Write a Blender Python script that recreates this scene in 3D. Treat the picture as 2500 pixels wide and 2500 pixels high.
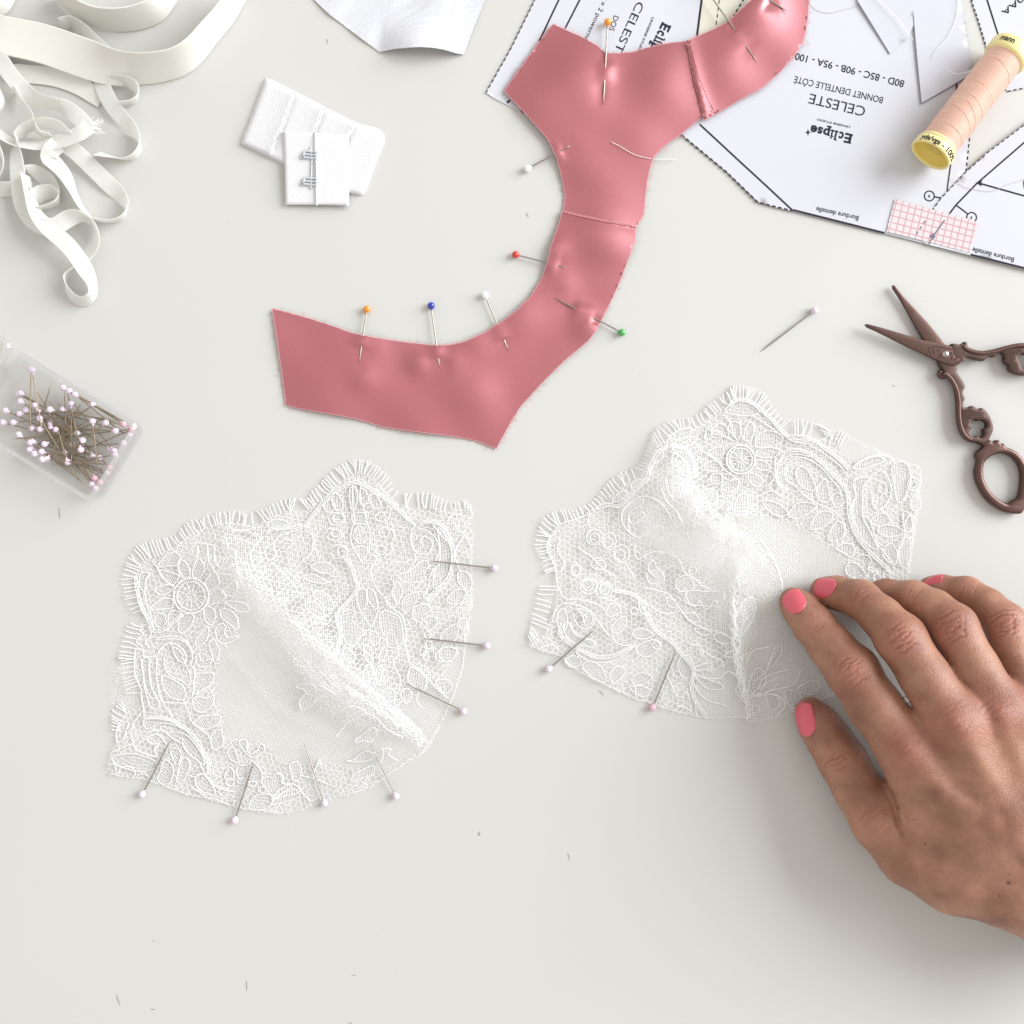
import bpy, bmesh, math, random
import numpy as np
from mathutils import Vector, geometry

for o in list(bpy.data.objects):
    bpy.data.objects.remove(o)
SC = bpy.context.scene
COL = SC.collection
rng = np.random.default_rng(7)
random.seed(7)

# ------------------------------------------------------------------ camera, light, exposure
WIDE = 0.41667            # width of table the picture shows, metres
HC = 0.42                 # camera height above the table
S = WIDE / 2500.0         # metres per photo pixel on the table

cam_d = bpy.data.cameras.new("camera")
cam_d.sensor_width = 36
cam_d.sensor_fit = 'HORIZONTAL'
cam_d.lens = 36 * HC / WIDE
cam_d.clip_start = 0.01
cam_d.clip_end = 20
cam = bpy.data.objects.new("camera", cam_d)
cam.location = (0, 0, HC)
COL.objects.link(cam)
SC.camera = cam

world = bpy.data.worlds.new("World")
SC.world = world
world.use_nodes = True
bg = world.node_tree.nodes["Background"]
bg.inputs[0].default_value = (1.0, 0.960, 0.905, 1)
bg.inputs[1].default_value = 0.87

ld = bpy.data.lights.new("window_light", 'AREA')
ld.shape = 'RECTANGLE'
ld.size = 2.7
ld.size_y = 2.3
ld.energy = 245.0
ld.color = (0.93, 0.97, 1.0)
lamp = bpy.data.objects.new("window_light", ld)
lamp.location = (3.1, 1.2, 1.65)
lamp.rotation_euler = (Vector((-0.02, 0.0, 0)) - lamp.location).to_track_quat('-Z', 'Y').to_euler()
COL.objects.link(lamp)

SC.render.engine = 'CYCLES'
SC.view_settings.view_transform = 'Standard'
SC.view_settings.look = 'None'
SC.view_settings.exposure = 0.04
SC.view_settings.gamma = 1.0
SC.view_settings.use_curve_mapping = False
SC.cycles.transparent_max_bounces = 24
SC.cycles.max_bounces = 14
SC.cycles.diffuse_bounces = 10

# ------------------------------------------------------------------ coordinates
def P(u, v, z=0.0):
    """photo pixel (2500 grid) of a point z mm above the table -> metres"""
    u = np.asarray(u, float); v = np.asarray(v, float); z = np.asarray(z, float) / 1000.0
    k = (HC - z) / HC
    return np.stack([(u - 1250) * S * k, (1250 - v) * S * k, z + 0 * u], -1)

def zoomer(ox, oy, k):
    def f(pts):
        return [(ox + p[0] * k, oy + p[1] * k) + tuple(p[2:]) for p in pts]
    return f
ZA = zoomer(0, 0, .4142);      ZB = zoomer(560, 0, .35197); ZC = zoomer(1180, 0, .42443)
ZD = zoomer(1900, 0, .34169);  ZE = zoomer(0, 780, .24845); ZF = zoomer(640, 480, .49689)
ZG = zoomer(1800, 640, .36232)
L1 = zoomer(240, 1100, .2588); L2 = zoomer(700, 1100, .2795)
L3 = zoomer(240, 1560, .2588); L4 = zoomer(660, 1560, .3002)
R1 = zoomer(1280, 900, .26915); R2 = zoomer(1760, 900, .31063); R3 = zoomer(1280, 1380, .32091)
ZH = zoomer(1840, 1360, .48636)

def smooth(pts, step=6.0, closed=False, jit=0.0):
    """Catmull-Rom through pts, resampled every `step` units (any dimension)"""
    p = np.asarray(pts, float)
    n = len(p)
    if n < 3 and not closed:
        L = np.linalg.norm(p[1] - p[0]); m = max(2, int(L / step) + 1)
        out = p[0] + (p[1] - p[0]) * np.linspace(0, 1, m)[:, None]
    else:
        if closed:
            q = np.vstack([p[-1], p, p[0], p[1]])
        else:
            q = np.vstack([2 * p[0] - p[1], p, 2 * p[-1] - p[-2]])
        segs = []
        for i in range(len(q) - 3):
            a, b, c, d = q[i:i + 4]
            L = np.linalg.norm((c - b)[:2]); m = max(1, int(round(L / step)))
            t = np.linspace(0, 1, m, endpoint=False)[:, None]
            segs.append(0.5 * ((2 * b) + (-a + c) * t + (2 * a - 5 * b + 4 * c - d) * t ** 2 + (-a + 3 * b - 3 * c + d) * t ** 3))
        out = np.vstack(segs)
        if not closed:
            out = np.vstack([out, p[-1]])
    if jit:
        out = out.copy(); out[:, :2] += rng.normal(0, jit, (len(out), 2))
    return out

def inpoly(x, y, poly):
    x = np.asarray(x, float); y = np.asarray(y, float)
    poly = np.asarray(poly, float)
    inside = np.zeros(x.shape, bool)
    bb = (x >= poly[:, 0].min()) & (x <= poly[:, 0].max()) & (y >= poly[:, 1].min()) & (y <= poly[:, 1].max())
    if not bb.any():
        return inside
    xx = x[bb]; yy = y[bb]; r = np.zeros(xx.shape, bool)
    n = len(poly)
    for i in range(n):
        x0, y0 = poly[i, :2]; x1, y1 = poly[(i + 1) % n, :2]
        if y0 == y1:
            continue
        c = ((y0 > yy) != (y1 > yy)) & (xx < (x1 - x0) * (yy - y0) / (y1 - y0) + x0)
        r ^= c
    inside[bb] = r
    return inside

def polydist(x, y, line):
    """distance to a polyline, arc parameter 0..1 and signed side"""
    line = np.asarray(line, float)[:, :2]
    x = np.asarray(x, float); y = np.asarray(y, float)
    best = np.full(x.shape, 1e9); tt = np.zeros(x.shape); side = np.zeros(x.shape)
    L = np.r_[0, np.cumsum(np.linalg.norm(np.diff(line, axis=0), axis=1))]
    for i in range(len(line) - 1):
        ax, ay = line[i]; dx, dy = line[i + 1] - line[i]
        l2 = dx * dx + dy * dy
        if l2 == 0:
            continue
        t = np.clip(((x - ax) * dx + (y - ay) * dy) / l2, 0, 1)
        d = np.hypot(x - ax - t * dx, y - ay - t * dy)
        m = d < best
        best = np.where(m, d, best)
        tt = np.where(m, (L[i] + t * math.sqrt(l2)) / L[-1], tt)
        side = np.where(m, np.sign(dx * (y - ay) - dy * (x - ax)), side)
    return best, tt, side

# ------------------------------------------------------------------ objects
OFF = {}
def tag(o, label=None, cat=None, group=None, kind=None):
    if label: o["label"] = label
    if cat: o["category"] = cat
    if group: o["group"] = group
    if kind: o["kind"] = kind
    return o

def empty(name, loc, label, cat, group=None):
    o = bpy.data.objects.new(name, None)
    o.empty_display_size = 0.01
    o.location = loc
    COL.objects.link(o)
    OFF[o.name] = np.array(loc, float)
    return tag(o, label, cat, group)

def mesh_obj(name, V, F, mat, parent=None, smooth_shade=True, uv=None):
    """V world metres, F list/array of faces"""
    V = np.asarray(V, float)
    if parent is not None:
        off = OFF[parent.name]
    else:
        off = np.array([V[:, 0].mean(), V[:, 1].mean(), V[:, 2].min()])
    me = bpy.data.meshes.new(name)
    me.from_pydata((V - off).tolist(), [], F if isinstance(F, list) else F.tolist())
    if smooth_shade:
        me.polygons.foreach_set("use_smooth", np.ones(len(me.polygons), bool))
    for m in (mat if isinstance(mat, (list, tuple)) else [mat]):
        me.materials.append(m)
    me.update()
    o = bpy.data.objects.new(name, me)
    COL.objects.link(o)
    if parent is not None:
        o.parent = parent
    else:
        o.location = off
    OFF[o.name] = off
    return o

class MB:
    def __init__(s): s.V = []; s.F = []; s.n = 0
    def add(s, V, F):
        V = np.asarray(V, float)
        s.V.append(V)
        s.F += [[i + s.n for i in f] for f in F]
        s.n += len(V)
        return s
    def build(s, name, mat, parent=None, smooth_shade=True):
        return mesh_obj(name, np.vstack(s.V), s.F, mat, parent, smooth_shade)

def tube(pts, r, n=6, caps=True):
    """pts Nx3 metres, r radius metres (scalar or per point)"""
    p = np.asarray(pts, float); m = len(p)
    r = np.broadcast_to(np.asarray(r, float), (m,))
    d = np.gradient(p, axis=0); d /= np.linalg.norm(d, axis=1, keepdims=True) + 1e-12
    up = np.array([0, 0, 1.0])
    side = np.cross(d, up); sl = np.linalg.norm(side, axis=1, keepdims=True)
    side = np.where(sl > 1e-3, side / (sl + 1e-12), np.array([[1.0, 0, 0]]))
    u2 = np.cross(side, d)
    a = np.linspace(0, 2 * math.pi, n, endpoint=False) + math.pi / 2
    V = (p[:, None, :] + r[:, None, None] * (np.cos(a)[None, :, None] * side[:, None, :] + np.sin(a)[None, :, None] * u2[:, None, :])).reshape(-1, 3)
    F = [[i * n + j, i * n + (j + 1) % n, (i + 1) * n + (j + 1) % n, (i + 1) * n + j] for i in range(m - 1) for j in range(n)]
    if caps:
        F.append([j for j in range(n)][::-1]); F.append([(m - 1) * n + j for j in range(n)])
    return V, F

def prisms(A, B, r):
    """many short three-sided threads from A to B (Nx3)"""
    d = B - A; d /= np.linalg.norm(d, axis=1, keepdims=True) + 1e-12
    side = np.cross(d, [0, 0, 1.0]); side /= np.linalg.norm(side, axis=1, keepdims=True) + 1e-12
    u = np.cross(side, d)
    r = np.broadcast_to(np.asarray(r, float), (len(A),))[:, None]
    ring = [0.30 * r * u, -r * side - 0.12 * r * u, r * side - 0.12 * r * u]      # a flattened yarn
    V = np.stack([A + ring[0], A + ring[1], A + ring[2], B + ring[0], B + ring[1], B + ring[2]], 1).reshape(-1, 3)
    k = np.arange(len(A))[:, None, None] * 6
    F = (np.array([[0, 1, 4, 3], [1, 2, 5, 4], [2, 0, 3, 5]])[None] + k).reshape(-1, 4)
    return V, F

def resample_loop(loop, step):
    p = np.asarray(loop, float)[:, :2]
    q = np.vstack([p, p[:1]])
    out = []
    for i in range(len(p)):
        L = np.linalg.norm(q[i + 1] - q[i]); m = max(1, int(round(L / step)))
        out.append(q[i] + (q[i + 1] - q[i]) * (np.arange(m) / m)[:, None])
    return np.vstack(out)

def tri_region(loop, step):
    """triangulated grid of a photo-space outline -> pts2d, tris, boundary count"""
    b = resample_loop(loop, step)
    x0, y0 = b.min(0); x1, y1 = b.max(0)
    gx, gy = np.meshgrid(np.arange(x0 + step / 2, x1, step), np.arange(y0 + step / 2, y1, step * .866))
    gx = gx + (np.arange(gx.shape[0]) % 2)[:, None] * step / 2
    gx = gx.ravel(); gy = gy.ravel()
    m = inpoly(gx, gy, b)
    gx = gx[m]; gy = gy[m]
    d, _, _ = polydist(gx, gy, np.vstack([b, b[:1]]))
    m = d > step * 0.55
    pts = np.vstack([b, np.stack([gx[m], gy[m]], 1)])
    nb = len(b)
    vs = [Vector((float(a), float(c))) for a, c in pts]
    ed = [(i, (i + 1) % nb) for i in range(nb)]
    r = geometry.delaunay_2d_cdt(vs, ed, [], 0, 1e-6)
    v2 = np.array([tuple(q) for q in r[0]])
    tr = np.array([t for t in r[2]])
    c = v2[tr].mean(1)
    tr = tr[inpoly(c[:, 0], c[:, 1], b)]
    return v2, tr

def sheet(loop, zf, thick, step):
    """solid cloth / paper: outline in photo pixels, zf(u,v) top height in mm, thick mm"""
    v2, tr = tri_region(loop, step)
    z = zf(v2[:, 0], v2[:, 1])
    top = P(v2[:, 0], v2[:, 1], z)
    bot = top - np.array([0, 0, thick / 1000.0])
    n = len(v2)
    a, b, c = v2[tr[:, 0]], v2[tr[:, 1]], v2[tr[:, 2]]
    cr = (b - a)[:, 0] * (c - a)[:, 1] - (b - a)[:, 1] * (c - a)[:, 0]
    tr = np.where((cr > 0)[:, None], tr[:, ::-1], tr)      # photo v runs down: this gives +z normals
    F = tr.tolist() + (tr[:, ::-1] + n).tolist()
    e = np.vstack([tr[:, [0, 1]], tr[:, [1, 2]], tr[:, [2, 0]]])
    key = e[:, 0] * (n + 1) + e[:, 1]; rev = e[:, 1] * (n + 1) + e[:, 0]
    be = e[~np.isin(key, rev)]
    ids = np.unique(be); mp = {int(q): 2 * n + k for k, q in enumerate(ids)}; m = len(ids)
    F += [[mp[int(j)], mp[int(i)], mp[int(i)] + m, mp[int(j)] + m] for i, j in be]
    return np.vstack([top, bot, top[ids], bot[ids]]), F

def strip(pts, w, zf, dz, t=0.02):
    """flat printed line of width w px along photo points, lying dz mm above zf"""
    p = smooth(pts, 8) if len(pts) > 2 else smooth(pts, 14)
    p = p[:, :2]
    d = np.gradient(p, axis=0); d /= np.linalg.norm(d, axis=1, keepdims=True) + 1e-12
    nrm = np.stack([-d[:, 1], d[:, 0]], 1) * w / 2
    a = p + nrm; b = p - nrm
    A = P(a[:, 0], a[:, 1], zf(p[:, 0], p[:, 1]) + dz); B = P(b[:, 0], b[:, 1], zf(p[:, 0], p[:, 1]) + dz)
    m = len(p)
    return np.vstack([A, B]), [[i, i + 1, m + i + 1, m + i] for i in range(m - 1)]

def straight(pts):
    out = []
    for i in range(len(pts) - 1):
        out.append([pts[i], pts[i + 1]])
    return out

def dashes(pts, on, off):
    p = np.asarray(pts, float)
    L = np.r_[0, np.cumsum(np.linalg.norm(np.diff(p, axis=0), axis=1))]
    out = []; s = 0
    while s < L[-1]:
        e = min(s + on, L[-1])
        f = lambda q: (np.interp(q, L, p[:, 0]), np.interp(q, L, p[:, 1]))
        out.append([f(s), f(e)]); s += on + off
    return out

# ------------------------------------------------------------------ materials
def srgb(r, g, b):
    f = lambda c: (c / 255 / 12.92) if c / 255 <= 0.04045 else ((c / 255 + 0.055) / 1.055) ** 2.4
    return (f(r), f(g), f(b), 1)

def new_mat(name):
    m = bpy.data.materials.new(name); m.use_nodes = True
    nt = m.node_tree
    return m, nt, nt.nodes["Principled BSDF"], nt.nodes["Material Output"]

def N(nt, t, **kw):
    n = nt.nodes.new(t)
    for k, v in kw.items(): setattr(n, k, v)
    return n

def mat_basic(name, col, rough=0.5, var=0.06, vscale=60, bump=0.0, bscale=2500, spec=0.5, metal=0.0, col2=None, bdist=0.0001, **inp):
    m, nt, b, out = new_mat(name)
    tc = N(nt, 'ShaderNodeTexCoord')
    nz = N(nt, 'ShaderNodeTexNoise'); nz.inputs['Scale'].default_value = vscale; nz.inputs['Detail'].default_value = 5
    nt.links.new(tc.outputs['Object'], nz.inputs['Vector'])
    mx = N(nt, 'ShaderNodeMix', data_type='RGBA')
    c = np.array(col[:3]) * 0.89
    if col2 is not None: col2 = np.array(col2[:3]) * 0.89
    mx.inputs[6].default_value = tuple(np.clip(c * (1 - var), 0, 1)) + (1,)
    mx.inputs[7].default_value = (tuple(np.clip(c * (1 + var), 0, 1)) if col2 is None else tuple(col2[:3])) + (1,)
    nt.links.new(nz.outputs['Fac'], mx.inputs[0])
    nt.links.new(mx.outputs[2], b.inputs['Base Color'])
    b.inputs['Roughness'].default_value = rough
    b.inputs['Metallic'].default_value = metal
    b.inputs['Specular IOR Level'].default_value = spec
    for k, v in inp.items():
        b.inputs[k.replace('_', ' ')].default_value = v
    if bump:
        n2 = N(nt, 'ShaderNodeTexNoise'); n2.inputs['Scale'].default_value = bscale; n2.inputs['Detail'].default_value = 3
        nt.links.new(tc.outputs['Object'], n2.inputs['Vector'])
        bp = N(nt, 'ShaderNodeBump'); bp.inputs['Strength'].default_value = bump; bp.inputs['Distance'].default_value = bdist
        nt.links.new(n2.outputs['Fac'], bp.inputs['Height'])
        nt.links.new(bp.outputs['Normal'], b.inputs['Normal'])
    return m

def mat_thread(name, col, trans=0.35):
    m, nt, b, out = new_mat(name)
    nt.nodes.remove(b)
    d = N(nt, 'ShaderNodeBsdfDiffuse'); t = N(nt, 'ShaderNodeBsdfTranslucent'); mx = N(nt, 'ShaderNodeMixShader')
    tc = N(nt, 'ShaderNodeTexCoord'); nz = N(nt, 'ShaderNodeTexNoise'); nz.inputs['Scale'].default_value = 900
    nt.links.new(tc.outputs['Object'], nz.inputs['Vector'])
    cr = N(nt, 'ShaderNodeMix', data_type='RGBA')
    cr.inputs[6].default_value = tuple(np.array(col[:3]) * 0.94) + (1,); cr.inputs[7].default_value = tuple(np.minimum(np.array(col[:3]) * 1.04, 1)) + (1,)
    nt.links.new(nz.outputs['Fac'], cr.inputs[0])
    nt.links.new(cr.outputs[2], d.inputs['Color']); nt.links.new(cr.outputs[2], t.inputs['Color'])
    mx.inputs[0].default_value = trans
    nt.links.new(d.outputs[0], mx.inputs[1]); nt.links.new(t.outputs[0], mx.inputs[2])
    nt.links.new(mx.outputs[0], out.inputs['Surface'])
    return m

M = {}
M['table'] = mat_basic('table_paint', srgb(203, 202, 199), 0.42, 0.012, 14, bump=0.10, bscale=700, spec=0.35, bdist=0.00008)
M['lace'] = mat_thread('lace_cotton', (0.985, 0.985, 0.985, 1), 0.22)
M['net'] = mat_thread('net_thread', (0.985, 0.985, 0.985, 1), 0.5)
M['elastic'] = mat_basic('ivory_elastic', srgb(228, 227, 220), 0.75, 0.02, 120, bump=0.25, bscale=1800, spec=0.2, bdist=0.0002)
M['elastic_white'] = mat_thread('white_elastic', (0.87, 0.87, 0.845, 1), 0.45)
M['fleece'] = mat_basic('white_fleece', srgb(220, 220, 223), 0.9, 0.03, 300, bump=0.35, bscale=1100, spec=0.1, bdist=0.0005)
M['tape_white'] = mat_basic('white_tape', srgb(222, 222, 225), 0.6, 0.015, 200, bump=0.3, bscale=1800, spec=0.3, bdist=0.0003)
M['paper'] = mat_basic('printer_paper', srgb(207, 208, 216), 0.85, 0.01, 40, bump=0.08, bscale=1500, spec=0.15)
M['paper_cream'] = mat_basic('cream_paper', srgb(216, 214, 200), 0.85, 0.015, 40, bump=0.08, bscale=1500, spec=0.15)
M['tracing'] = mat_basic('tracing_paper', srgb(204, 205, 214), 0.8, 0.01, 40, bump=0.05, bscale=900, spec=0.2)
M['ink'] = mat_basic('printer_ink', srgb(48, 46, 60), 0.8, 0.15, 2000, spec=0.1)
M['ink_soft'] = mat_basic('grey_ink', srgb(120, 116, 128), 0.8, 0.1, 2000, spec=0.1)
M['ink_red'] = mat_basic('dark_red_ink', srgb(96, 40, 46), 0.8, 0.1, 2000, spec=0.1)
M['washi'] = mat_basic('washi_tape', srgb(214, 204, 206), 0.7, 0.01, 60, spec=0.2)
M['washi_line'] = mat_basic('washi_pink_line', srgb(206, 156, 170), 0.8, 0.08, 800, spec=0.2)
M['steel'] = mat_basic('pin_steel', srgb(168, 160, 150), 0.30, 0.02, 300, metal=0.85)
M['steel_warm'] = mat_basic('pin_steel_warm', srgb(160, 144, 122), 0.33, 0.03, 300, metal=0.8)
M['screw'] = mat_basic('screw_steel', srgb(190, 182, 176), 0.3, 0.05, 900, metal=1.0)
M['scissor'] = mat_basic('bronze_brown_metal', srgb(100, 76, 70), 0.37, 0.14, 260, bump=0.35, bscale=1500, metal=0.72, spec=0.5, bdist=0.00012)
M['scale'] = mat_basic('bronze_brown_relief', srgb(92, 70, 64), 0.48, 0.12, 260, bump=0.3, bscale=1500, metal=0.55, spec=0.5, bdist=0.00012)
for k, c in dict(lilac=(226, 208, 226), orange=(236, 150, 34), white=(246, 246, 244), red=(206, 52, 34), blue=(24, 48, 168), green=(70, 168, 84), pink=(222, 176, 190)).items():
    M['head_' + k] = mat_basic('pearl_head_' + k, srgb(*c), 0.14, 0.02, 200, spec=0.6, Coat_Weight=0.5, Coat_Roughness=0.05)
M['spool'] = mat_basic('pale_yellow_plastic', srgb(246, 232, 166), 0.32, 0.02, 60, spec=0.5, Subsurface_Weight=0.15, Subsurface_Radius=(0.004, 0.003, 0.0015))
M['spool_in'] = mat_basic('yellow_plastic_core', srgb(238, 214, 110), 0.3, 0.03, 60, spec=0.5)
M['peach'] = mat_basic('peach_thread', srgb(238, 188, 164), 0.5, 0.06, 500, bump=0.2, bscale=5000, spec=0.45, Sheen_Weight=0.3)
def streak(m, ang, k):
    nt = m.node_tree; nz = [n for n in nt.nodes if n.type == 'TEX_NOISE'][0]; tc = [n for n in nt.nodes if n.type == 'TEX_COORD'][0]
    r1 = N(nt, 'ShaderNodeMapping'); r1.inputs['Rotation'].default_value = (0, 0, -ang)
    r2 = N(nt, 'ShaderNodeMapping'); r2.inputs['Scale'].default_value = (k, .08, .08)
    nt.links.new(tc.outputs['Object'], r1.inputs[0]); nt.links.new(r1.outputs[0], r2.inputs[0]); nt.links.new(r2.outputs[0], nz.inputs['Vector'])
M['peach'] = mat_basic('peach_thread', srgb(232, 178, 154), 0.42, 0.08, 900, spec=0.6, col2=srgb(252, 214, 196), Sheen_Weight=0.3)
streak(M['peach'], math.radians(52.5), 2.2)
M['speck'] = mat_basic('dark_lint', srgb(140, 132, 124), 0.9, 0.2, 500, spec=0.1)
M['nail'] = mat_basic('coral_nail_polish', srgb(216, 92, 108), 0.3, 0.04, 300, spec=0.5, Coat_Weight=0.25, Coat_Roughness=0.15)
M['thread_white'] = mat_thread('white_thread', (0.95, 0.94, 0.93, 1), 0.3)
M['thread_pink'] = mat_thread('pink_thread', srgb(236, 178, 184), 0.2)
M['thread_pale'] = mat_thread('pale_thread', srgb(226, 212, 220), 0.3)

def mat_satin():
    m, nt, b, out = new_mat('pink_satin')
    tc = N(nt, 'ShaderNodeTexCoord')
    b.inputs['Roughness'].default_value = 0.38
    b.inputs['Metallic'].default_value = 0.4
    b.inputs['Coat Weight'].default_value = 0.7
    b.inputs['Coat Roughness'].default_value = 0.40
    b.inputs['Coat IOR'].default_value = 1.6
    b.inputs['Specular IOR Level'].default_value = 1.0
    b.inputs['Specular Tint'].default_value = (1.0, 0.88, 0.94, 1)
    b.inputs['Anisotropic'].default_value = 0.85
    tg = N(nt, 'ShaderNodeTangent'); tg.direction_type = 'UV_MAP'; tg.uv_map = 'UVMap'
    nt.links.new(tg.outputs[0], b.inputs['Tangent'])
    nz = N(nt, 'ShaderNodeTexNoise'); nz.inputs['Scale'].default_value = 2300; nz.inputs['Detail'].default_value = 2
    mp = N(nt, 'ShaderNodeMapping'); mp.inputs['Scale'].default_value = (1, 0.3, 1); mp.inputs['Rotation'].default_value = (0, 0, 0.6)
    nt.links.new(tc.outputs['Object'], mp.inputs[0]); nt.links.new(mp.outputs[0], nz.inputs['Vector'])
    mx = N(nt, 'ShaderNodeMix', data_type='RGBA')
    mx.inputs[6].default_value = srgb(152, 75, 82); mx.inputs[7].default_value = srgb(163, 85, 91)
    nt.links.new(nz.outputs['Fac'], mx.inputs[0]); nt.links.new(mx.outputs[2], b.inputs['Base Color'])
    bp = N(nt, 'ShaderNodeBump'); bp.inputs['Strength'].default_value = 0.14; bp.inputs['Distance'].default_value = 0.00012
    nt.links.new(nz.outputs['Fac'], bp.inputs['Height']); nt.links.new(bp.outputs[0], b.inputs['Normal'])
    return m
M['satin'] = mat_satin()

def mat_plastic():
    m, nt, b, out = new_mat('clear_plastic')
    nt.nodes.remove(b)
    lw = N(nt, 'ShaderNodeLayerWeight'); lw.inputs['Blend'].default_value = 0.32
    tr = N(nt, 'ShaderNodeBsdfTransparent'); tr.inputs['Color'].default_value = (0.99, 0.99, 0.985, 1)
    gl = N(nt, 'ShaderNodeBsdfGlossy'); gl.inputs['Roughness'].default_value = 0.06; gl.inputs['Color'].default_value = (0.95, 0.96, 1, 1)
    df = N(nt, 'ShaderNodeBsdfTranslucent'); df.inputs['Color'].default_value = (0.95, 0.96, 0.98, 1)
    m2 = N(nt, 'ShaderNodeMixShader'); m2.inputs[0].default_value = 0.45
    mx = N(nt, 'ShaderNodeMixShader')
    tc = N(nt, 'ShaderNodeTexCoord'); nz = N(nt, 'ShaderNodeTexNoise'); nz.inputs['Scale'].default_value = 140; nz.inputs['Detail'].default_value = 4
    nt.links.new(tc.outputs['Object'], nz.inputs['Vector'])
    mul = N(nt, 'ShaderNodeMath', operation='MULTIPLY_ADD'); mul.inputs[1].default_value = 0.04
    nt.links.new(nz.outputs['Fac'], mul.inputs[0])
    sc = N(nt, 'ShaderNodeMath', operation='MULTIPLY'); sc.inputs[1].default_value = 0.30
    nt.links.new(lw.outputs['Facing'], sc.inputs[0]); nt.links.new(sc.outputs[0], mul.inputs[2])
    nt.links.new(gl.outputs[0], m2.inputs[1]); nt.links.new(df.outputs[0], m2.inputs[2])
    nt.links.new(mul.outputs[0], mx.inputs[0]); nt.links.new(tr.outputs[0], mx.inputs[1]); nt.links.new(m2.outputs[0], mx.inputs[2])
    nt.links.new(mx.outputs[0], out.inputs['Surface'])
    return m
M['plastic'] = mat_plastic()
M['plastic_edge'] = M['plastic'].copy(); M['plastic_edge'].name = 'clear_plastic_edge'
for n_ in M['plastic_edge'].node_tree.nodes:
    if n_.type == 'MATH' and n_.operation == 'MULTIPLY_ADD': n_.inputs[1].default_value = 0.9


def mat_mesh_fabric():
    """semi-sheer white power mesh: tiny holes by alpha on a real sheet"""
    m, nt, b, out = new_mat('white_power_mesh')
    b.inputs['Base Color'].default_value = (0.60, 0.605, 0.65, 1); b.inputs['Roughness'].default_value = 0.7
    tc = N(nt, 'ShaderNodeTexCoord')
    vo = N(nt, 'ShaderNodeTexVoronoi'); vo.inputs['Scale'].default_value = 1500; vo.inputs['Randomness'].default_value = 0.35
    nt.links.new(tc.outputs['Object'], vo.inputs['Vector'])
    bp = N(nt, 'ShaderNodeBump'); bp.inputs['Strength'].default_value = 0.35; bp.inputs['Distance'].default_value = 0.00025
    nt.links.new(vo.outputs['Distance'], bp.inputs['Height']); nt.links.new(bp.outputs[0], b.inputs['Normal'])
    rp = N(nt, 'ShaderNodeMapRange'); rp.inputs[1].default_value = 0.0; rp.inputs[2].default_value = 0.35; rp.inputs[3].default_value = 0.45; rp.inputs[4].default_value = 1.0
    nt.links.new(vo.outputs['Distance'], rp.inputs[0]); nt.links.new(rp.outputs[0], b.inputs['Alpha'])
    return m
M['mesh'] = mat_mesh_fabric()

# ------------------------------------------------------------------ the table
def table():
    bm = bmesh.new(); bmesh.ops.create_cube(bm, size=1)
    for v in bm.verts:
        v.co = Vector((v.co.x * 1.3, v.co.y * 1.0, (v.co.z - 0.5) * 0.03))
    me = bpy.data.meshes.new('table_top'); bm.to_mesh(me); bm.free()
    me.materials.append(M['table'])
    o = bpy.data.objects.new('table_top', me); COL.objects.link(o)
    tag(o, 'off-white painted table top that everything lies on', 'table', kind='structure')
table()
# ------------------------------------------------------------------ pattern papers with printed lines and writing
_cap = {}
def glyphs(s, bold=0.0):
    cu = bpy.data.curves.new('t', 'FONT'); cu.body = s; cu.size = 1.0; cu.offset = bold; cu.resolution_u = 5
    ob = bpy.data.objects.new('t', cu); COL.objects.link(ob)
    dg = bpy.context.evaluated_depsgraph_get(); dg.update()
    me = bpy.data.meshes.new_from_object(ob.evaluated_get(dg))
    V = np.zeros(len(me.vertices) * 3); me.vertices.foreach_get('co', V); V = V.reshape(-1, 3)[:, :2]
    F = [list(p.vertices) for p in me.polygons]
    bpy.data.objects.remove(ob); bpy.data.curves.remove(cu); bpy.data.meshes.remove(me)
    return V, F
def cap_h():
    if 'c' not in _cap:
        V, _ = glyphs('H'); _cap['c'] = V[:, 1].max()
    return _cap['c']

def text_px(s, start, end, cap, bold=0.0):
    """glyph outlines laid from start to end (photo px) with cap height px -> 2-D verts, faces"""
    V, F = glyphs(s, bold)
    x = (V[:, 0] - V[:, 0].min()) / (V[:, 0].max() - V[:, 0].min()); y = V[:, 1] / cap_h()
    a = np.array(start, float); b = np.array(end, float); d = (b - a) / np.linalg.norm(b - a)
    up = np.array([d[1], -d[0]])
    return a + x[:, None] * (b - a) + y[:, None] * cap * up, F

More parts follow.
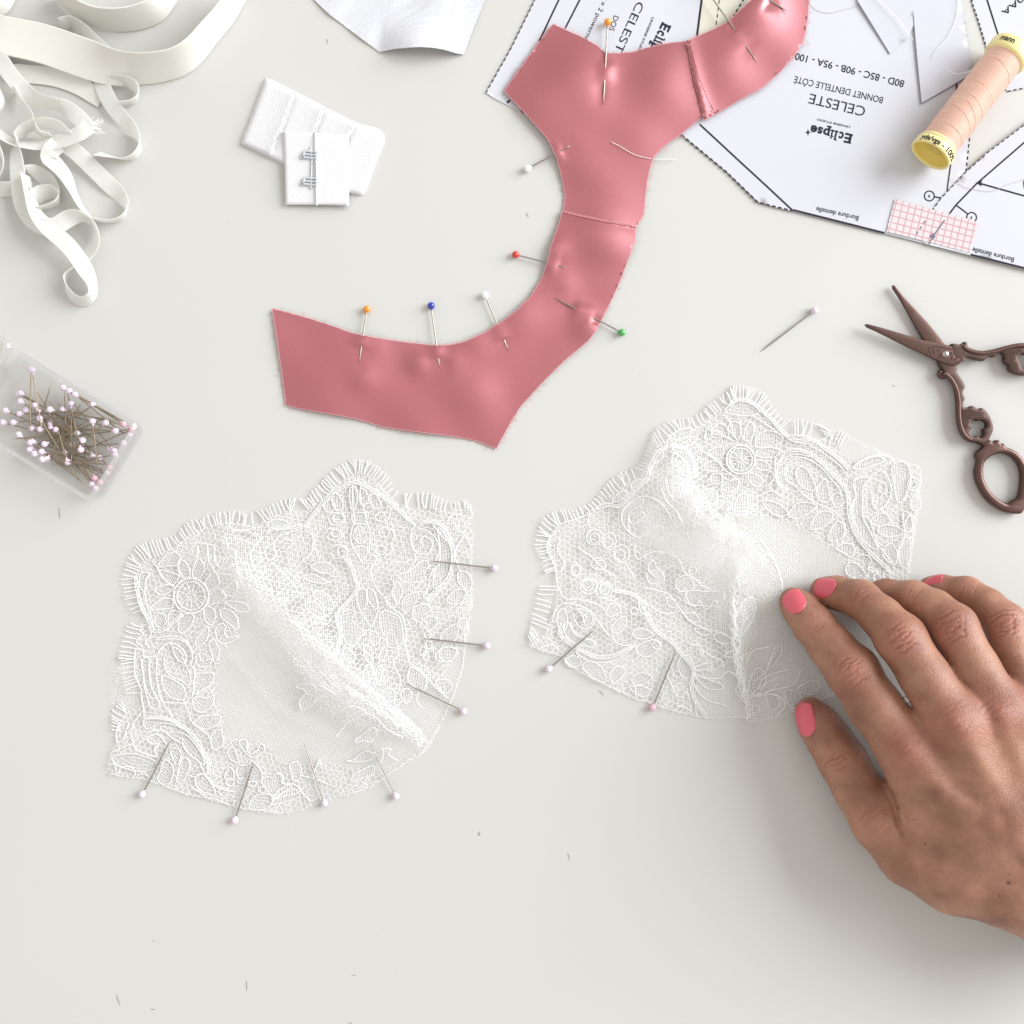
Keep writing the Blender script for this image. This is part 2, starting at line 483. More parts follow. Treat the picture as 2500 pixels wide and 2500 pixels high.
class Print:
    """writing and lines on one sheet; every line of writing and every drawn line is a part of its own"""
    def __init__(s, zf, dz=0.07): s.items = []; s.zf = zf; s.dz = dz; s.mb = MB()
    def _new(s, name): s.mb = MB(); s.items.append((name, s.mb)); return s.mb
    def line(s, pts, w=3.2, fresh=True, name='printed_line'):
        if fresh: s._new(name)
        s.mb.add(*strip(pts, w, s.zf, s.dz)); return s
    def lines(s, pts, w=3.2):
        s._new('printed_line')
        p = np.array(pts, float); d = np.gradient(p, axis=0); d /= np.linalg.norm(d, axis=1, keepdims=True)
        q = np.vstack([p[i] + (p[i + 1] - p[i]) * t for i in range(len(p) - 1) for t in np.linspace(0, 1, 6, endpoint=False)] + [p[-1]])
        d = np.gradient(q, axis=0); d /= np.linalg.norm(d, axis=1, keepdims=True); nn = np.stack([-d[:, 1], d[:, 0]], 1) * w / 2
        A, B = q + nn, q - nn; z = s.zf(q[:, 0], q[:, 1]) + s.dz; m = len(q)
        s.mb.add(np.vstack([P(A[:, 0], A[:, 1], z), P(B[:, 0], B[:, 1], z)]), [[i, i + 1, m + i + 1, m + i] for i in range(m - 1)])
        return s
    def dash(s, pts, on=9, off=6, w=3.0):
        s._new('dashed_line')
        for d in dashes(pts, on, off): s.line(d, w, False)
        return s
    def text(s, t, a, b, cap, bold=0.0):
        V, F = text_px(t, a, b, cap, bold)
        s._new('printed_text').add(P(V[:, 0], V[:, 1], s.zf(V[:, 0], V[:, 1]) + s.dz), F); return s
    def poly(s, pts, name='printed_mark'):
        p = np.array(pts, float)
        s._new(name).add(P(p[:, 0], p[:, 1], s.zf(p[:, 0], p[:, 1]) + s.dz), [list(range(len(p)))]); return s
    def circle(s, c, r, w=3):
        a = np.linspace(0, 2 * math.pi, 28)
        return s.line([(c[0] + r * math.cos(t), c[1] + r * math.sin(t)) for t in a], w, True, 'printed_circle')
    def build(s, name, mat, parent):
        for nm, mb in s.items:
            if not mb.n: continue
            o = mb.build(nm if name.startswith('printed') else name, mat, parent, False)
            if nm in ('dashed_line', 'printed_text'): o['kind'] = 'stuff'

def paper(name, loop, zf, mat, label, cat='pattern paper', group=None, step=16):
    V, F = sheet(loop, zf, 0.12, step)
    root = empty(name, tuple(P(*np.mean(np.array(loop)[:, :2], 0), 0)), label, cat, group)
    mesh_obj('sheet', V, F, mat, root)
    return root

def slab_word(pr, start, end, cap):
    """heavy slab-serif word: bold letters plus slab serifs"""
    pr._new('printed_text')
    letters = [('E', 0.0, 0.16), ('c', 0.185, 0.295), ('l', 0.345, 0.385), ('i', 0.435, 0.475), ('p', 0.51, 0.66), ('s', 0.675, 0.79), ('e', 0.80, 0.95)]
    a = np.array(start, float); b = np.array(end, float)
    d = (b - a); L = np.linalg.norm(d); d = d / L; up = np.array([d[1], -d[0]])
    at = lambda x, y: tuple(a + d * L * x + up * cap * y)
    for ch, x0, x1 in letters:
        V, F = glyphs(ch, 0.035)
        x = (V[:, 0] - V[:, 0].min()) / (np.ptp(V[:, 0])); y = V[:, 1] / cap_h()
        Q = a + (x0 + x * (x1 - x0))[:, None] * L * d + y[:, None] * cap * up
        pr.mb.add(P(Q[:, 0], Q[:, 1], pr.zf(Q[:, 0], Q[:, 1]) + pr.dz), F)
    w = cap * 0.16
    for x0, x1, y in [(-0.015, 0.10, 0.05), (-0.015, 0.10, 0.95), (0.322, 0.408, 0.05), (0.322, 0.37, 0.97), (0.415, 0.498, 0.05), (0.415, 0.45, 0.68), (0.495, 0.60, -0.27), (0.495, 0.53, 0.68)]:
        pr.line([at(x0, y), at(x1, y)], w, False)

def papers():
    # --- back-piece sheet, partly under the satin
    zA = lambda u, v: 0.32 + 0.25 * np.sin(u / 90.0 + v / 140.0) ** 2
    A = ZC([(320, -45), (160, 280), (15, 532), (70, 570), (235, 655), (420, 760), (900, 700), (1215, 420), (1227, 215), (1262, -45)])
    r = paper('pattern_sheet', A, zA, M['paper'], 'white paper pattern marked DOS under the left end of the pink satin')
    p = Print(zA)
    p.line(ZC([(455, -45), (320, 240)]), 4); p.line(ZC([(577, -45), (470, 165)]), 4)
    p.dash(ZC([(318, -45), (158, 280), (17, 530)]), 8, 7, 3)
    p.lines(ZC([(136, 592), (156, 574)]), 5); p.line(ZC([(215, 640), (232, 645)]), 5)
    p.line(ZC([(1262, -45), (1228, 214)]), 5)
    p.build('printed_lines', M['ink'], r)
    q = Print(zA)
    Q = zoomer(1180, 0, .20704)   # finer zoom of the same corner
    q.text('bonnet fond r x 2 powernet'[-15:], Q([(1430, -40)])[0], Q([(1165, 500)])[0], 11.5)
    q.text('DOS', Q([(1540, 180)])[0], Q([(1480, 350)])[0], 13)
    q.text('CELESTE', Q([(1812, 10)])[0], Q([(1500, 690)])[0], 20)
    q.text('LINGERIE STUDIO', Q([(1990, 200)])[0], Q([(1800, 640)])[0], 5.5, 0.02)
    a, b = ZC([(1030, 128)])[0], ZC([(925, 350)])[0]
    slab_word(q, a, b, 23)
    q.build('printed_text', M['ink'], r)

    # --- cream sheet between
    zK = lambda u, v: 0.2 + 0 * u
    K = ZC([(1225, -45), (1190, 420), (1420, 420), (1530, 120), (1580, -45)])
    r = paper('pattern_sheet', K, zK, M['paper_cream'], 'cream pattern paper with dashed lines above the narrow end of the satin')
    p = Print(zK)
    p.dash(ZC([(1363, -40), (1337, 160)]), 10, 7, 2.2); p.dash(ZC([(1520, -40), (1440, 90)]), 9, 6, 3.4)
    p.build('printed_lines', M['ink'], r)

    # --- large side-cup sheet
    zB = lambda u, v: 0.45 + 0.5 * np.clip((u - 1700) / 700, 0, 1) + 0.25 * np.sin(u / 150 + 1) ** 2
    B = ZC([(1500, 120), (1215, 420), (1135, 770), (1400, 988), (1580, 1162), (1680, 1192), (1773, 1213)]) + ZD([(300, 1550), (760, 1667), (1085, 1750), (1200, 1560), (1345, 1225), (1372, 985), (1386, 545), (1327, 150), (1305, -40), (-100, -40)])
    r = paper('pattern_sheet', B, zB, M['paper'], 'large white side-cup pattern sheet with sizes printed upside down beside the spool')
    p = Print(zB)
    p.lines(ZC([(1245, 715), (1450, 905), (1640, 1080), (1782, 1213)]), 4.2)
    p.dash(ZC([(1140, 775), (1400, 990), (1580, 1164), (1773, 1211)]), 9, 6, 3.6)
    p.lines(ZD([(108, 1500), (300, 1548), (760, 1664)]), 4.5)
    p.line(ZD([(1243, 1100), (1206, 1360)]), 3.2)
    p.dash(ZD([(1368, 985), (1342, 1222)]), 9, 6, 3)
    p.dash(ZD([(1328, 150), (1384, 540)]), 10, 6, 3)
    p.circle(ZD([(1080, 1400)])[0], 12, 3); p.line(ZD([(1114, 1406), (1164, 1414)]), 3.5)
    p.build('printed_lines', M['ink'], r)
    q = Print(zB)
    D = lambda x, y: ZD([(x, y)])[0]
    q.text('80D - 85C - 90B - 95A - 100', D(905, 578), D(128, 377), 16.5, 0.012)
    q.text('BONNET DENTELLE CÔTÉ', D(752, 695), D(120, 543), 15.5, 0.004)
    q.text('CELESTE', D(628, 765), D(230, 668), 24)
    q.text('LINGERIE STUDIO', D(514, 902), D(280, 846), 4.6, 0.02)
    slab_word(q, D(530, 962), D(222, 890), 22)
    st = [(213, 920), (219, 940), (238, 944), (219, 951), (213, 972), (207, 951), (190, 946), (207, 940)]
    q.poly(ZD(st))
    q.text('Bordure dentelle', D(577, 1545), D(275, 1478), 11.5, 0.012)
    q.text('B', D(1086, 1394), D(1073, 1391), 6.5, 0.02)
    q.build('printed_text', M['ink'], r)

    # --- right-hand sheet taped on
    zR = lambda u, v: zB(u, v) + 0.28
    Rr = ZD([(1860, 810), (1756, 892), (1490, 1092), (1332, 1236), (1160, 1418), (1050, 1575), (985, 1690), (1060, 1744), (1370, 1822), (1860, 1945)])
    r = paper('pattern_sheet', Rr, zR, M['paper'], 'white pattern sheet with a black arrow, taped on at the right edge')
    p = Print(zR)
    p.lines(ZD([(1860, 940), (1756, 1020), (1420, 1310), (1270, 1465), (1190, 1572), (1106, 1690)]), 4)
    p.dash(ZD([(1860, 814), (1756, 894), (1490, 1095), (1332, 1238), (1160, 1420), (1052, 1577), (1040, 1600)]), 9, 6, 2.6)
    p.line(ZD([(1440, 1310), (1860, 1428)]), 4)
    p.poly(ZD([(1410, 1305), (1460, 1290), (1448, 1312), (1455, 1332)]))
    p.line(ZD([(1272, 1466), (1360, 1532)]), 3.4); p.circle(ZD([(1382, 1553)])[0], 12, 3)
    p.lines(ZD([(1375, 1818), (1860, 1940)]), 4.5)
    p.build('printed_lines', M['ink'], r)
    q = Print(zR)
    q.text('Bordure dentelle', D(1688, 1842), D(1392, 1768), 11.5, 0.012)
    q.text('B', D(1388, 1548), D(1376, 1544), 6.5, 0.02)
    q.text('A', D(1790, 1300), D(1748, 1290), 18, 0.0)
    q.build('printed_text', M['ink'], r)

    # --- top right sheet
    zT = lambda u, v: 0.3 + 0 * u
    T = ZD([(1372, -40), (1385, 20), (1432, 160), (1490, 350), (1560, 520), (1640, 657), (1756, 632), (1860, 600), (1860, -40)])
    r = paper('pattern_sheet', T, zT, M['paper'], 'white pattern sheet with slanted size letters in the top right corner')
    p = Print(zT)
    p.dash(ZD([(1377, -40), (1387, 20), (1434, 160), (1492, 350)]), 7, 5, 3); p.line(ZD([(1480, -40), (1585, 290)]), 4)
    p.dash(ZD([(1640, 653), (1760, 628), (1860, 600)]), 8, 6, 3)
    p.build('printed_lines', M['ink'], r)
    q = Print(zT)
    q.text('80AA', D(1775, -62), D(1592, 82), 14, 0.012)
    q.build('printed_text', M['ink'], r)

    # --- two scraps of thin tracing paper
    zO = lambda u, v: zB(u, v) + 0.30 + 0.004 * np.clip(120 - v, 0, 120)
    O1 = ZD([(560, -40), (572, 18), (690, 210), (797, 386), (930, 270), (975, 160), (955, -40)])
    r = paper('tracing_scrap', O1, zO, M['tracing'], 'small pointed scrap of tracing paper above the printed sizes', 'paper scrap')
    p = Print(zO); p.lines(ZD([(572, 18), (690, 210), (797, 386)]), 2); p.build('pencil_line', M['ink_soft'], r)
    zO2 = lambda u, v: zB(u, v) + 0.55
    O2 = ZD([(948, -40), (965, 120), (992, 430), (1022, 742), (1200, 640), (1388, 528), (1345, 250), (1300, -40)])
    r = paper('tracing_scrap', O2, zO2, M['tracing'], 'pale tracing paper corner pointing down beside the peach spool', 'paper scrap')
    p = Print(zO2); p.lines(ZD([(948, -40), (965, 120), (992, 430), (1022, 740)]), 2.2); p.lines(ZD([(1024, 740), (1200, 638), (1386, 528)]), 2)
    p.build('pencil_line', M['ink_soft'], r)
    p = Print(zO2); p.line(ZD([(1275, 592), (1276, 655)]), 4.5); p.build('red_mark', M['ink_red'], r)

    # --- washi tape
    zW = lambda u, v: zR(u, v) + 0.16
    Wl = ZD([(835, 1420), (980, 1462), (1130, 1505), (1290, 1545), (1424, 1582), (1420, 1620), (1408, 1690), (1372, 1808), (1100, 1735), (775, 1656), (800, 1550)])
    V, F = sheet(Wl, zW, 0.08, 14)
    o = empty('washi_tape', tuple(P(2277, 545, 0)), 'white washi tape with a pink grid joining two pattern sheets', 'tape')
    mesh_obj('strip', V, F, M['washi'], o)
    g = Print(zW, 0.05)
    for i in range(13):
        t = (i + 0.3) / 12.6
        if t < 1:
            a = np.array([835, 1420]) + t * np.array([588, 162]); b = np.array([775, 1656]) + t * np.array([597, 152])
            g.line(ZD([tuple(a + (b - a) * 0.0), tuple(b)]), 2.0)
    for j in range(5):
        t = (j + 0.6) / 5.2
        a = np.array([835, 1420]) + t * np.array([-60, 236]); b = np.array([1424, 1582]) + t * np.array([-52, 226])
        g.line(ZD([tuple(a), tuple(b)]), 2.0)
    g.build('grid_line', M['washi_line'], o)
    g = Print(zW, 0.09)
    g.line(ZD([(1190, 1572), (1106, 1690)]), 3); g.dash(ZD([(1052, 1577), (980, 1685)]), 9, 7, 2.6)
    g.poly(ZD([(1103, 1666), (1126, 1690), (1103, 1714), (1080, 1690)])); g.line(ZD([(1092, 1712), (1080, 1745)]), 3)
    g.build('line_showing_through', M['ink_soft'], o)
    return zB, zO2, zR
zB, zO2, zR = papers()

# ------------------------------------------------------------------ pink satin
def satin():
    base = lambda u, v: 0.55 + 1.0 / (1 + np.exp((v - 430) / 25.0))
    bumps = []     # (u, v, amp mm, sigma px)
    C = lambda x, y: ZC([(x, y)])[0]
    Fz = lambda x, y: ZF([(x, y)])[0]
    broad = [(C(520, 420), 1.3, 55), (C(620, 640), 1.0, 50), (C(1010, 520), 1.5, 50), (C(1060, 300), .8, 40), (C(1400, 400), 1.6, 45), (C(1530, 160), 1.2, 40), (C(1600, 20), 2.2, 40), (C(1720, 300), 1.0, 45), (C(600, 960), .8, 50), (C(820, 1100), .7, 50),
             (C(330, 560), .6, 45), (C(880, 760), .5, 45),
             (Fz(1640, 190), 1.6, 42), (Fz(1740, 250), 1.2, 36), (Fz(1430, 270), 1.3, 26), (Fz(1610, 640), 1.5, 26), (Fz(1270, 600), 1.0, 34), (Fz(1060, 960), 1.1, 42), (Fz(1040, 720), .9, 28), (Fz(770, 820), 1.0, 20), (Fz(560, 720), .5, 20), (Fz(420, 900), .7, 70), (Fz(250, 760), .35, 60), (Fz(800, 1000), .5, 60), (Fz(1450, 800), .6, 40), (Fz(930, 800), .7, 22), (Fz(500, 900), .5, 20), (Fz(1480, 430), .8, 26)]
    for (p, a, s) in broad: bumps.append((p[0], p[1], a * (1.1 if p[0] > 1700 and p[1] < 300 else 1.45), s * 1.15))
    pins = {
        'orange_top': (C(715, 127), C(690, 605), .50, .73), 'white_left': (C(255, 970), C(500, 838), .60, .80),
        'red': (Fz(1245, 285), Fz(1497, 350), .60, .81), 'green': (Fz(1768, 668), Fz(1435, 497), .46, .71),
        'white_mid': (Fz(1095, 484), Fz(1212, 760), .48, .79), 'blue': (Fz(830, 536), Fz(873, 845), .62, .84),
        'orange_low': (Fz(515, 553), Fz(475, 822), .48, .69), 'top': (C(1262, -88), C(1580, 362), .60, .76), 'corner': (C(1490, -90), C(1760, 72), .30, .52)}
    pz = {}
    for k, (h, t, f0, f1) in pins.items():
        h = np.array(h); t = np.array(t)
        pz[k] = (1.5 + (1.0 if h[1] < 300 else 0) + (.6 if k in ('top', 'corner') else 0), 1.75 + (1.0 if t[1] < 430 else 0))
    def broadz(u, v):
        z = base(u, v) + 0.22 * np.sin(u / 47 + v / 61) + 0.16 * np.sin(u / 29 - v / 37 + 1)
        lo = 0.38 + (base(u, v) - 0.55)
        for (a, b, h, s) in bumps:
            z = z + h * np.exp(-((u - a) ** 2 + (v - b) ** 2) / (2 * s * s))
        return np.maximum(z, lo)
    for k, (h, t, f0, f1) in pins.items():
        h = np.array(h); t = np.array(t); m_ = h + (t - h) * (1 + f1) / 2
        zt = max(float(broadz(np.array([t[0]]), np.array([t[1]]))[0]), float(broadz(np.array([m_[0]]), np.array([m_[1]]))[0])) + .30
        pz[k] = (pz[k][0], zt)
    def zf(u, v):
        z = broadz(u, v)
        for k, (h, t, f0, f1) in pins.items():       # cloth rides over the hidden part of each pin and dips under its tip
            h = np.array(h); t = np.array(t); zh, zt = pz[k]
            L = np.linalg.norm(t - h); d = (t - h) / L
            s = ((u - h[0]) * d[0] + (v - h[1]) * d[1]) / L; w = np.abs((u - h[0]) * d[1] - (v - h[1]) * d[0])
            zp = zh + (zt - zh) * np.clip(s, 0, 1)
            mid_ = np.exp(-(w / 20) ** 2) / (1 + np.exp(-(s - f0 + .0) / .03)) / (1 + np.exp((s - f1 + .01) / .02))
            z = z * (1 - mid_) + np.maximum(z, zp + .42) * mid_
            end_ = np.exp(-(w / 22) ** 2) / (1 + np.exp(-(s - f1 - .02) / .012)) / (1 + np.exp((s - 1.08) / .03))
            z = z * (1 - end_) + np.minimum(z, zp - .36) * end_
            ent = np.exp(-(w / 12) ** 2) / (1 + np.exp((s - f0 + .03) / .012))
            z = z * (1 - ent) + np.minimum(z, zp - .42) * ent
        return np.maximum(z, 0.3)
    mid = ZC([(400, 138), (480, 175), (570, 215), (650, 260), (700, 303), (760, 308), (860, 300), (960, 270), (1060, 250), (1172, 235), (1190, 330), (1220, 480), (1268, 665), (1150, 760), (1030, 850), (980, 900), (960, 960), (940, 1050), (930, 1150), (920, 1240), (880, 1300), (800, 1288), (700, 1270), (560, 1240), (462, 1218), (470, 1130), (460, 1060), (440, 980), (420, 900), (370, 800), (310, 730), (230, 640), (120, 525), (250, 340)])
    up = ZC([(1165, 238), (1230, 210), (1320, 170), (1400, 130), (1450, 85), (1540, 0), (1570, -45), (1872, -45), (1870, 60), (1855, 180), (1840, 240), (1790, 320), (1700, 420), (1610, 500), (1500, 560), (1390, 625), (1270, 690), (1262, 660), (1215, 480), (1185, 330)])
    low = ZC([(455, 1212), (560, 1236), (700, 1266), (800, 1284), (884, 1300)]) + ZF([(1835, 150), (1830, 220), (1790, 330), (1730, 480), (1690, 560), (1640, 660), (1600, 710), (1480, 810), (1370, 920), (1270, 1030), (1220, 1110), (1150, 1238), (1060, 1200), (960, 1180), (840, 1165), (690, 1145), (590, 1130), (480, 1095), (330, 1065), (200, 1045), (118, 1025), (95, 850), (70, 680), (50, 550), (200, 590), (330, 630), (440, 670), (530, 690), (700, 715), (830, 730), (920, 730), (1000, 712), (1100, 665), (1170, 620), (1250, 560), (1320, 490), (1370, 410), (1400, 330), (1420, 240), (1450, 160)])
    root = empty('satin_strip', tuple(P(1400, 600, 0)), 'long curved strip of shiny rose pink satin stuck with coloured pins', 'satin fabric')
    seam1 = ZC([(1168, 238), (1190, 330), (1220, 480), (1266, 665)])
    seam2 = ZC([(462, 1218), (560, 1238), (700, 1268), (800, 1286), (880, 1300)])
    def zseam(line, amp, w, sgn):
        def f(u, v):
            d, t, s = polydist(u, v, line)
            return zf(u, v) + amp * np.exp(-(d / w) ** 2) * np.where(s * sgn > 0, 1, 0.2)
        return f
    edge = []
    for nm, loop, z in (('middle_panel', mid, zf), ('side_panel', up, zseam(seam1, 0.9, 22, -1)), ('long_panel', low, zseam(seam2, 0.6, 16, 1))):
        if nm != 'middle_panel': zz = lambda u, v, z=z: z(u, v) + 0.30
        else: zz = z
        V, F = sheet(loop, zz, 0.25, 6.5)
        o = mesh_obj(nm, V, F, M['satin'], root)
        uvl = o.data.uv_layers.new(name='UVMap'); li = np.zeros(len(o.data.loops), np.int64); o.data.loops.foreach_get('vertex_index', li)
        an = math.radians(12); XY = V[li][:, :2]; uvl.data.foreach_set('uv', np.stack([XY[:, 0] * math.cos(an) + XY[:, 1] * math.sin(an), -XY[:, 0] * math.sin(an) + XY[:, 1] * math.cos(an)], 1).ravel())
        eb = resample_loop(loop, 4.0); eb = np.vstack([eb, eb[:1]]) + rng.normal(0, .5, (len(eb) + 1, 2))
        mesh_obj('cut_edge', *tube(P(eb[:, 0], eb[:, 1], zz(eb[:, 0], eb[:, 1]) - .05), 0.00011, 5), M['thread_pink'], root)
        # frayed fibres along the cut edges
        mb = MB(); b = resample_loop(loop, 3.2)
        c = np.roll(b, -1, 0) - np.roll(b, 1, 0); c /= np.linalg.norm(c, axis=1, keepdims=True)
        nrm = np.stack([c[:, 1], -c[:, 0]], 1)
        test = b + nrm * 3
        nrm[inpoly(test[:, 0], test[:, 1], b)] *= -1
        ds = np.minimum(polydist(b[:, 0], b[:, 1], seam1)[0], polydist(b[:, 0], b[:, 1], seam2)[0])
        keep = (ds > 8) & (rng.random(len(b)) < 0.8)
        b = b[keep]; nrm = nrm[keep]; c = c[keep]
        ln = rng.gamma(2.0, 2.1, len(b))[:, None] + 0.8
        e = b + nrm * ln + c * rng.normal(0, 1.6, (len(b), 1)) * ln / 3
        zb = zz(b[:, 0], b[:, 1]) - 0.12
        A = P(b[:, 0] - nrm[:, 0] * 2, b[:, 1] - nrm[:, 1] * 2, zb); E = P(e[:, 0], e[:, 1], np.maximum(zb - ln[:, 0] * 0.06, 0.1))
        Vp, Fp = prisms(A, E, 0.00006)
        o = mesh_obj('frayed_edge', Vp, Fp, M['thread_pink'], root); o['kind'] = 'stuff'
    # stitches
    def stitch(line, on, off, r, mat, zz):
        mb = MB()
        for d in dashes(line, on, off):
            u = np.linspace(d[0][0], d[1][0], 4); v = np.linspace(d[0][1], d[1][1], 4)
            z = zz(u, v) + np.array([0.05, 0.22, 0.22, 0.05])
            mb.add(*tube(P(u, v, z), r, 5))
        o = mb.build('stitching', mat, root); o['kind'] = 'stuff'
    M['stitch'] = mat_thread('rose_stitch', srgb(236, 172, 178), 0.15)
    s1 = lambda u, v: zseam(seam1, 0.9, 22, -1)(u, v) + 0.30
    s2 = lambda u, v: zseam(seam2, 0.6, 16, 1)(u, v) + 0.30
    stitch(ZC([(1195, 248), (1212, 330), (1245, 450), (1290, 560), (1330, 640)]), 5, 2.5, 0.00011, M['stitch'], s1)
    stitch(ZC([(466, 1222), (560, 1243), (700, 1273), (800, 1291), (876, 1302)]), 6, 2, 0.00016, M['stitch'], s2)
    mb = MB()
    for a in ([(1160, 240), (1180, 262), (1205, 240), (1190, 235)], [(1262, 658), (1290, 652), (1275, 668), (1258, 660)], [(1315, 600), (1330, 625), (1312, 635), (1332, 640)], [(846, 1290), (868, 1300), (850, 1305), (880, 1296)]):
        q = smooth(ZC(a), 4); mesh_obj('thread_tail', *tube(P(q[:, 0], q[:, 1], zf(q[:, 0], q[:, 1]) + 1.15), 0.00012, 5), M['stitch'], root)
    return zf, {k: pins[k] + pz[k] for k in pins}
zsat, SATPINS = satin()

def loose_thread(pts, r, mat, z, label, name='thread_scrap', group=None):
    q = smooth(pts, 5, jit=0.25)
    o = mesh_obj(name, *tube(P(q[:, 0], q[:, 1], z(q[:, 0], q[:, 1])), r, 6), mat)
    return tag(o, label, 'thread', group)
loose_thread(ZC([(735, 815), (800, 850), (870, 890), (960, 912), (1050, 918), (1110, 917)]), 0.00012, M['thread_white'], lambda u, v: zsat(u, v) * (u < 1592) + 0.35 + 0.6 * (u >= 1592), 'short white thread lying across the pink satin')
loose_thread(ZD([(1290, -30), (1285, 60), (1270, 140), (1220, 250), (1150, 335), (1115, 380), (1105, 410)]), 0.00010, M['thread_white'], lambda u, v: zO2(u, v) + .4, 'fine white thread curving over the tracing paper beside the spool')
loose_thread(ZD([(690, -30), (760, 40), (850, 130), (910, 210), (965, 285)]), 0.00010, M['thread_white'], lambda u, v: zB(u, v) + 1.6, 'fine straight white thread crossing the small tracing scrap')
loose_thread(ZD([(215, 20), (280, 75), (370, 92), (460, 70), (560, 45)]), 0.00008, M['thread_pale'], lambda u, v: zB(u, v) + .2, 'pale pinkish thread on the pattern sheet beside the satin top')
loose_thread(ZD([(1230, 1275), (1320, 1330), (1400, 1352), (1530, 1365), (1640, 1318), (1756, 1282), (1830, 1270)]), 0.00008, M['thread_pale'], lambda u, v: zR(u, v) + .25, 'pale thread lying across the printed arrow')

# ------------------------------------------------------------------ white mesh fabric at the top
def mesh_fabric():
    loop = ZB([(545, -45), (620, 30), (700, 105), (850, 218), (960, 300), (1040, 360), (1150, 337), (1250, 328), (1330, 325), (1420, 331), (1500, 346), (1580, 370), (1625, 376), (1655, 300), (1690, 200), (1740, 80), (1790, -45)])
    e = ZB([(1040, 360), (1625, 376)])
    def zf(u, v):
        t = np.clip((u - e[0][0]) / (e[1][0] - e[0][0]), 0, 1)
        lift = 6.0 * np.sin(math.pi * t) ** 1.2 * np.exp(-((132 - v) / 70.0) ** 2)
        return 0.5 + lift + 1.2 * np.exp(-((u - 1090) / 60) ** 2) * np.clip(1 - v / 160, 0, 1) + 0.4 * np.sin(u / 40 + v / 55) ** 2
    V, F = sheet(loop, zf, 0.3, 8)
    o = mesh_obj('mesh_fabric', V, F, M['mesh'])
    tag(o, 'piece of sheer white mesh fabric at the top edge, lower edge curling up', 'fabric')
mesh_fabric()

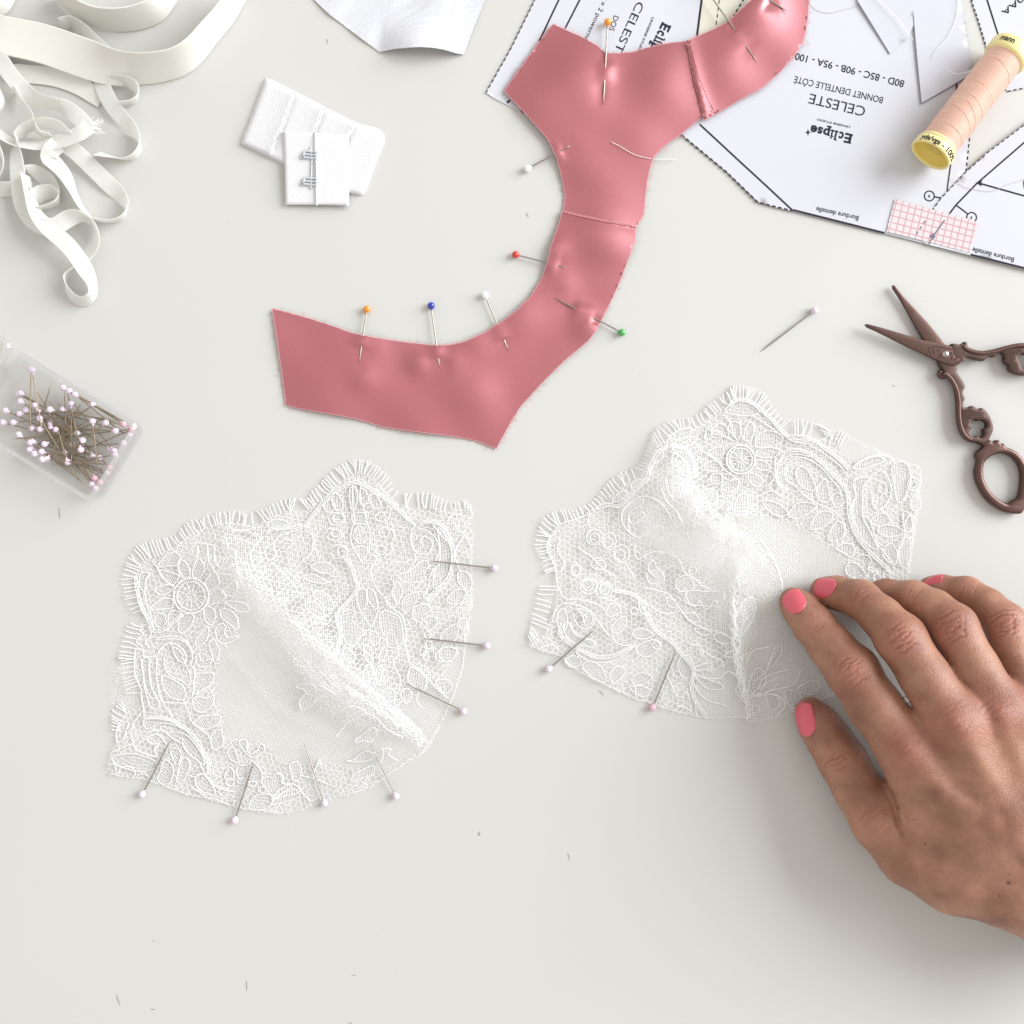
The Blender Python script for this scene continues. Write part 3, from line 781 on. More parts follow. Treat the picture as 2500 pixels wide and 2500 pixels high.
# ------------------------------------------------------------------ hook and eye tapes
def hooks():
    loop = smooth(ZB([(250, 540), (290, 550), (660, 740), (880, 850), (1035, 888), (1072, 925), (1080, 975), (1010, 1150), (945, 1335), (912, 1360), (830, 1340), (600, 1250), (380, 1140), (78, 998), (85, 960), (150, 800)]), 6, True)
    loop = np.vstack([ZB([(250, 540), (290, 552), (480, 648), (660, 742), (880, 852), (1000, 882), (1050, 900), (1075, 935), (1078, 985), (1010, 1150), (948, 1325), (930, 1350), (905, 1358), (830, 1340), (600, 1250), (380, 1142), (76, 998), (90, 950), (150, 800), (235, 570)])])
    a = np.array(ZB([(170, 770)])[0]); b = np.array(ZB([(1020, 1120)])[0]); d = (b - a) / np.linalg.norm(b - a)
    flaps = [np.linalg.norm(np.array(ZB([q])[0]) - a) for q in ((0, 0),)]
    seams = [ZB([(448, 655), (375, 850), (300, 1032)]), ZB([(655, 748), (610, 860), (560, 990), (520, 1190)]), ZB([(862, 868), (830, 930), (760, 1100), (720, 1290)])]
    rim = np.vstack([loop, loop[:1]])
    def zf(u, v):
        dd, _, _ = polydist(u, v, rim)
        z = 1.7 * np.sqrt(np.clip(1 - (1 - np.clip(dd / 15, 0, 1)) ** 2, 0, 1)) + 0.35
        for s in seams:
            ds, t, sd = polydist(u, v, s)
            sgn = sd   # raised flap on one side, falling on the other
            z = z + np.where(sgn > 0, 0.9 * np.exp(-ds / 24), -0.55 * np.exp(-(ds / 7) ** 2)) * np.clip(dd / 8, 0, 1)
        return z
    V, F = sheet(loop, zf, 0.3, 4)
    root = empty('eye_tape', tuple(P(770, 370, 0)), 'longer white fleece fastener tape with three sewn rows, lying underneath', 'fastener tape', 'bra fastener pieces')
    mesh_obj('pad', V, F, M['fleece'], root)
    for s in seams:
        mb = MB()
        for q in dashes(s, 2.6, 6):
            u = np.linspace(q[0][0], q[1][0], 3); v = np.linspace(q[0][1], q[1][1], 3)
            mb.add(*tube(P(u, v, zf(u, v) + 0.0), 0.00011, 5))
        o = mb.build('stitch_row', M['ink_pale'], root); o['kind'] = 'stuff'
    # hook tape on top
    l2 = ZB([(376, 905), (480, 915), (600, 922), (720, 928), (829, 931), (830, 1180), (828, 1432), (800, 1422), (600, 1418), (390, 1418), (385, 1200)])
    rim2 = np.vstack([np.array(l2), np.array(l2)[:1]])
    ridge = ZB([(596, 915), (597, 1050), (600, 1200), (606, 1425)])
    def z2(u, v):
        dd, _, _ = polydist(u, v, rim2)
        low = np.clip((v - ZB([(0, 950)])[0][1]) / 160, 0, 1)
        z = 3.1 - 1.3 * low + 0.55 * np.sqrt(np.clip(1 - (1 - np.clip(dd / 7, 0, 1)) ** 2, 0, 1))
        dr, t, s = polydist(u, v, ridge)
        z = z + 0.35 * np.exp(-(dr / 4) ** 2) + np.where(s < 0, 0.25, 0.0)
        return z
    V, F = sheet(l2, z2, 0.8, 3.2)
    root = empty('hook_tape', tuple(P(655, 415, 0)), 'small square white fastener tape with two wire hooks, lying on top', 'fastener tape', 'bra fastener pieces')
    mesh_obj('pad', V, F, M['tape_white'], root)
    q = smooth(ridge, 4); mesh_obj('folded_edge', *tube(P(q[:, 0], q[:, 1], z2(q[:, 0], q[:, 1]) + .1), 0.0004, 6), M['tape_white'], root)
    for cy in (1075, 1260):
        mb = MB()
        for k, dy in enumerate((-22, 0, 22)):
            pts = ZB([(505 + 6 * abs(k - 1), cy + dy * .55 + 6), (530, cy + dy - 6), (570, cy + dy), (612, cy + dy - 2)])
            q = smooth(pts, 3); mb.add(*tube(P(q[:, 0], q[:, 1], z2(q[:, 0], q[:, 1]) + .55), 0.00050, 6))
        q = smooth(ZB([(505, cy + 6), (494, cy + 16), (512, cy + 28)]), 3); mb.add(*tube(P(q[:, 0], q[:, 1], z2(q[:, 0], q[:, 1]) + .4), 0.0003, 6))
        mb.build('hook', M['hook'], root)
    mb = MB()
    for pts in ([(566, 1015), (572, 1100), (570, 1200), (566, 1310)], [(600, 1110), (604, 1170), (606, 1240)], [(555, 1030), (560, 1050)]):
        q = smooth(ZB(pts), 4); mb.add(*tube(P(q[:, 0], q[:, 1], z2(q[:, 0], q[:, 1]) + .45), 0.00028, 6))
    mb.build('wire', M['hook'], root)
M['ink_pale'] = mat_thread('pale_grey_stitch', srgb(150, 148, 150), 0.2)
M['hook'] = mat_basic('coated_hook_wire', srgb(216, 218, 226), 0.3, 0.03, 600, metal=0.35)
hooks()

# ------------------------------------------------------------------ elastics
def ribbon(pts, W, th=0.5):
    """pts (u, v, tilt deg, z_extra mm): flat band W px wide, tilt 0 = lying, 90 = on edge"""
    q = smooth([(p[0], p[1], p[2], p[3] if len(p) > 3 else 0.0) for p in pts], 6)
    w = W * S / 2
    t = np.radians(q[:, 2])
    zc = w * np.abs(np.sin(t)) * 1000 + th / 2 + 0.15 + np.maximum(q[:, 3], 0)
    c = P(q[:, 0], q[:, 1], zc)
    d = np.gradient(c, axis=0); d[:, 2] = 0; d /= np.linalg.norm(d, axis=1, keepdims=True) + 1e-12
    nrm = np.stack([-d[:, 1], d[:, 0], 0 * d[:, 0]], 1)
    cr = np.cos(t)[:, None] * nrm + np.sin(t)[:, None] * np.array([0, 0, 1.0])
    nn = np.cross(d, cr)
    m = len(c); V = []
    prof = [(-1, 0), (-.96, .5), (-.5, .5), (0, .5), (.5, .5), (.96, .5), (1, 0), (.96, -.5), (.5, -.5), (0, -.5), (-.5, -.5), (-.96, -.5)]
    n = len(prof)
    V = np.stack([c + cr * (w * a) + nn * (th / 1000 * b) for a, b in prof], 1).reshape(-1, 3)
    V[:, 2] = np.maximum(V[:, 2], 0.00012)
    F = [[i * n + j, i * n + (j + 1) % n, (i + 1) * n + (j + 1) % n, (i + 1) * n + j] for i in range(m - 1) for j in range(n)]
    F.append(list(range(n))[::-1]); F.append([(m - 1) * n + j for j in range(n)])
    return V, F

def sharp(o):
    o.data.set_sharp_from_angle(angle=math.radians(35)); return o

def elastics():
    A = ZA
    # wide plush band
    V, F = ribbon(A([(-90, 175, 0, 4), (0, 203, 2, 5), (250, 258, 8, 5), (500, 345, 20, 4), (640, 388, 40, 2), (760, 402, 58, 0), (900, 398, 66, 0), (1040, 366, 72, 0), (1140, 300, 78, 0), (1230, 195, 82, 0), (1330, 75, 84, 0), (1410, -60, 84, 0)]), 92, 0.7)
    tag(sharp(mesh_obj('wide_elastic', V, F, M['elastic'])), 'wide ivory elastic band sweeping across the top left corner', 'elastic', 'lingerie elastics')
    V, F = ribbon(A([(330, -70, 60), (400, 10, 62), (480, 70, 66), (580, 106, 68), (700, 116, 68), (820, 98, 68), (920, 50, 68), (990, -50, 66)]), 70, .7)
    tag(sharp(mesh_obj('wide_elastic', V, F, M['elastic'])), 'second ivory elastic loop hanging in from the top edge', 'elastic', 'lingerie elastics')
    V, F = ribbon(A([(-60, 60, 70), (0, 10, 70), (40, -60, 72)]), 60, 1.0)
    tag(sharp(mesh_obj('wide_elastic', V, F, M['elastic'])), 'bit of ivory elastic in the very top left corner', 'elastic', 'lingerie elastics')
    V, F = ribbon(A([(-40, 330, 20, 0), (60, 430, 15, 0), (110, 432, 10, 0), (300, 452, 8), (450, 500, 6), (600, 585, 10)]), 44, .7)
    tag(sharp(mesh_obj('ivory_elastic', V, F, M['elastic'])), 'flat ivory elastic length just below the wide band', 'elastic', 'lingerie elastics')
    root = empty('narrow_ribbon', tuple(P(150, 400, 0)), 'tangle of narrow white ribbon elastic looping down the left side', 'ribbon', 'lingerie elastics')
    W = 40
    loops = [
        [(360, 140, 75, 0), (420, 130, 70, 0), (480, 175, 40, 1), (560, 260, 20, 1), (660, 350, 20, 0)],
        [(-60, 300, 10, 5), (0, 350, 8, 5), (60, 440, 5, 5), (130, 520, 10, 4), (220, 590, 35, 3), (320, 612, 60, 3), (400, 645, 25, 4), (470, 700, 5, 5), (520, 760, 0, 6)],
        [(525, 742, 0, 7), (470, 785, 8, 7), (400, 815, 10, 6), (330, 835, 12, 5), (240, 852, 30, 3), (140, 850, 50, 2), (60, 830, 60, 1), (-40, 760, 60, 0)],
        [(590, 430, 5, 1), (610, 520, 8, 2), (660, 620, 12, 2), (730, 705, 25, 1), (800, 780, 55, 0), (828, 850, 78, 0), (800, 912, 84, 0), (740, 938, 80, 0), (660, 925, 70, 0), (570, 905, 60, 0)],
        [(660, 472, 70, 0), (740, 480, 68, 0), (800, 510, 60, 0), (815, 560, 70, 0), (780, 598, 80, 0), (710, 612, 84, 0)],
        [(100, 800, 85, 2), (92, 880, 35, 3), (100, 980, 12, 4), (108, 1080, 8, 4), (125, 1200, 12, 4), (170, 1290, 25, 4), (250, 1335, 20, 5), (330, 1330, 15, 5), (400, 1290, 30, 4), (470, 1272, 60, 3), (540, 1310, 66, 1), (572, 1375, 60, 1), (555, 1450, 35, 1), (500, 1520, 30, 1), (430, 1570, 60, 1), (385, 1630, 78, 0), (392, 1700, 60, 0), (440, 1762, 55, 0), (500, 1775, 66, 0), (545, 1735, 82, 1), (540, 1670, 70, 2), (490, 1570, 25, 4), (420, 1470, 8, 6), (350, 1400, 5, 7), (280, 1340, 20, 6), (215, 1260, 55, 4), (175, 1150, 78, 2), (150, 1030, 82, 1)],
        [(380, 850, 15, 3), (450, 900, 8, 3), (540, 985, 5, 2), (640, 1085, 8, 1), (710, 1150, 30, 0), (748, 1210, 60, 0), (725, 1275, 78, 0), (660, 1302, 84, 0), (560, 1290, 86, 0), (490, 1235, 84, 0), (430, 1130, 80, 1), (380, 1030, 50, 2), (320, 960, 25, 3), (290, 930, 20, 4), (300, 890, 40, 4), (340, 850, 40, 4)],
        [(105, 800, 84, 1), (150, 755, 80, 2), (220, 732, 75, 3), (290, 728, 65, 4), (350, 752, 50, 4), (390, 800, 35, 4), (420, 840, 30, 3)],
        [(90, 520, 75, 0), (120, 610, 45, 1), (165, 690, 30, 2), (205, 745, 60, 3), (250, 790, 80, 2), (310, 808, 84, 1)],
        [(150, 1010, 70, 0), (220, 1022, 30, 0), (290, 1070, 25, 0), (345, 1140, 60, 0), (335, 1190, 80, 0), (280, 1218, 84, 0), (210, 1228, 84, 0)],
        [(190, 1180, 60, 0), (240, 1140, 45, 0), (310, 1130, 50, 0), (350, 1150, 70, 0)],
        [(-60, 470, 30, 2), (-5, 520, 70, 2), (12, 580, 80, 2), (-10, 640, 80, 2), (-60, 680, 70, 2)],
        [(-50, 830, 40, 1), (5, 900, 60, 2), (18, 980, 60, 2), (-20, 1050, 50, 1), (-60, 1060, 40, 1)],
        [(-50, 1120, 40, 0), (40, 1115, 45, 0), (120, 1120, 45, 0), (190, 1140, 60, 0)]]
    for k, l in enumerate(loops):
        V, F = ribbon(A(l), W, .32)
        o = mesh_obj('ribbon_loop', V, F, M['elastic_white'], root); o.data.set_sharp_from_angle(angle=math.radians(35))
    # frayed cut end
    mb = MB(); c0 = A([(520, 750)])[0]
    for i in range(34):
        a0 = np.array(A([(500 + rng.random() * 30, 735 + rng.random() * 45)])[0]); L = 14 + rng.random() * 30
        th = math.radians(-25 + rng.normal(0, 22)); e = a0 + L * np.array([math.cos(th), math.sin(th)]); m_ = (a0 + e) / 2 + rng.normal(0, 2, 2)
        q = smooth([tuple(a0), tuple(m_), tuple(e)], 5); mb.add(*tube(P(q[:, 0], q[:, 1], np.linspace(6.5, 3 + 2 * rng.random(), len(q))), 0.00009, 4))
    o = mb.build('frayed_end', M['thread_white'], root); o['kind'] = 'stuff'
elastics()
# ------------------------------------------------------------------ pins
def sphere(c, r, nu=14, nv=9):
    V = []; F = []
    for i in range(nv + 1):
        th = math.pi * i / nv
        for j in range(nu):
            ph = 2 * math.pi * j / nu
            V.append((c[0] + r * math.sin(th) * math.cos(ph), c[1] + r * math.sin(th) * math.sin(ph), c[2] + r * math.cos(th)))
    for i in range(nv):
        for j in range(nu):
            F.append([i * nu + j, (i + 1) * nu + j, (i + 1) * nu + (j + 1) % nu, i * nu + (j + 1) % nu])
    return np.array(V), F

RH = 0.00150
def pin(head, tip, zh, zt, color, label, group, shaft='steel', r=0.00031, rh=RH):
    h = P(head[0], head[1], zh); t = P(tip[0], tip[1], zt)
    root = empty('pin', (float(h[0]), float(h[1]), 0.0), label, 'pin', group)
    s = np.linspace(0, 1, 12)[:, None]
    pts = h + (t - h) * s
    rad = np.full(12, r); rad[-1] = r * 0.12; rad[-2] = r * 0.62; rad[-3] = r * 0.92
    mesh_obj('shaft', *tube(pts, rad, 8), M[shaft], root)
    d = (t - h) / np.linalg.norm(t - h)
    V, F = sphere(h, rh)
    mesh_obj('head', V, F, M['head_' + color], root)
    # little collar where the shaft enters the head
    mesh_obj('collar', *tube(np.array([h + d * RH * .8, h + d * RH * 1.25]), [0.00052, 0.00036], 8), M['head_' + color], root)
    return root

sp = SATPINS
zs = lambda p: float(zsat(np.array([p[0]]), np.array([p[1]]))[0])
G1 = 'pins in the pink satin'
for key, col, lab in (('orange_top', 'orange', 'orange-headed pin over the DOS pattern sheet'), ('white_left', 'white', 'white-headed pin left of the satin, above the red one'),
                      ('red', 'red', 'red-headed pin in the inner curve of the satin'), ('green', 'green', 'green-headed pin at the outer bend of the satin'),
                      ('white_mid', 'white', 'white-headed pin between the blue pin and the red pin'), ('blue', 'blue', 'blue-headed pin above the long satin panel'),
                      ('orange_low', 'orange', 'orange-headed pin nearest the cut left end of the satin'), ('top', 'white', 'pin in the satin side panel with its head above the picture edge'),
                      ('corner', 'white', 'pin whose tip shows in the top corner of the satin')):
    h, t, f0, f1, zh, zt = sp[key]
    pin(h, t, zh, zt, col, lab, G1)
pin(*ZG([(520, 325), (155, 605)]), 1.55, 0.4, 'lilac', 'lone pale pink pin lying on the table left of the scissors', None)

def zl_placeholder(u, v): return 0 * u
LP = [(L2([(1815, 1028), (1245, 962)]), 'top lilac pin on the right edge of the left lace cup'), (L2([(1750, 1705), (1190, 1640)]), 'middle lilac pin on the right edge of the left lace cup'),
      (L4([(1572, 588), (1100, 362)]), 'lowest slanting lilac pin on the right edge of the left lace cup'), (L4([(1022, 1278), (810, 845)]), 'rightmost lilac pin along the bottom edge of the left lace cup'),
      (L4([(442, 1335), (275, 850)]), 'second lilac pin from the right along the bottom of the left lace cup'), (L3([(1287, 1710), (1470, 1145)]), 'lowest lilac pin, under the middle of the left lace cup'),
      (L3([(415, 1465), (690, 935)]), 'leftmost lilac pin at the lower left corner of the left lace cup'),
      (R3([(187, 790), (545, 480)]), 'lilac pin at the lower left corner of the right lace cup'), (R3([(975, 1085), (1160, 635)]), 'rosy-headed pin at the bottom edge of the right lace cup')]

def lace_pins(zl, zr):
    for k, (pp, lab) in enumerate(LP):
        zf = zl if k < 7 else zr
        u = np.array([pp[0][0], pp[1][0]]); v = np.array([pp[0][1], pp[1][1]])
        zt = float(zf(u, v)[1]) + 0.9
        pin(pp[0], pp[1], 1.6, zt, 'pink' if k == 8 else 'lilac', lab, 'pins in the lace cups')

# ------------------------------------------------------------------ box of pins
def pin_box():
    TL = np.array(P(*ZE([(235, 320)])[0], 0)[:2]); TR = np.array(P(*ZE([(1452, 1062)])[0], 0)[:2])
    ax = (TR - TL) / np.linalg.norm(TR - TL); ay = np.array([ax[1], -ax[0]])     # ay points to the lower left
    Lx = np.linalg.norm(TR - TL); Ly = 0.0352; Hh = 0.0125
    if ay[1] > 0: ay = -ay
    org = TL
    W = lambda x, y, z: np.array([*(org + ax * x + ay * y), z])
    root = empty('pin_box', tuple(W(Lx / 2, Ly / 2, 0)), 'open clear plastic box full of lilac-headed pins at the left edge', 'box')
    def rrect(x0, y0, x1, y1, r, n=5):
        out = []
        for cx, cy, a0 in ((x1 - r, y1 - r, 0), (x0 + r, y1 - r, 90), (x0 + r, y0 + r, 180), (x1 - r, y0 + r, 270)):
            for i in range(n + 1):
                a = math.radians(a0 + 90 * i / n); out.append((cx + r * math.cos(a), cy + r * math.sin(a)))
        return out
    def tray(x0, y0, x1, y1, h, parent, t=0.0011, rim=0.0012):
        o1 = rrect(x0, y0, x1, y1, 0.0028); i1 = rrect(x0 + t, y0 + t, x1 - t, y1 - t, 0.002)
        o0 = rrect(x0 + .0006, y0 + .0006, x1 - .0006, y1 - .0006, 0.0028)
        n = len(o1)
        mb = MB()
        rings = [(o0, 0.0002), (o1, 0.0012), (o1, h - 0.0006), (o0, h), (i1, h), (i1, 0.0016)]
        V = np.array([W(x, y, z) for ring, z in rings for x, y in ring])
        F = [[k * n + j, k * n + (j + 1) % n, (k + 1) * n + (j + 1) % n, (k + 1) * n + j] for k in range(5) for j in range(n)]
        mesh_obj('wall', V, F, M['plastic'], parent)
        V = np.array([W(x, y, 0.0002) for x, y in o0] + [W(x, y, 0.0015) for x, y in i1])
        mesh_obj('floor', V, [list(range(n))[::-1], [n + j for j in range(n)]], M['plastic'], parent, False)
        V = np.array([W(x, y, h + .0001) for x, y in o1] + [W(x, y, h + .0001) for x, y in i1] + [W(x, y, h - rim) for x, y in rrect(x0 - .0007, y0 - .0007, x1 + .0007, y1 + .0007, 0.0033)])
        F = [[j, (j + 1) % n, n + (j + 1) % n, n + j] for j in range(n)] + [[2 * n + j, 2 * n + (j + 1) % n, (j + 1) % n, j] for j in range(n)]
        mesh_obj('rim', V, F, M['plastic_edge'], parent)
    tray(0, 0, Lx, Ly, Hh, root)
    lid = mesh_obj('hinge', np.array([W(-0.0035, Ly * .2, .001), W(0, Ly * .2, .001), W(0, Ly * .8, .001), W(-0.0035, Ly * .8, .001), W(-0.0035, Ly * .2, .004), W(0, Ly * .2, .004), W(0, Ly * .8, .004), W(-0.0035, Ly * .8, .004)]),
                   [[3, 2, 1, 0], [4, 5, 6, 7], [0, 1, 5, 4], [1, 2, 6, 5], [2, 3, 7, 6], [3, 0, 4, 7]], M['plastic'], root, False)
    tray(-0.0035 - Lx, -0.0006, -0.0035, Ly + 0.0006, 0.006, lid)
    for sx, sy in ((Lx + .0004, Ly * .42), (Lx * .36, -.0004), (Lx * .6, -.0004)):
        V, F = sphere(W(sx, sy, Hh - .003), 0.0012, 8, 6); mesh_obj('catch', V, F, M['plastic'], root)
    heads = [(370, 415), (315, 470), (200, 725), (200, 805), (250, 893), (55, 895), (30, 1013), (130, 1013), (185, 1130), (390, 970), (498, 1027), (393, 1080), (490, 885), (615, 885), (700, 828), (668, 590), (710, 657), (745, 722), (938, 797), (910, 1000), (1040, 1015), (1135, 1095), (1235, 995), (1300, 1065), (1300, 1143), (1352, 1110), (297, 1210), (320, 1255), (437, 1225), (408, 1300), (335, 1325), (415, 1375), (462, 1372), (812, 1188), (795, 1280), (665, 1400), (1120, 1290), (1180, 1360), (1115, 1480), (1100, 1530), (1285, 1260), (930, 1560), (985, 1600), (903, 1620), (915, 1685), (990, 1690)]
    hx = np.random.default_rng(8)
    for _ in range(16):
        a_, b_ = hx.random(2); heads.append((150 + 1000 * a_ - 260 * b_ + 60, 640 + 620 * a_ + 460 * b_))
    tips = {0: (435, 1105), 1: (315, 1145), 2: (690, 1010), 3: (720, 1130), 5: (660, 1170), 8: (720, 1500), 12: (1100, 960), 13: (1190, 1000), 15: (1150, 915), 16: (1200, 960), 17: (1230, 1130), 18: (480, 1180), 19: (980, 1370), 21: (560, 1060), 22: (480, 575), 26: (760, 1560), 29: (980, 1500), 31: (975, 1745), 33: (500, 960), 36: (930, 1050), 30: (1050, 1320), 25: (700, 1340), 37: (640, 1500), 34: (1010, 1200)}
    inner = [(np.array(q) * [1, 1]) for q in rrect(0.0016, 0.0016, Lx - .0016, Ly - .0016, .002)]
    def loc(p):   # world xy -> box coordinates
        d = np.array(p[:2]) - org; return np.array([d @ ax, d @ ay])
    r2 = np.random.default_rng(3)
    PL = 0.0268
    for k, hq in enumerate(heads):
        high = k in (0, 1, 19, 21, 33, 34, 31, 20, 12)
        zh = (9.5 if k < 2 else 7.0 + 1.5 * r2.random()) if high else (3.2 + 3.2 * r2.random() if k < 46 else 2.8 + 1.6 * r2.random())
        u, v = ZE([hq])[0]
        h = P(u, v, zh); lh = np.clip(loc(h), [0.0033, 0.0033], [Lx - .0033, Ly - .0033])
        best = None
        if k in tips:
            lt = loc(P(*ZE([tips[k]])[0], zh * .6))
            ang0 = math.atan2(*(lt - lh)[::-1])
        else:
            c = np.array([Lx * .52, Ly * .55]) - lh; ang0 = math.atan2(c[1], c[0]) + r2.normal(0, 0.45)
        for da in sorted(np.linspace(-1.6, 1.6, 61), key=abs):
            e = lh + PL * np.array([math.cos(ang0 + da), math.sin(ang0 + da)])
            if 0.0022 < e[0] < Lx - 0.0022 and 0.0022 < e[1] < Ly - .0022:
                best = e; break
        if best is None:
            best = lh + PL * .7 * np.array([math.cos(ang0), math.sin(ang0)])
        wh = W(*lh, zh / 1000); wt = W(*best, (7.5 if k < 2 else 2.2 + 3.2 * r2.random()) / 1000)
        f = lambda w: ((w[0] / (S * (HC - w[2]) / HC)) + 1250, 1250 - w[1] / (S * (HC - w[2]) / HC))
        if k < 2: lab = ('tall lilac pin on top of the pin box, right one of the leaning pair', 'tall lilac pin on top of the pin box, left one of the leaning pair')[k]
        else:
            zone = 'at its upper left end' if lh[0] < Lx * .3 else ('in its middle' if lh[0] < Lx * .66 else 'at its lower right end')
            wall = ' near the lower wall' if lh[1] > Ly * .66 else (' near the upper wall' if lh[1] < Ly * .33 else '')
            lab = ('rosy' if k in (22, 23, 25, 38, 41, 42) else 'lilac') + '-headed pin inside the clear box, ' + zone + wall
        pin(f(wh), f(wt), wh[2] * 1000, wt[2] * 1000, 'pink' if k in (22, 23, 25, 38, 41, 42) else 'lilac', lab, 'pins in the clear box', 'steel_warm', 0.00025, 0.00132)
pin_box()

# ------------------------------------------------------------------ spool of peach thread
def spool():
    a = P(*ZD([(1083, 1112)])[0], 9.6); b = P(*ZD([(1672, 345)])[0], 9.6)
    ax = (b - a); L = np.linalg.norm(ax); ax /= L
    side = np.cross([0, 0, 1.0], ax); side /= np.linalg.norm(side)      # to the left of the axis
    zz = np.array([0, 0, 1.0])
    root = empty('thread_spool', tuple((a + b) / 2 * np.array([1, 1, 0])), 'spool of peach thread with pale yellow ends lying on the pattern papers', 'spool')
    def lathe(name, prof, mat, n=48, parent=root):
        V = []; m = len(prof)
        for s, r in prof:
            for j in range(n):
                t = 2 * math.pi * j / n
                V.append(a + ax * s + r * (math.cos(t) * zz + math.sin(t) * side))
        F = [[i * n + j, i * n + (j + 1) % n, (i + 1) * n + (j + 1) % n, (i + 1) * n + j] for i in range(m - 1) for j in range(n)]
        return mesh_obj(name, np.array(V), F, mat, parent)
    R = 0.0086; mm = 0.001
    R_rim = R
    fl = lathe('front_flange', [(1.3 * mm, R - 1.05 * mm), (0.2 * mm, R - .95 * mm), (0, R - .6 * mm), (.15 * mm, R - .1 * mm), (.6 * mm, R), (3.6 * mm, R), (3.9 * mm, R - .35 * mm), (4.2 * mm, R - .5 * mm), (4.4 * mm, R - .3 * mm), (5.0 * mm, R - .35 * mm), (5.5 * mm, R - .8 * mm), (6.0 * mm, 7.0 * mm), (6.2 * mm, 5 * mm)], M['spool'])
    lathe('recess', [(0.9 * mm, R - 1.0 * mm), (3.4 * mm, R - 1.5 * mm), (4.0 * mm, R - 2.2 * mm), (4.1 * mm, 4.4 * mm), (3.5 * mm, 4.1 * mm), (3.4 * mm, 3.7 * mm), (9 * mm, 3.4 * mm), (9 * mm, 0.01 * mm)], M['spool_in'], parent=fl)
    lathe('rear_flange', [(L - 6.4 * mm, 5.0 * mm), (L - 6.0 * mm, R - .9 * mm), (L - 5.5 * mm, R - .15 * mm), (L - 5.0 * mm, R), (L - .8 * mm, R), (L - .2 * mm, R - .3 * mm), (L, R - .9 * mm), (L, 3 * mm), (L - 2 * mm, 2.8 * mm)], M['spool'])
    # winding: fine rounds of thread, swelling a little
    prof = []; s0, s1 = 5.4 * mm, L - 5.8 * mm
    turns = 104; r4 = np.random.default_rng(5)
    swell = lambda f: 7.35 * mm + 0.30 * mm * math.sin(math.pi * f) + 0.12 * mm * math.sin(9 * f)
    for i in range(turns):
        f = i / turns; j = r4.normal(0, 0.035) * mm
        for q, dr in ((0, -0.10), (.25, 0.03), (.5, 0.07), (.75, .03)):
            ff = (i + q) / turns
            prof.append((s0 + (s1 - s0) * ff, swell(ff) + dr * mm + j))
    w = lathe('winding', prof, M['peach'], 40)
    # crossing strands
    def strand(f0, f1, t0, t1, r=0.00010, lift=0.07):
        n = 26; pts = []
        for i in range(n):
            q = i / (n - 1); f = f0 + (f1 - f0) * q; t = math.radians(t0 + (t1 - t0) * q)
            rr = swell(f) + lift * mm
            pts.append(a + ax * (s0 + (s1 - s0) * f) + rr * (math.cos(t) * zz + math.sin(t) * side))
        mesh_obj('crossing_strand', *tube(np.array(pts), r, 6), M['peach'], w)
    for f0, f1, t0, t1 in ((.34, .20, 60, -80), (.50, .40, 75, -80), (.40, .26, 20, -85), (.62, .56, 60, -85), (.88, .80, 30, -80), (.14, .10, 60, -85)):
        strand(f0, f1, t0, t1)
    # loose tail
    t0 = a + ax * (s0 + (s1 - s0) * .72) + swell(.72) * (math.cos(1.2) * zz + math.sin(1.2) * side)
    e = P(*ZD([(1200, 490)])[0], 3.0); m_ = P(*ZD([(1275, 530)])[0], 5.5)
    q = smooth([tuple(t0 * 1000), tuple(m_ * 1000), tuple(e * 1000)], 1.2); mesh_obj('loose_tail', *tube(np.array(q) / 1000, 0.00012, 6), M['thread_white'], w)
    # writing round the flanges
    def wrap(s, ang0, ang1, base, cap, parent, rr=R):
        V, F = glyphs(s, 0.03)
        # subdivide nothing: letters are tiny
        x = (V[:, 0] - V[:, 0].min()) / np.ptp(V[:, 0]); y = V[:, 1] / cap_h()
        t = np.radians(ang0 + x * (ang1 - ang0))
        Q = a + (base + y * cap)[:, None] * ax + (rr + 0.00005) * (np.cos(t)[:, None] * zz + np.sin(t)[:, None] * side)
        mesh_obj('printed_text', Q, F, M['ink'], parent, False)
    wrap('yds/vgs', 62, 4, 1.0 * mm, 2.1 * mm, fl)
    wrap('- 100%', -2, -66, 1.0 * mm, 2.1 * mm, fl)
    rf = [o for o in bpy.data.objects if o.name.startswith('rear_flange')][0]
    wrap('mann', 52, 12, L - 3.7 * mm, 2.3 * mm, rf)
spool()

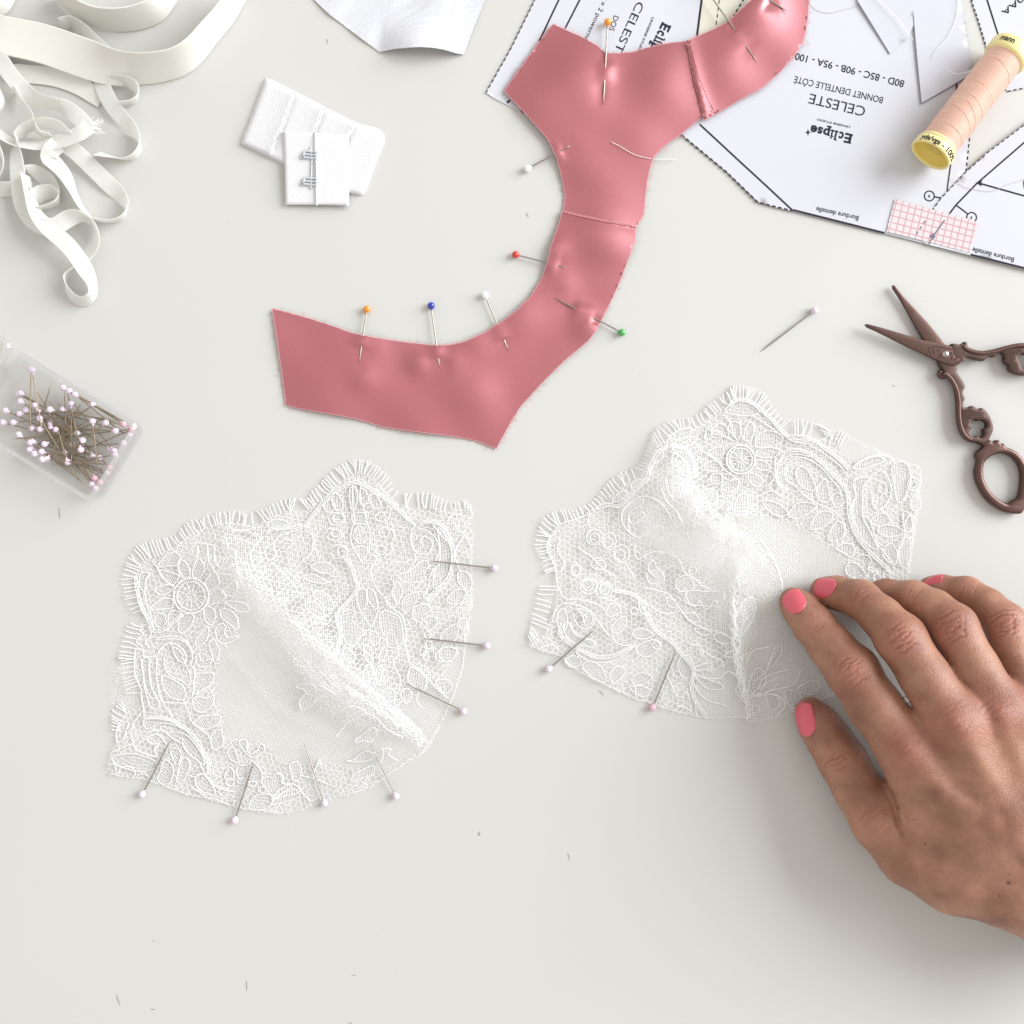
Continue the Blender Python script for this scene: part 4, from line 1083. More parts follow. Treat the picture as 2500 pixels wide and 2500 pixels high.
# ------------------------------------------------------------------ scissors
def extruded(name, loops, z0, z1, bev, mat, parent):
    """solid plate with holes and rounded edges; loops are photo-pixel outlines at mid height"""
    zc = (z0 + z1) / 2
    cu = bpy.data.curves.new('c', 'CURVE'); cu.dimensions = '2D'; cu.fill_mode = 'BOTH'
    cu.extrude = (z1 - z0) / 2000 - bev / 1000; cu.bevel_depth = bev / 1000; cu.bevel_resolution = 2; cu.offset = -bev / 1000
    for lp in loops:
        q = P(np.array(lp)[:, 0], np.array(lp)[:, 1], zc)
        sp_ = cu.splines.new('POLY'); sp_.points.add(len(q) - 1); sp_.use_cyclic_u = True
        for i, w in enumerate(q): sp_.points[i].co = (w[0], w[1], 0, 1)
    ob = bpy.data.objects.new('c', cu); COL.objects.link(ob)
    dg = bpy.context.evaluated_depsgraph_get(); dg.update()
    me = bpy.data.meshes.new_from_object(ob.evaluated_get(dg))
    V = np.zeros(len(me.vertices) * 3); me.vertices.foreach_get('co', V); V = V.reshape(-1, 3); V[:, 2] += zc / 1000
    F = [list(p.vertices) for p in me.polygons]
    bpy.data.objects.remove(ob); bpy.data.curves.remove(cu); bpy.data.meshes.remove(me)
    o = mesh_obj(name, V, F, mat, parent, True)
    bm = bmesh.new(); bm.from_mesh(o.data); bmesh.ops.remove_doubles(bm, verts=bm.verts, dist=1e-6); bm.to_mesh(o.data); bm.free()
    o.data.polygons.foreach_set("use_smooth", np.ones(len(o.data.polygons), bool))
    try: o.data.set_sharp_from_angle(angle=math.radians(38))
    except Exception: pass
    return o

def scissors():
    piv = np.array([1404.0, 620.0]); bdir = np.array([-.941 - .616, -.337 - .788]); bdir /= np.linalg.norm(bdir)
    mir = lambda pts: [tuple(piv + 2 * (bdir @ (np.array(p) - piv)) * bdir - (np.array(p) - piv)) for p in pts]
    root = empty('scissors', tuple(P(*ZG([(1404, 620)])[0], 0)), 'open ornate dark brown embroidery scissors at the right edge', 'scissors')
    blade2 = [(1043, 158), (1056, 157), (1110, 226), (1200, 322), (1290, 420), (1370, 520), (1408, 572), (1440, 640), (1400, 700), (1355, 690), (1338, 640), (1290, 570), (1250, 522), (1200, 440), (1140, 330), (1080, 230), (1046, 180)]
    blade1 = [(857, 422), (872, 417), (960, 440), (1080, 475), (1180, 506), (1250, 527), (1330, 541), (1400, 558), (1480, 578), (1512, 600), (1535, 655), (1490, 690), (1455, 704), (1420, 697), (1340, 665), (1250, 620), (1150, 575), (1040, 520), (940, 470), (872, 440)]
    shank = [(1352, 668), (1372, 720), (1380, 738), (1364, 752), (1366, 768), (1380, 775), (1402, 770), (1430, 790), (1458, 838), (1472, 920), (1477, 1000), (1484, 1080), (1500, 1140), (1530, 1188), (1570, 1212), (1608, 1218), (1640, 1230), (1672, 1216), (1690, 1190), (1716, 1125), (1702, 1062), (1676, 1015), (1650, 990), (1634, 983), (1612, 992), (1590, 976), (1566, 970), (1545, 982), (1517, 975), (1516, 945), (1526, 920), (1514, 892), (1514, 868), (1526, 842), (1512, 806), (1492, 775), (1472, 742), (1472, 700), (1438, 660)]
    hole = [(1566, 1100), (1574, 1072), (1592, 1064), (1612, 1072), (1632, 1066), (1655, 1072), (1672, 1094), (1666, 1118), (1648, 1128), (1654, 1150), (1648, 1172), (1628, 1184), (1606, 1172), (1584, 1176), (1562, 1158), (1564, 1132), (1576, 1116)]
    ring_o = [(1640, 1222), (1650, 1240), (1628, 1262), (1606, 1280), (1600, 1310), (1612, 1336), (1598, 1400), (1602, 1455), (1622, 1512), (1660, 1580), (1720, 1640), (1790, 1680), (1850, 1694), (1895, 1696), (1914, 1684), (1936, 1640), (1962, 1560), (1968, 1480), (1952, 1400), (1912, 1322), (1862, 1272), (1802, 1246), (1786, 1222), (1768, 1224), (1756, 1202), (1732, 1200), (1712, 1214), (1690, 1198)]
    ring_i = [(1650, 1385), (1664, 1342), (1716, 1302), (1780, 1290), (1842, 1312), (1890, 1370), (1907, 1440), (1902, 1520), (1884, 1586), (1862, 1600), (1838, 1612), (1820, 1628), (1780, 1614), (1720, 1570), (1672, 1505), (1651, 1445)]
    sm = lambda pts, st=4: smooth(ZG(pts), st, True)
    # lower half (its handle hangs down the picture)
    extruded('blade', [ZG(blade2)], 1.0, 2.6, 0.45, M['scissor'], root)
    h2 = extruded('handle', [sm(shank), sm(hole)], 0.4, 4.0, 0.9, M['scale'], root)
    extruded('finger_ring', [sm(ring_o), sm(ring_i)], 0.25, 4.3, 1.2, M['scissor'], h2)
    # upper half
    extruded('blade', [ZG(blade1)], 2.75, 4.4, 0.45, M['scissor'], root)
    h1 = extruded('handle', [sm(mir(shank)), sm(mir(hole))], 1.3, 4.6, 0.9, M['scale'], root)
    extruded('finger_ring', [sm(mir(ring_o)), sm(mir(ring_i))], 0.3, 4.5, 1.2, M['scissor'], h1)
    # raised outline along the shanks, scale relief and bolster ornament
    def bead(pts, z, r, par, name='raised_line'):
        q = smooth(ZG(pts), 4); mesh_obj(name, *tube(P(q[:, 0], q[:, 1], z + 0 * q[:, 0]), r, 6), M['scissor'], par)
    rail = [(1385, 752), (1408, 758), (1440, 790), (1474, 850), (1490, 930), (1492, 1010), (1498, 1080), (1514, 1135), (1540, 1176), (1578, 1200)]
    bead(rail, 3.75, 0.0010, h2); bead(mir(rail), 4.35, 0.0010, h1)
    def scales(par, z, m):
        mb = MB()
        for i in range(13):
            for j in range(12):
                p = np.array([1510 + i * 12 + (j % 2) * 6, 985 + j * 11.5])
                if not inpoly(np.array([p[0]]), np.array([p[1]]), np.array(shank))[0]: continue
                d, _, _ = polydist(np.array([p[0]]), np.array([p[1]]), np.array(hole + hole[:1])); 
                if d[0] < 12 or inpoly(np.array([p[0]]), np.array([p[1]]), np.array(hole))[0]: continue
                d, _, _ = polydist(np.array([p[0]]), np.array([p[1]]), np.array(shank + shank[:1]))
                if d[0] < 12: continue
                d, _, _ = polydist(np.array([p[0]]), np.array([p[1]]), np.array(rail))
                if d[0] < 12: continue
                q = [tuple(p)] if not m else mir([tuple(p)])
                c = P(*ZG(q)[0], z); V, F = sphere((0, 0, 0), 1.0, 6, 4)
                mb.add(V * np.array([0.00034, 0.00030, 0.00022]) + c, F)
        if mb.n:
            o = mb.build('scale_relief', M['scale'], par); o['kind'] = 'stuff'
    scales(h2, 4.02, False); scales(h1, 4.62, True)
    b1 = [o for o in root.children if o.name.startswith('blade')][-1]
    for pts in ([(1292, 580), (1330, 566), (1400, 578), (1468, 592), (1500, 620), (1512, 655), (1480, 678), (1440, 686), (1380, 665), (1325, 640), (1292, 582)], [(1478, 590), (1508, 622), (1522, 662)], [(1318, 590), (1330, 605), (1322, 618)], [(1352, 592), (1372, 612), (1366, 640)], [(1438, 606), (1452, 630), (1444, 655)], [(1462, 612), (1486, 640), (1462, 662)], [(1430, 612), (1474, 618)]):
        bead(pts, 4.42, 0.00020, b1, 'engraved_ornament')
    # curl on the bolster
    bead([(1490, 596), (1486, 578), (1504, 564), (1524, 566), (1528, 580), (1516, 590)], 3.7, 0.0009, b1, 'curl')
    bead([(1372, 735), (1362, 752), (1370, 770), (1390, 772), (1400, 758)], 2.6, 0.0011, h2, 'curl')
    c = P(*ZG([(1403, 620)])[0], 4.4)
    V, F = sphere((0, 0, 0), 1, 16, 8); V = V * np.array([.00145, .00145, .0007]) + c
    sc = mesh_obj('screw', V, F, M['screw'], root)
    d = np.array([0.05, 1.0]); d /= np.linalg.norm(d)
    A = c + np.array([d[0] * .0011, d[1] * .0011, .00058]); B = c - np.array([d[0] * .0011, d[1] * .0011, -.00058])
    mesh_obj('slot', *tube(np.array([A, B]), .00017, 6), M['ink'], sc)
scissors()

# ------------------------------------------------------------------ lint
def lint():
    sp_ = [((143, 1240), (146, 1265)), ((602, 2395), (603, 2417)), ((285, 2430), (293, 2453)), ((369, 2463), (379, 2465)), ((1167, 2040), (1171, 2034)), ((1462, 1687), (1473, 1697)), ((860, 2382), (868, 2381)), ((860, 2500), (852, 2495)), ((1386, 2085), (1390, 2100)), ((1285, 520), (1290, 530)), ((797, 96), (799, 106)), ((374, 2297), (378, 2298)), ((2180, 941), (2186, 942)), ((1169, 2030), (1173, 2040))]
    mb = MB()
    for a, b in sp_:
        a = np.array(a, float); b = np.array(b, float); m_ = (a + b) / 2 + rng.normal(0, 1, 2)
        q = smooth([tuple(a), tuple(m_), tuple(b)], 3); mb.add(*tube(P(q[:, 0], q[:, 1], 0.10 + 0 * q[:, 0]), 0.00008, 5))
    dots = [(547, 1127), (549, 1153), (553, 1178), (557, 1203), (561, 1229), (929, 2266), (938, 2269), (964, 2380), (748, 2210), (2192, 1050), (2192, 740), (2263, 733), (1009, 159), (216, 342), (505, 400), (1056, 366), (1128, 444), (556, 540), (344, 168), (698, 1994), (706, 2020), (710, 2043), (1560, 916)]
    for u, v in dots:
        c = P(u + rng.normal(0, 2), v + rng.normal(0, 2), 0.06); V, F = sphere((0, 0, 0), 1, 6, 4)
        mb.add(V * np.array([.00018, .00014, .00006]) * (0.35 + 0.6 * rng.random()) + c, F)
    o = mb.build('lint_specks', M['speck'])
    tag(o, 'tiny dark specks and snippets of lint scattered on the table', 'lint', kind='stuff')
lint()
# ------------------------------------------------------------------ lace cups
def ell(c, rx, ry=None, n=20):
    ry = ry or rx
    return [(c[0] + rx * math.cos(2 * math.pi * i / n), c[1] + ry * math.sin(2 * math.pi * i / n)) for i in range(n)]

def hexnet(bb, pitch, jit, ang, seed):
    """honeycomb edges covering a box, in photo px"""
    r = np.random.default_rng(seed)
    x0, y0, x1, y1 = bb; cx, cy = (x0 + x1) / 2, (y0 + y1) / 2; R = math.hypot(x1 - x0, y1 - y0) / 2 + pitch
    a = pitch / math.sqrt(3)
    ni = int(2 * R / pitch) + 2; nj = int(2 * R / (1.5 * a)) + 2
    I, J = np.meshgrid(np.arange(ni), np.arange(nj), indexing='ij')
    bx = I * pitch + (J % 2) * pitch / 2 - R; by = J * 1.5 * a - R
    A = np.stack([bx, by + a / 2], -1); B = np.stack([bx, by - a / 2], -1)     # two vertices per cell
    A = A + r.normal(0, jit, A.shape); B = B + r.normal(0, jit, B.shape)
    e0 = [A.reshape(-1, 2)]; e1 = [B.reshape(-1, 2)]
    # A connects up-left / up-right to B of next row
    for odd in (0, 1):
        m = (J % 2 == odd)[:, :-1]
        for k in ((0, -1) if odd == 0 else (0, 1)):
            src = A[:, :-1]; i2 = np.clip(I[:, :-1] + k, 0, ni - 1)
            dst = B[i2, J[:, :-1] + 1]
            ok = m & (I[:, :-1] + k >= 0) & (I[:, :-1] + k < ni)
            e0.append(src[ok]); e1.append(dst[ok])
    p = np.vstack(e0); q = np.vstack(e1)
    c, s = math.cos(ang), math.sin(ang); Rm = np.array([[c, s], [-s, c]])
    return p @ Rm + [cx, cy], q @ Rm + [cx, cy]

def tube2(pts2, zf, dz, r, step=4.0, closed=False, jit=0.45, n=5):
    q = smooth(pts2, step, closed, jit)
    if closed: q = np.vstack([q, q[:1]])
    rr = r * (1 + 0.28 * np.sin(np.arange(len(q)) * 2.1 + rng.random() * 6) + 0.12 * rng.normal(size=len(q)))
    return tube(P(q[:, 0], q[:, 1], zf(q[:, 0], q[:, 1]) + dz), np.maximum(rr, r * .5), n)

def hatch(loop, ang, gap, zf, dz, r, seed):
    """parallel threads filling a closed motif, plus sparse cross ties"""
    rr = np.random.default_rng(seed)
    b = np.asarray(loop)
    c, s = math.cos(ang), math.sin(ang); Rm = np.array([[c, -s], [s, c]])
    q = b @ Rm
    x0, y0 = q.min(0); x1, y1 = q.max(0)
    A = []; B = []
    for x in np.arange(x0 + gap * .5, x1, gap):
        ys = []
        for i in range(len(q)):
            p0, p1 = q[i], q[(i + 1) % len(q)]
            if (p0[0] > x) != (p1[0] > x): ys.append(p0[1] + (x - p0[0]) / (p1[0] - p0[0]) * (p1[1] - p0[1]))
        ys.sort()
        for k in range(0, len(ys) - 1, 2):
            m = max(1, int((ys[k + 1] - ys[k]) / 8)); t = np.linspace(ys[k], ys[k + 1], m + 1)
            xs = x + rr.normal(0, gap * .12, m + 1)
            for i in range(m):
                A.append((xs[i], t[i])); B.append((xs[i + 1], t[i + 1]))
                if rr.random() < .75: A.append((x, t[i])); B.append((x + gap, t[i] + rr.normal(0, 1)))
    if not A: return None
    A = np.array(A) @ Rm.T; B = np.array(B) @ Rm.T
    return prisms(P(A[:, 0], A[:, 1], zf(A[:, 0], A[:, 1]) + dz), P(B[:, 0], B[:, 1], zf(B[:, 0], B[:, 1]) + dz), r)

def lace_cup(spec):
    zf = spec['z']; contour = np.array(spec['contour'])
    root = empty('lace_cup', tuple(P(*contour.mean(0), 0)), spec['label'], 'lace', 'lace bra cups')
    shapes = [smooth(s, 4, True) for s in spec['leaves']]
    bb = (*contour.min(0), *contour.max(0))
    # which points lie in a filled motif
    def in_shapes(x, y):
        m = np.zeros(x.shape, bool)
        for s in shapes: m |= inpoly(x, y, s)
        return m
    nets = [np.array(n) for n in spec['net']]
    def in_net(x, y):
        m = np.zeros(x.shape, bool)
        for s in nets: m |= inpoly(x, y, s)
        return m
    def put(name, p, q, r, dz, keep, mat=M['net'], zfun=zf):
        p = p[keep]; q = q[keep]
        V, F = prisms(P(p[:, 0], p[:, 1], zfun(p[:, 0], p[:, 1]) + dz), P(q[:, 0], q[:, 1], zfun(q[:, 0], q[:, 1]) + dz), r)
        o = mesh_obj(name, V, F, mat, root, False); o['kind'] = 'stuff'
    # fine net ground
    p, q = hexnet(bb, 6.2, 0.45, spec['ang'], 11)
    c = (p + q) / 2
    inside = inpoly(c[:, 0], c[:, 1], contour)
    put('fine_net', p, q, 0.000055, 0.0, inside & in_net(c[:, 0], c[:, 1]) & ~in_shapes(c[:, 0], c[:, 1]))
    # open honeycomb between the motifs
    p, q = hexnet(bb, 14.0, 1.7, spec['ang'], 12)
    c = (p + q) / 2
    inside = inpoly(c[:, 0], c[:, 1], contour)
    put('open_net', p, q, 0.000088, 0.05, inside & ~in_net(c[:, 0], c[:, 1]) & ~in_shapes(c[:, 0], c[:, 1]))
    # clothwork ground: fine parallel threads over most of the motif band
    for part_, (sel, ang_) in enumerate(spec['grain']):
        loop = contour
        c_, s_ = math.cos(ang_), math.sin(ang_); Rm = np.array([[c_, -s_], [s_, c_]])
        q_ = loop @ Rm; x0, y0 = q_.min(0); x1, y1 = q_.max(0)
        gx, gy = np.meshgrid(np.arange(x0, x1, 5.2), np.arange(y0, y1, 7.0), indexing='ij')
        jx = rng.normal(0, .7, gx.shape); A_ = np.stack([gx + jx, gy], -1)[:, :-1].reshape(-1, 2); B_ = np.stack([gx + jx, gy], -1)[:, 1:].reshape(-1, 2)
        C_ = A_ + np.array([5.2, 0]); tie = rng.random(len(A_)) < .55
        A_, B_ = np.vstack([A_, A_[tie]]), np.vstack([B_, C_[tie]])
        A_, B_ = A_ @ Rm.T, B_ @ Rm.T
        m_ = (A_ + B_) / 2
        mask = np.sin(m_[:, 0] / 23 + 1.3 * np.sin(m_[:, 1] / 40)) * np.sin(m_[:, 1] / 26 + 1.1 * np.sin(m_[:, 0] / 37)) > -.22
        put('clothwork', A_, B_, 0.000066, -0.05, inpoly(m_[:, 0], m_[:, 1], contour) & ~in_net(m_[:, 0], m_[:, 1]) & ~in_shapes(m_[:, 0], m_[:, 1]) & mask & sel(m_))
    # extra folded layers of net
    for k, (poly, dz, pitch, ang) in enumerate(spec['folds']):
        p, q = hexnet((*np.array(poly).min(0), *np.array(poly).max(0)), pitch, .5, ang, 20 + k)
        c = (p + q) / 2
        pl = np.array(poly); ed = polydist(c[:, 0], c[:, 1], np.vstack([pl, pl[:1]]))[0]
        put('folded_net', p, q, 0.000075 if pitch > 5.3 else 0.00010, dz, inpoly(c[:, 0], c[:, 1], pl) & (rng.random(len(c)) < .15 + ed / 34))
    # leaves and petals: outline cord + clothwork filling
    for k, s in enumerate(shapes):
        mb = MB()
        mb.add(*tube2(spec['leaves'][k], zf, 0.22, 0.00016, closed=True))
        cx = s.mean(0)
        h = hatch(s, spec['hatch'](cx), 4.0, zf, 0.06, 0.000095, 40 + k)
        if h is not None: mb.add(h[0], h[1].tolist())
        mb.build('leaf', M['lace'], root)
    for k, (c, rx, ry) in enumerate(spec['rings']):
        mb = MB(); mb.add(*tube2(ell(c, rx, ry), zf, 0.24, 0.00015, closed=True, jit=.3)); mb.build('ring', M['lace'], root)
    for (c, r0) in spec['flowers']:
        mb = MB()
        mb.add(*tube2(ell(c, r0), zf, 0.26, 0.00027, closed=True, jit=.3)); mb.add(*tube2(ell(c, r0 * .80), zf, 0.24, 0.00020, closed=True, jit=.3))
        for i in range(13):
            t = 2 * math.pi * (i + .3 * rng.random()) / 13
            mb.add(*tube2([(c[0] + r0 * .22 * math.cos(t), c[1] + r0 * .22 * math.sin(t)), (c[0] + r0 * .78 * math.cos(t), c[1] + r0 * .78 * math.sin(t))], zf, 0.2, 0.00012, jit=.3))
        for i in range(7):
            t = rng.random(2) * 6.28
            mb.add(*tube2([(c[0] + r0 * .24 * math.cos(a_), c[1] + r0 * .24 * math.sin(a_)) for a_ in t], zf, 0.22, 0.00012, jit=.5))
        for i in range(44):
            t = 2 * math.pi * i / 44
            mb.add(*tube2([(c[0] + r0 * .8 * math.cos(t), c[1] + r0 * .8 * math.sin(t)), (c[0] + r0 * math.cos(t), c[1] + r0 * math.sin(t))], zf, 0.2, 0.00008, jit=.2, n=3))
        mb.build('flower', M['lace'], root)
    for pts in spec['cords']:
        mesh_obj('scroll_cord', *tube2(pts, zf, 0.24, 0.000168), M['lace'], root)
    for pts in spec['bands']:      # doubled border bands with rungs between
        q = smooth(pts, 5); d = np.gradient(q, axis=0); d /= np.linalg.norm(d, axis=1, keepdims=True); nn = np.stack([-d[:, 1], d[:, 0]], 1)
        mb = MB(); w = 3.6
        mb.add(*tube2(q + nn * w, zf, 0.26, 0.00015)); mb.add(*tube2(q - nn * w, zf, 0.26, 0.00014)); mb.add(*tube2(q, zf, 0.2, 0.00010))
        for i in range(0, len(q), 1):
            a_, b_ = q[i] + nn[i] * w, q[i] - nn[i] * w
            mb.add(*tube2([tuple(a_), tuple(b_)], zf, 0.18, 0.00009, jit=.2, n=3))
        mb.build('border_band', M['lace'], root)
    # crumpled seam along the dart
    for line, wd, cnt in spec['seams']:
        mb = MB(); q = smooth(line, 5); d = np.gradient(q, axis=0); d /= np.linalg.norm(d, axis=1, keepdims=True); nn = np.stack([-d[:, 1], d[:, 0]], 1)
        for i in range(cnt):
            off = rng.normal(0, wd * .5); ph = rng.random() * 6.28; s = np.arange(len(q))
            a0 = int(rng.random() * len(q) * .7); a1 = min(len(q), a0 + int(8 + rng.random() * len(q) * .4))
            if a1 - a0 < 4: continue
            w_ = off + wd * .35 * np.sin(s * .8 + ph) + rng.normal(0, 1.0, len(q))
            pp = (q + nn * w_[:, None])[a0:a1]
            mb.add(*tube(P(pp[:, 0], pp[:, 1], zf(pp[:, 0], pp[:, 1]) + 0.15 + 0.5 * rng.random()), 0.00009 + 0.00008 * rng.random(), 4))
        mb.build('seam', M['lace'], root)
    # eyelash fringe: one object per thread
    cl = np.vstack([contour, contour[:1]])
    for seq in spec['lashes']:
        s = np.array(seq, float); dense = [s[0]]
        for i in range(1, len(s)):
            g = np.linalg.norm(s[i] - s[i - 1])
            if 15 < g < 30: dense.append((s[i] + s[i - 1]) / 2 + rng.normal(0, 1, 2))
            dense.append(s[i])
        for t in dense:
            best = None; bd = 1e9
            for i in range(len(contour)):
                a_, b_ = cl[i], cl[i + 1]; ab = b_ - a_; l2 = ab @ ab
                if l2 == 0: continue
                k = np.clip((t - a_) @ ab / l2, 0, 1); d = np.linalg.norm(t - a_ - k * ab)
                if d < bd: bd = d; best = a_ + k * ab
            dv = best - t; L = np.linalg.norm(dv); 
            if L < 1: continue
            dv = dv / L; base = best + dv * 5
            if L > 46: base = t + dv * 40
            if L < 16: base = t + dv * 24
            m_ = (t + base) / 2 + rng.normal(0, 1.3, 2)
            q = smooth([tuple(base), tuple(m_), tuple(t)], 3.2, jit=.25)
            zz = np.linspace(float(zf(np.array([base[0]]), np.array([base[1]]))[0]) + .2, 0.45 + .9 * rng.random(), len(q))
            rr = 0.00017 * (1 + .22 * np.sin(np.arange(len(q)) * 2.0)) * np.linspace(.8, 1.15, len(q))
            mesh_obj('eyelash_thread', *tube(P(q[:, 0], q[:, 1], zz), rr, 5), M['lace'], root)
    # raw cut edge
    rag = spec['raw']
    q = smooth(rag, 3.4); d = np.gradient(q, axis=0); d /= np.linalg.norm(d, axis=1, keepdims=True); nn = np.stack([-d[:, 1], d[:, 0]], 1)
    m = rng.random(len(q)) < .9
    e = q + nn * (rng.normal(0, 3.0, (len(q), 1))) + d * rng.normal(0, 2, (len(q), 1))
    V, F = prisms(P(q[m, 0], q[m, 1], zf(q[m, 0], q[m, 1]) + .05), P(e[m, 0], e[m, 1], zf(e[m, 0], e[m, 1]) + .3), 0.00009)
    o = mesh_obj('cut_edge', V, F, M['lace'], root); o['kind'] = 'stuff'
    mb = MB(); mb.add(*tube2(rag, zf, .05, 0.00009, step=5, jit=.9)); mb.build('edge_thread', M['lace'], root)
    return root

# --------------------------- left cup
contL = L3([(80, 1270), (105, 1090), (165, 960), (190, 800), (255, 690), (400, 640), (395, 480), (350, 350), (328, 190), (345, 60)]) + L1([(345, 1860), (385, 1690), (430, 1560), (385, 1450), (355, 1290), (342, 1190), (385, 1075), (480, 1000), (600, 955), (720, 905), (830, 820), (900, 775), (1010, 720), (1130, 685), (1240, 672), (1330, 690), (1440, 702), (1530, 690), (1620, 625)]) + \
    L2([(30, 505), (130, 540), (240, 455), (330, 400), (400, 325), (500, 235), (600, 180), (680, 190), (760, 245), (850, 330), (890, 380), (985, 480), (1040, 475), (1100, 500), (1200, 488), (1300, 500), (1400, 522), (1620, 485), (1632, 700), (1620, 1000), (1625, 1250), (1610, 1500), (1560, 1750)]) + \
    L4([(1585, 0), (1570, 200), (1510, 400), (1440, 570), (1370, 720), (1300, 850), (1250, 920), (1100, 1010), (960, 1100), (830, 1190), (680, 1250), (500, 1290), (380, 1340), (250, 1390), (130, 1410), (0, 1408)]) + L3([(1550, 1618), (1380, 1600), (1150, 1540), (960, 1490), (800, 1450), (600, 1380), (450, 1330), (300, 1310)])
ridgeL = [(514, 1284), (562, 1345), (612, 1410), (695, 1498), (776, 1579), (893, 1682), (1000, 1770), (1042, 1818)]
def zLc(u, v):
    d, t, s = polydist(u, v, ridgeL)
    A = 8.0 * np.sin(math.pi * np.clip(t, 0, 1)) ** .7 * (1 - .3 * t) + 0.8
    sg = np.where(s > 0, 110.0, 62.0)
    z = 0.5 + A * np.exp(-(d / sg) ** 1.8)
    z = z + .28 * np.sin(t * 38 + d / 19.0) * np.exp(-(d / 75) ** 2) + .15 * np.sin(t * 61 - d / 11.0) * np.exp(-(d / 50) ** 2)
    z = z + 1.4 * np.exp(-(((u - 930) / 170) ** 2 + ((v - 1480) / 190) ** 2)) + 0.9 * np.exp(-(((u - 470) / 110) ** 2 + ((v - 1700) / 150) ** 2))
    z = z + 0.35 * np.sin(u / 33 + v / 51) + 0.3 * np.sin(v / 29 - u / 60)
    z = z + 1.3 * np.exp(-(polydist(u, v, [(600, 1560), (720, 1640), (850, 1720), (980, 1800)])[0] / 16) ** 2) * np.clip(t, 0, 1) + 0.9 * np.exp(-(polydist(u, v, [(560, 1600), (660, 1720), (800, 1800), (960, 1830)])[0] / 14) ** 2)
    return np.maximum(z, 0.45)
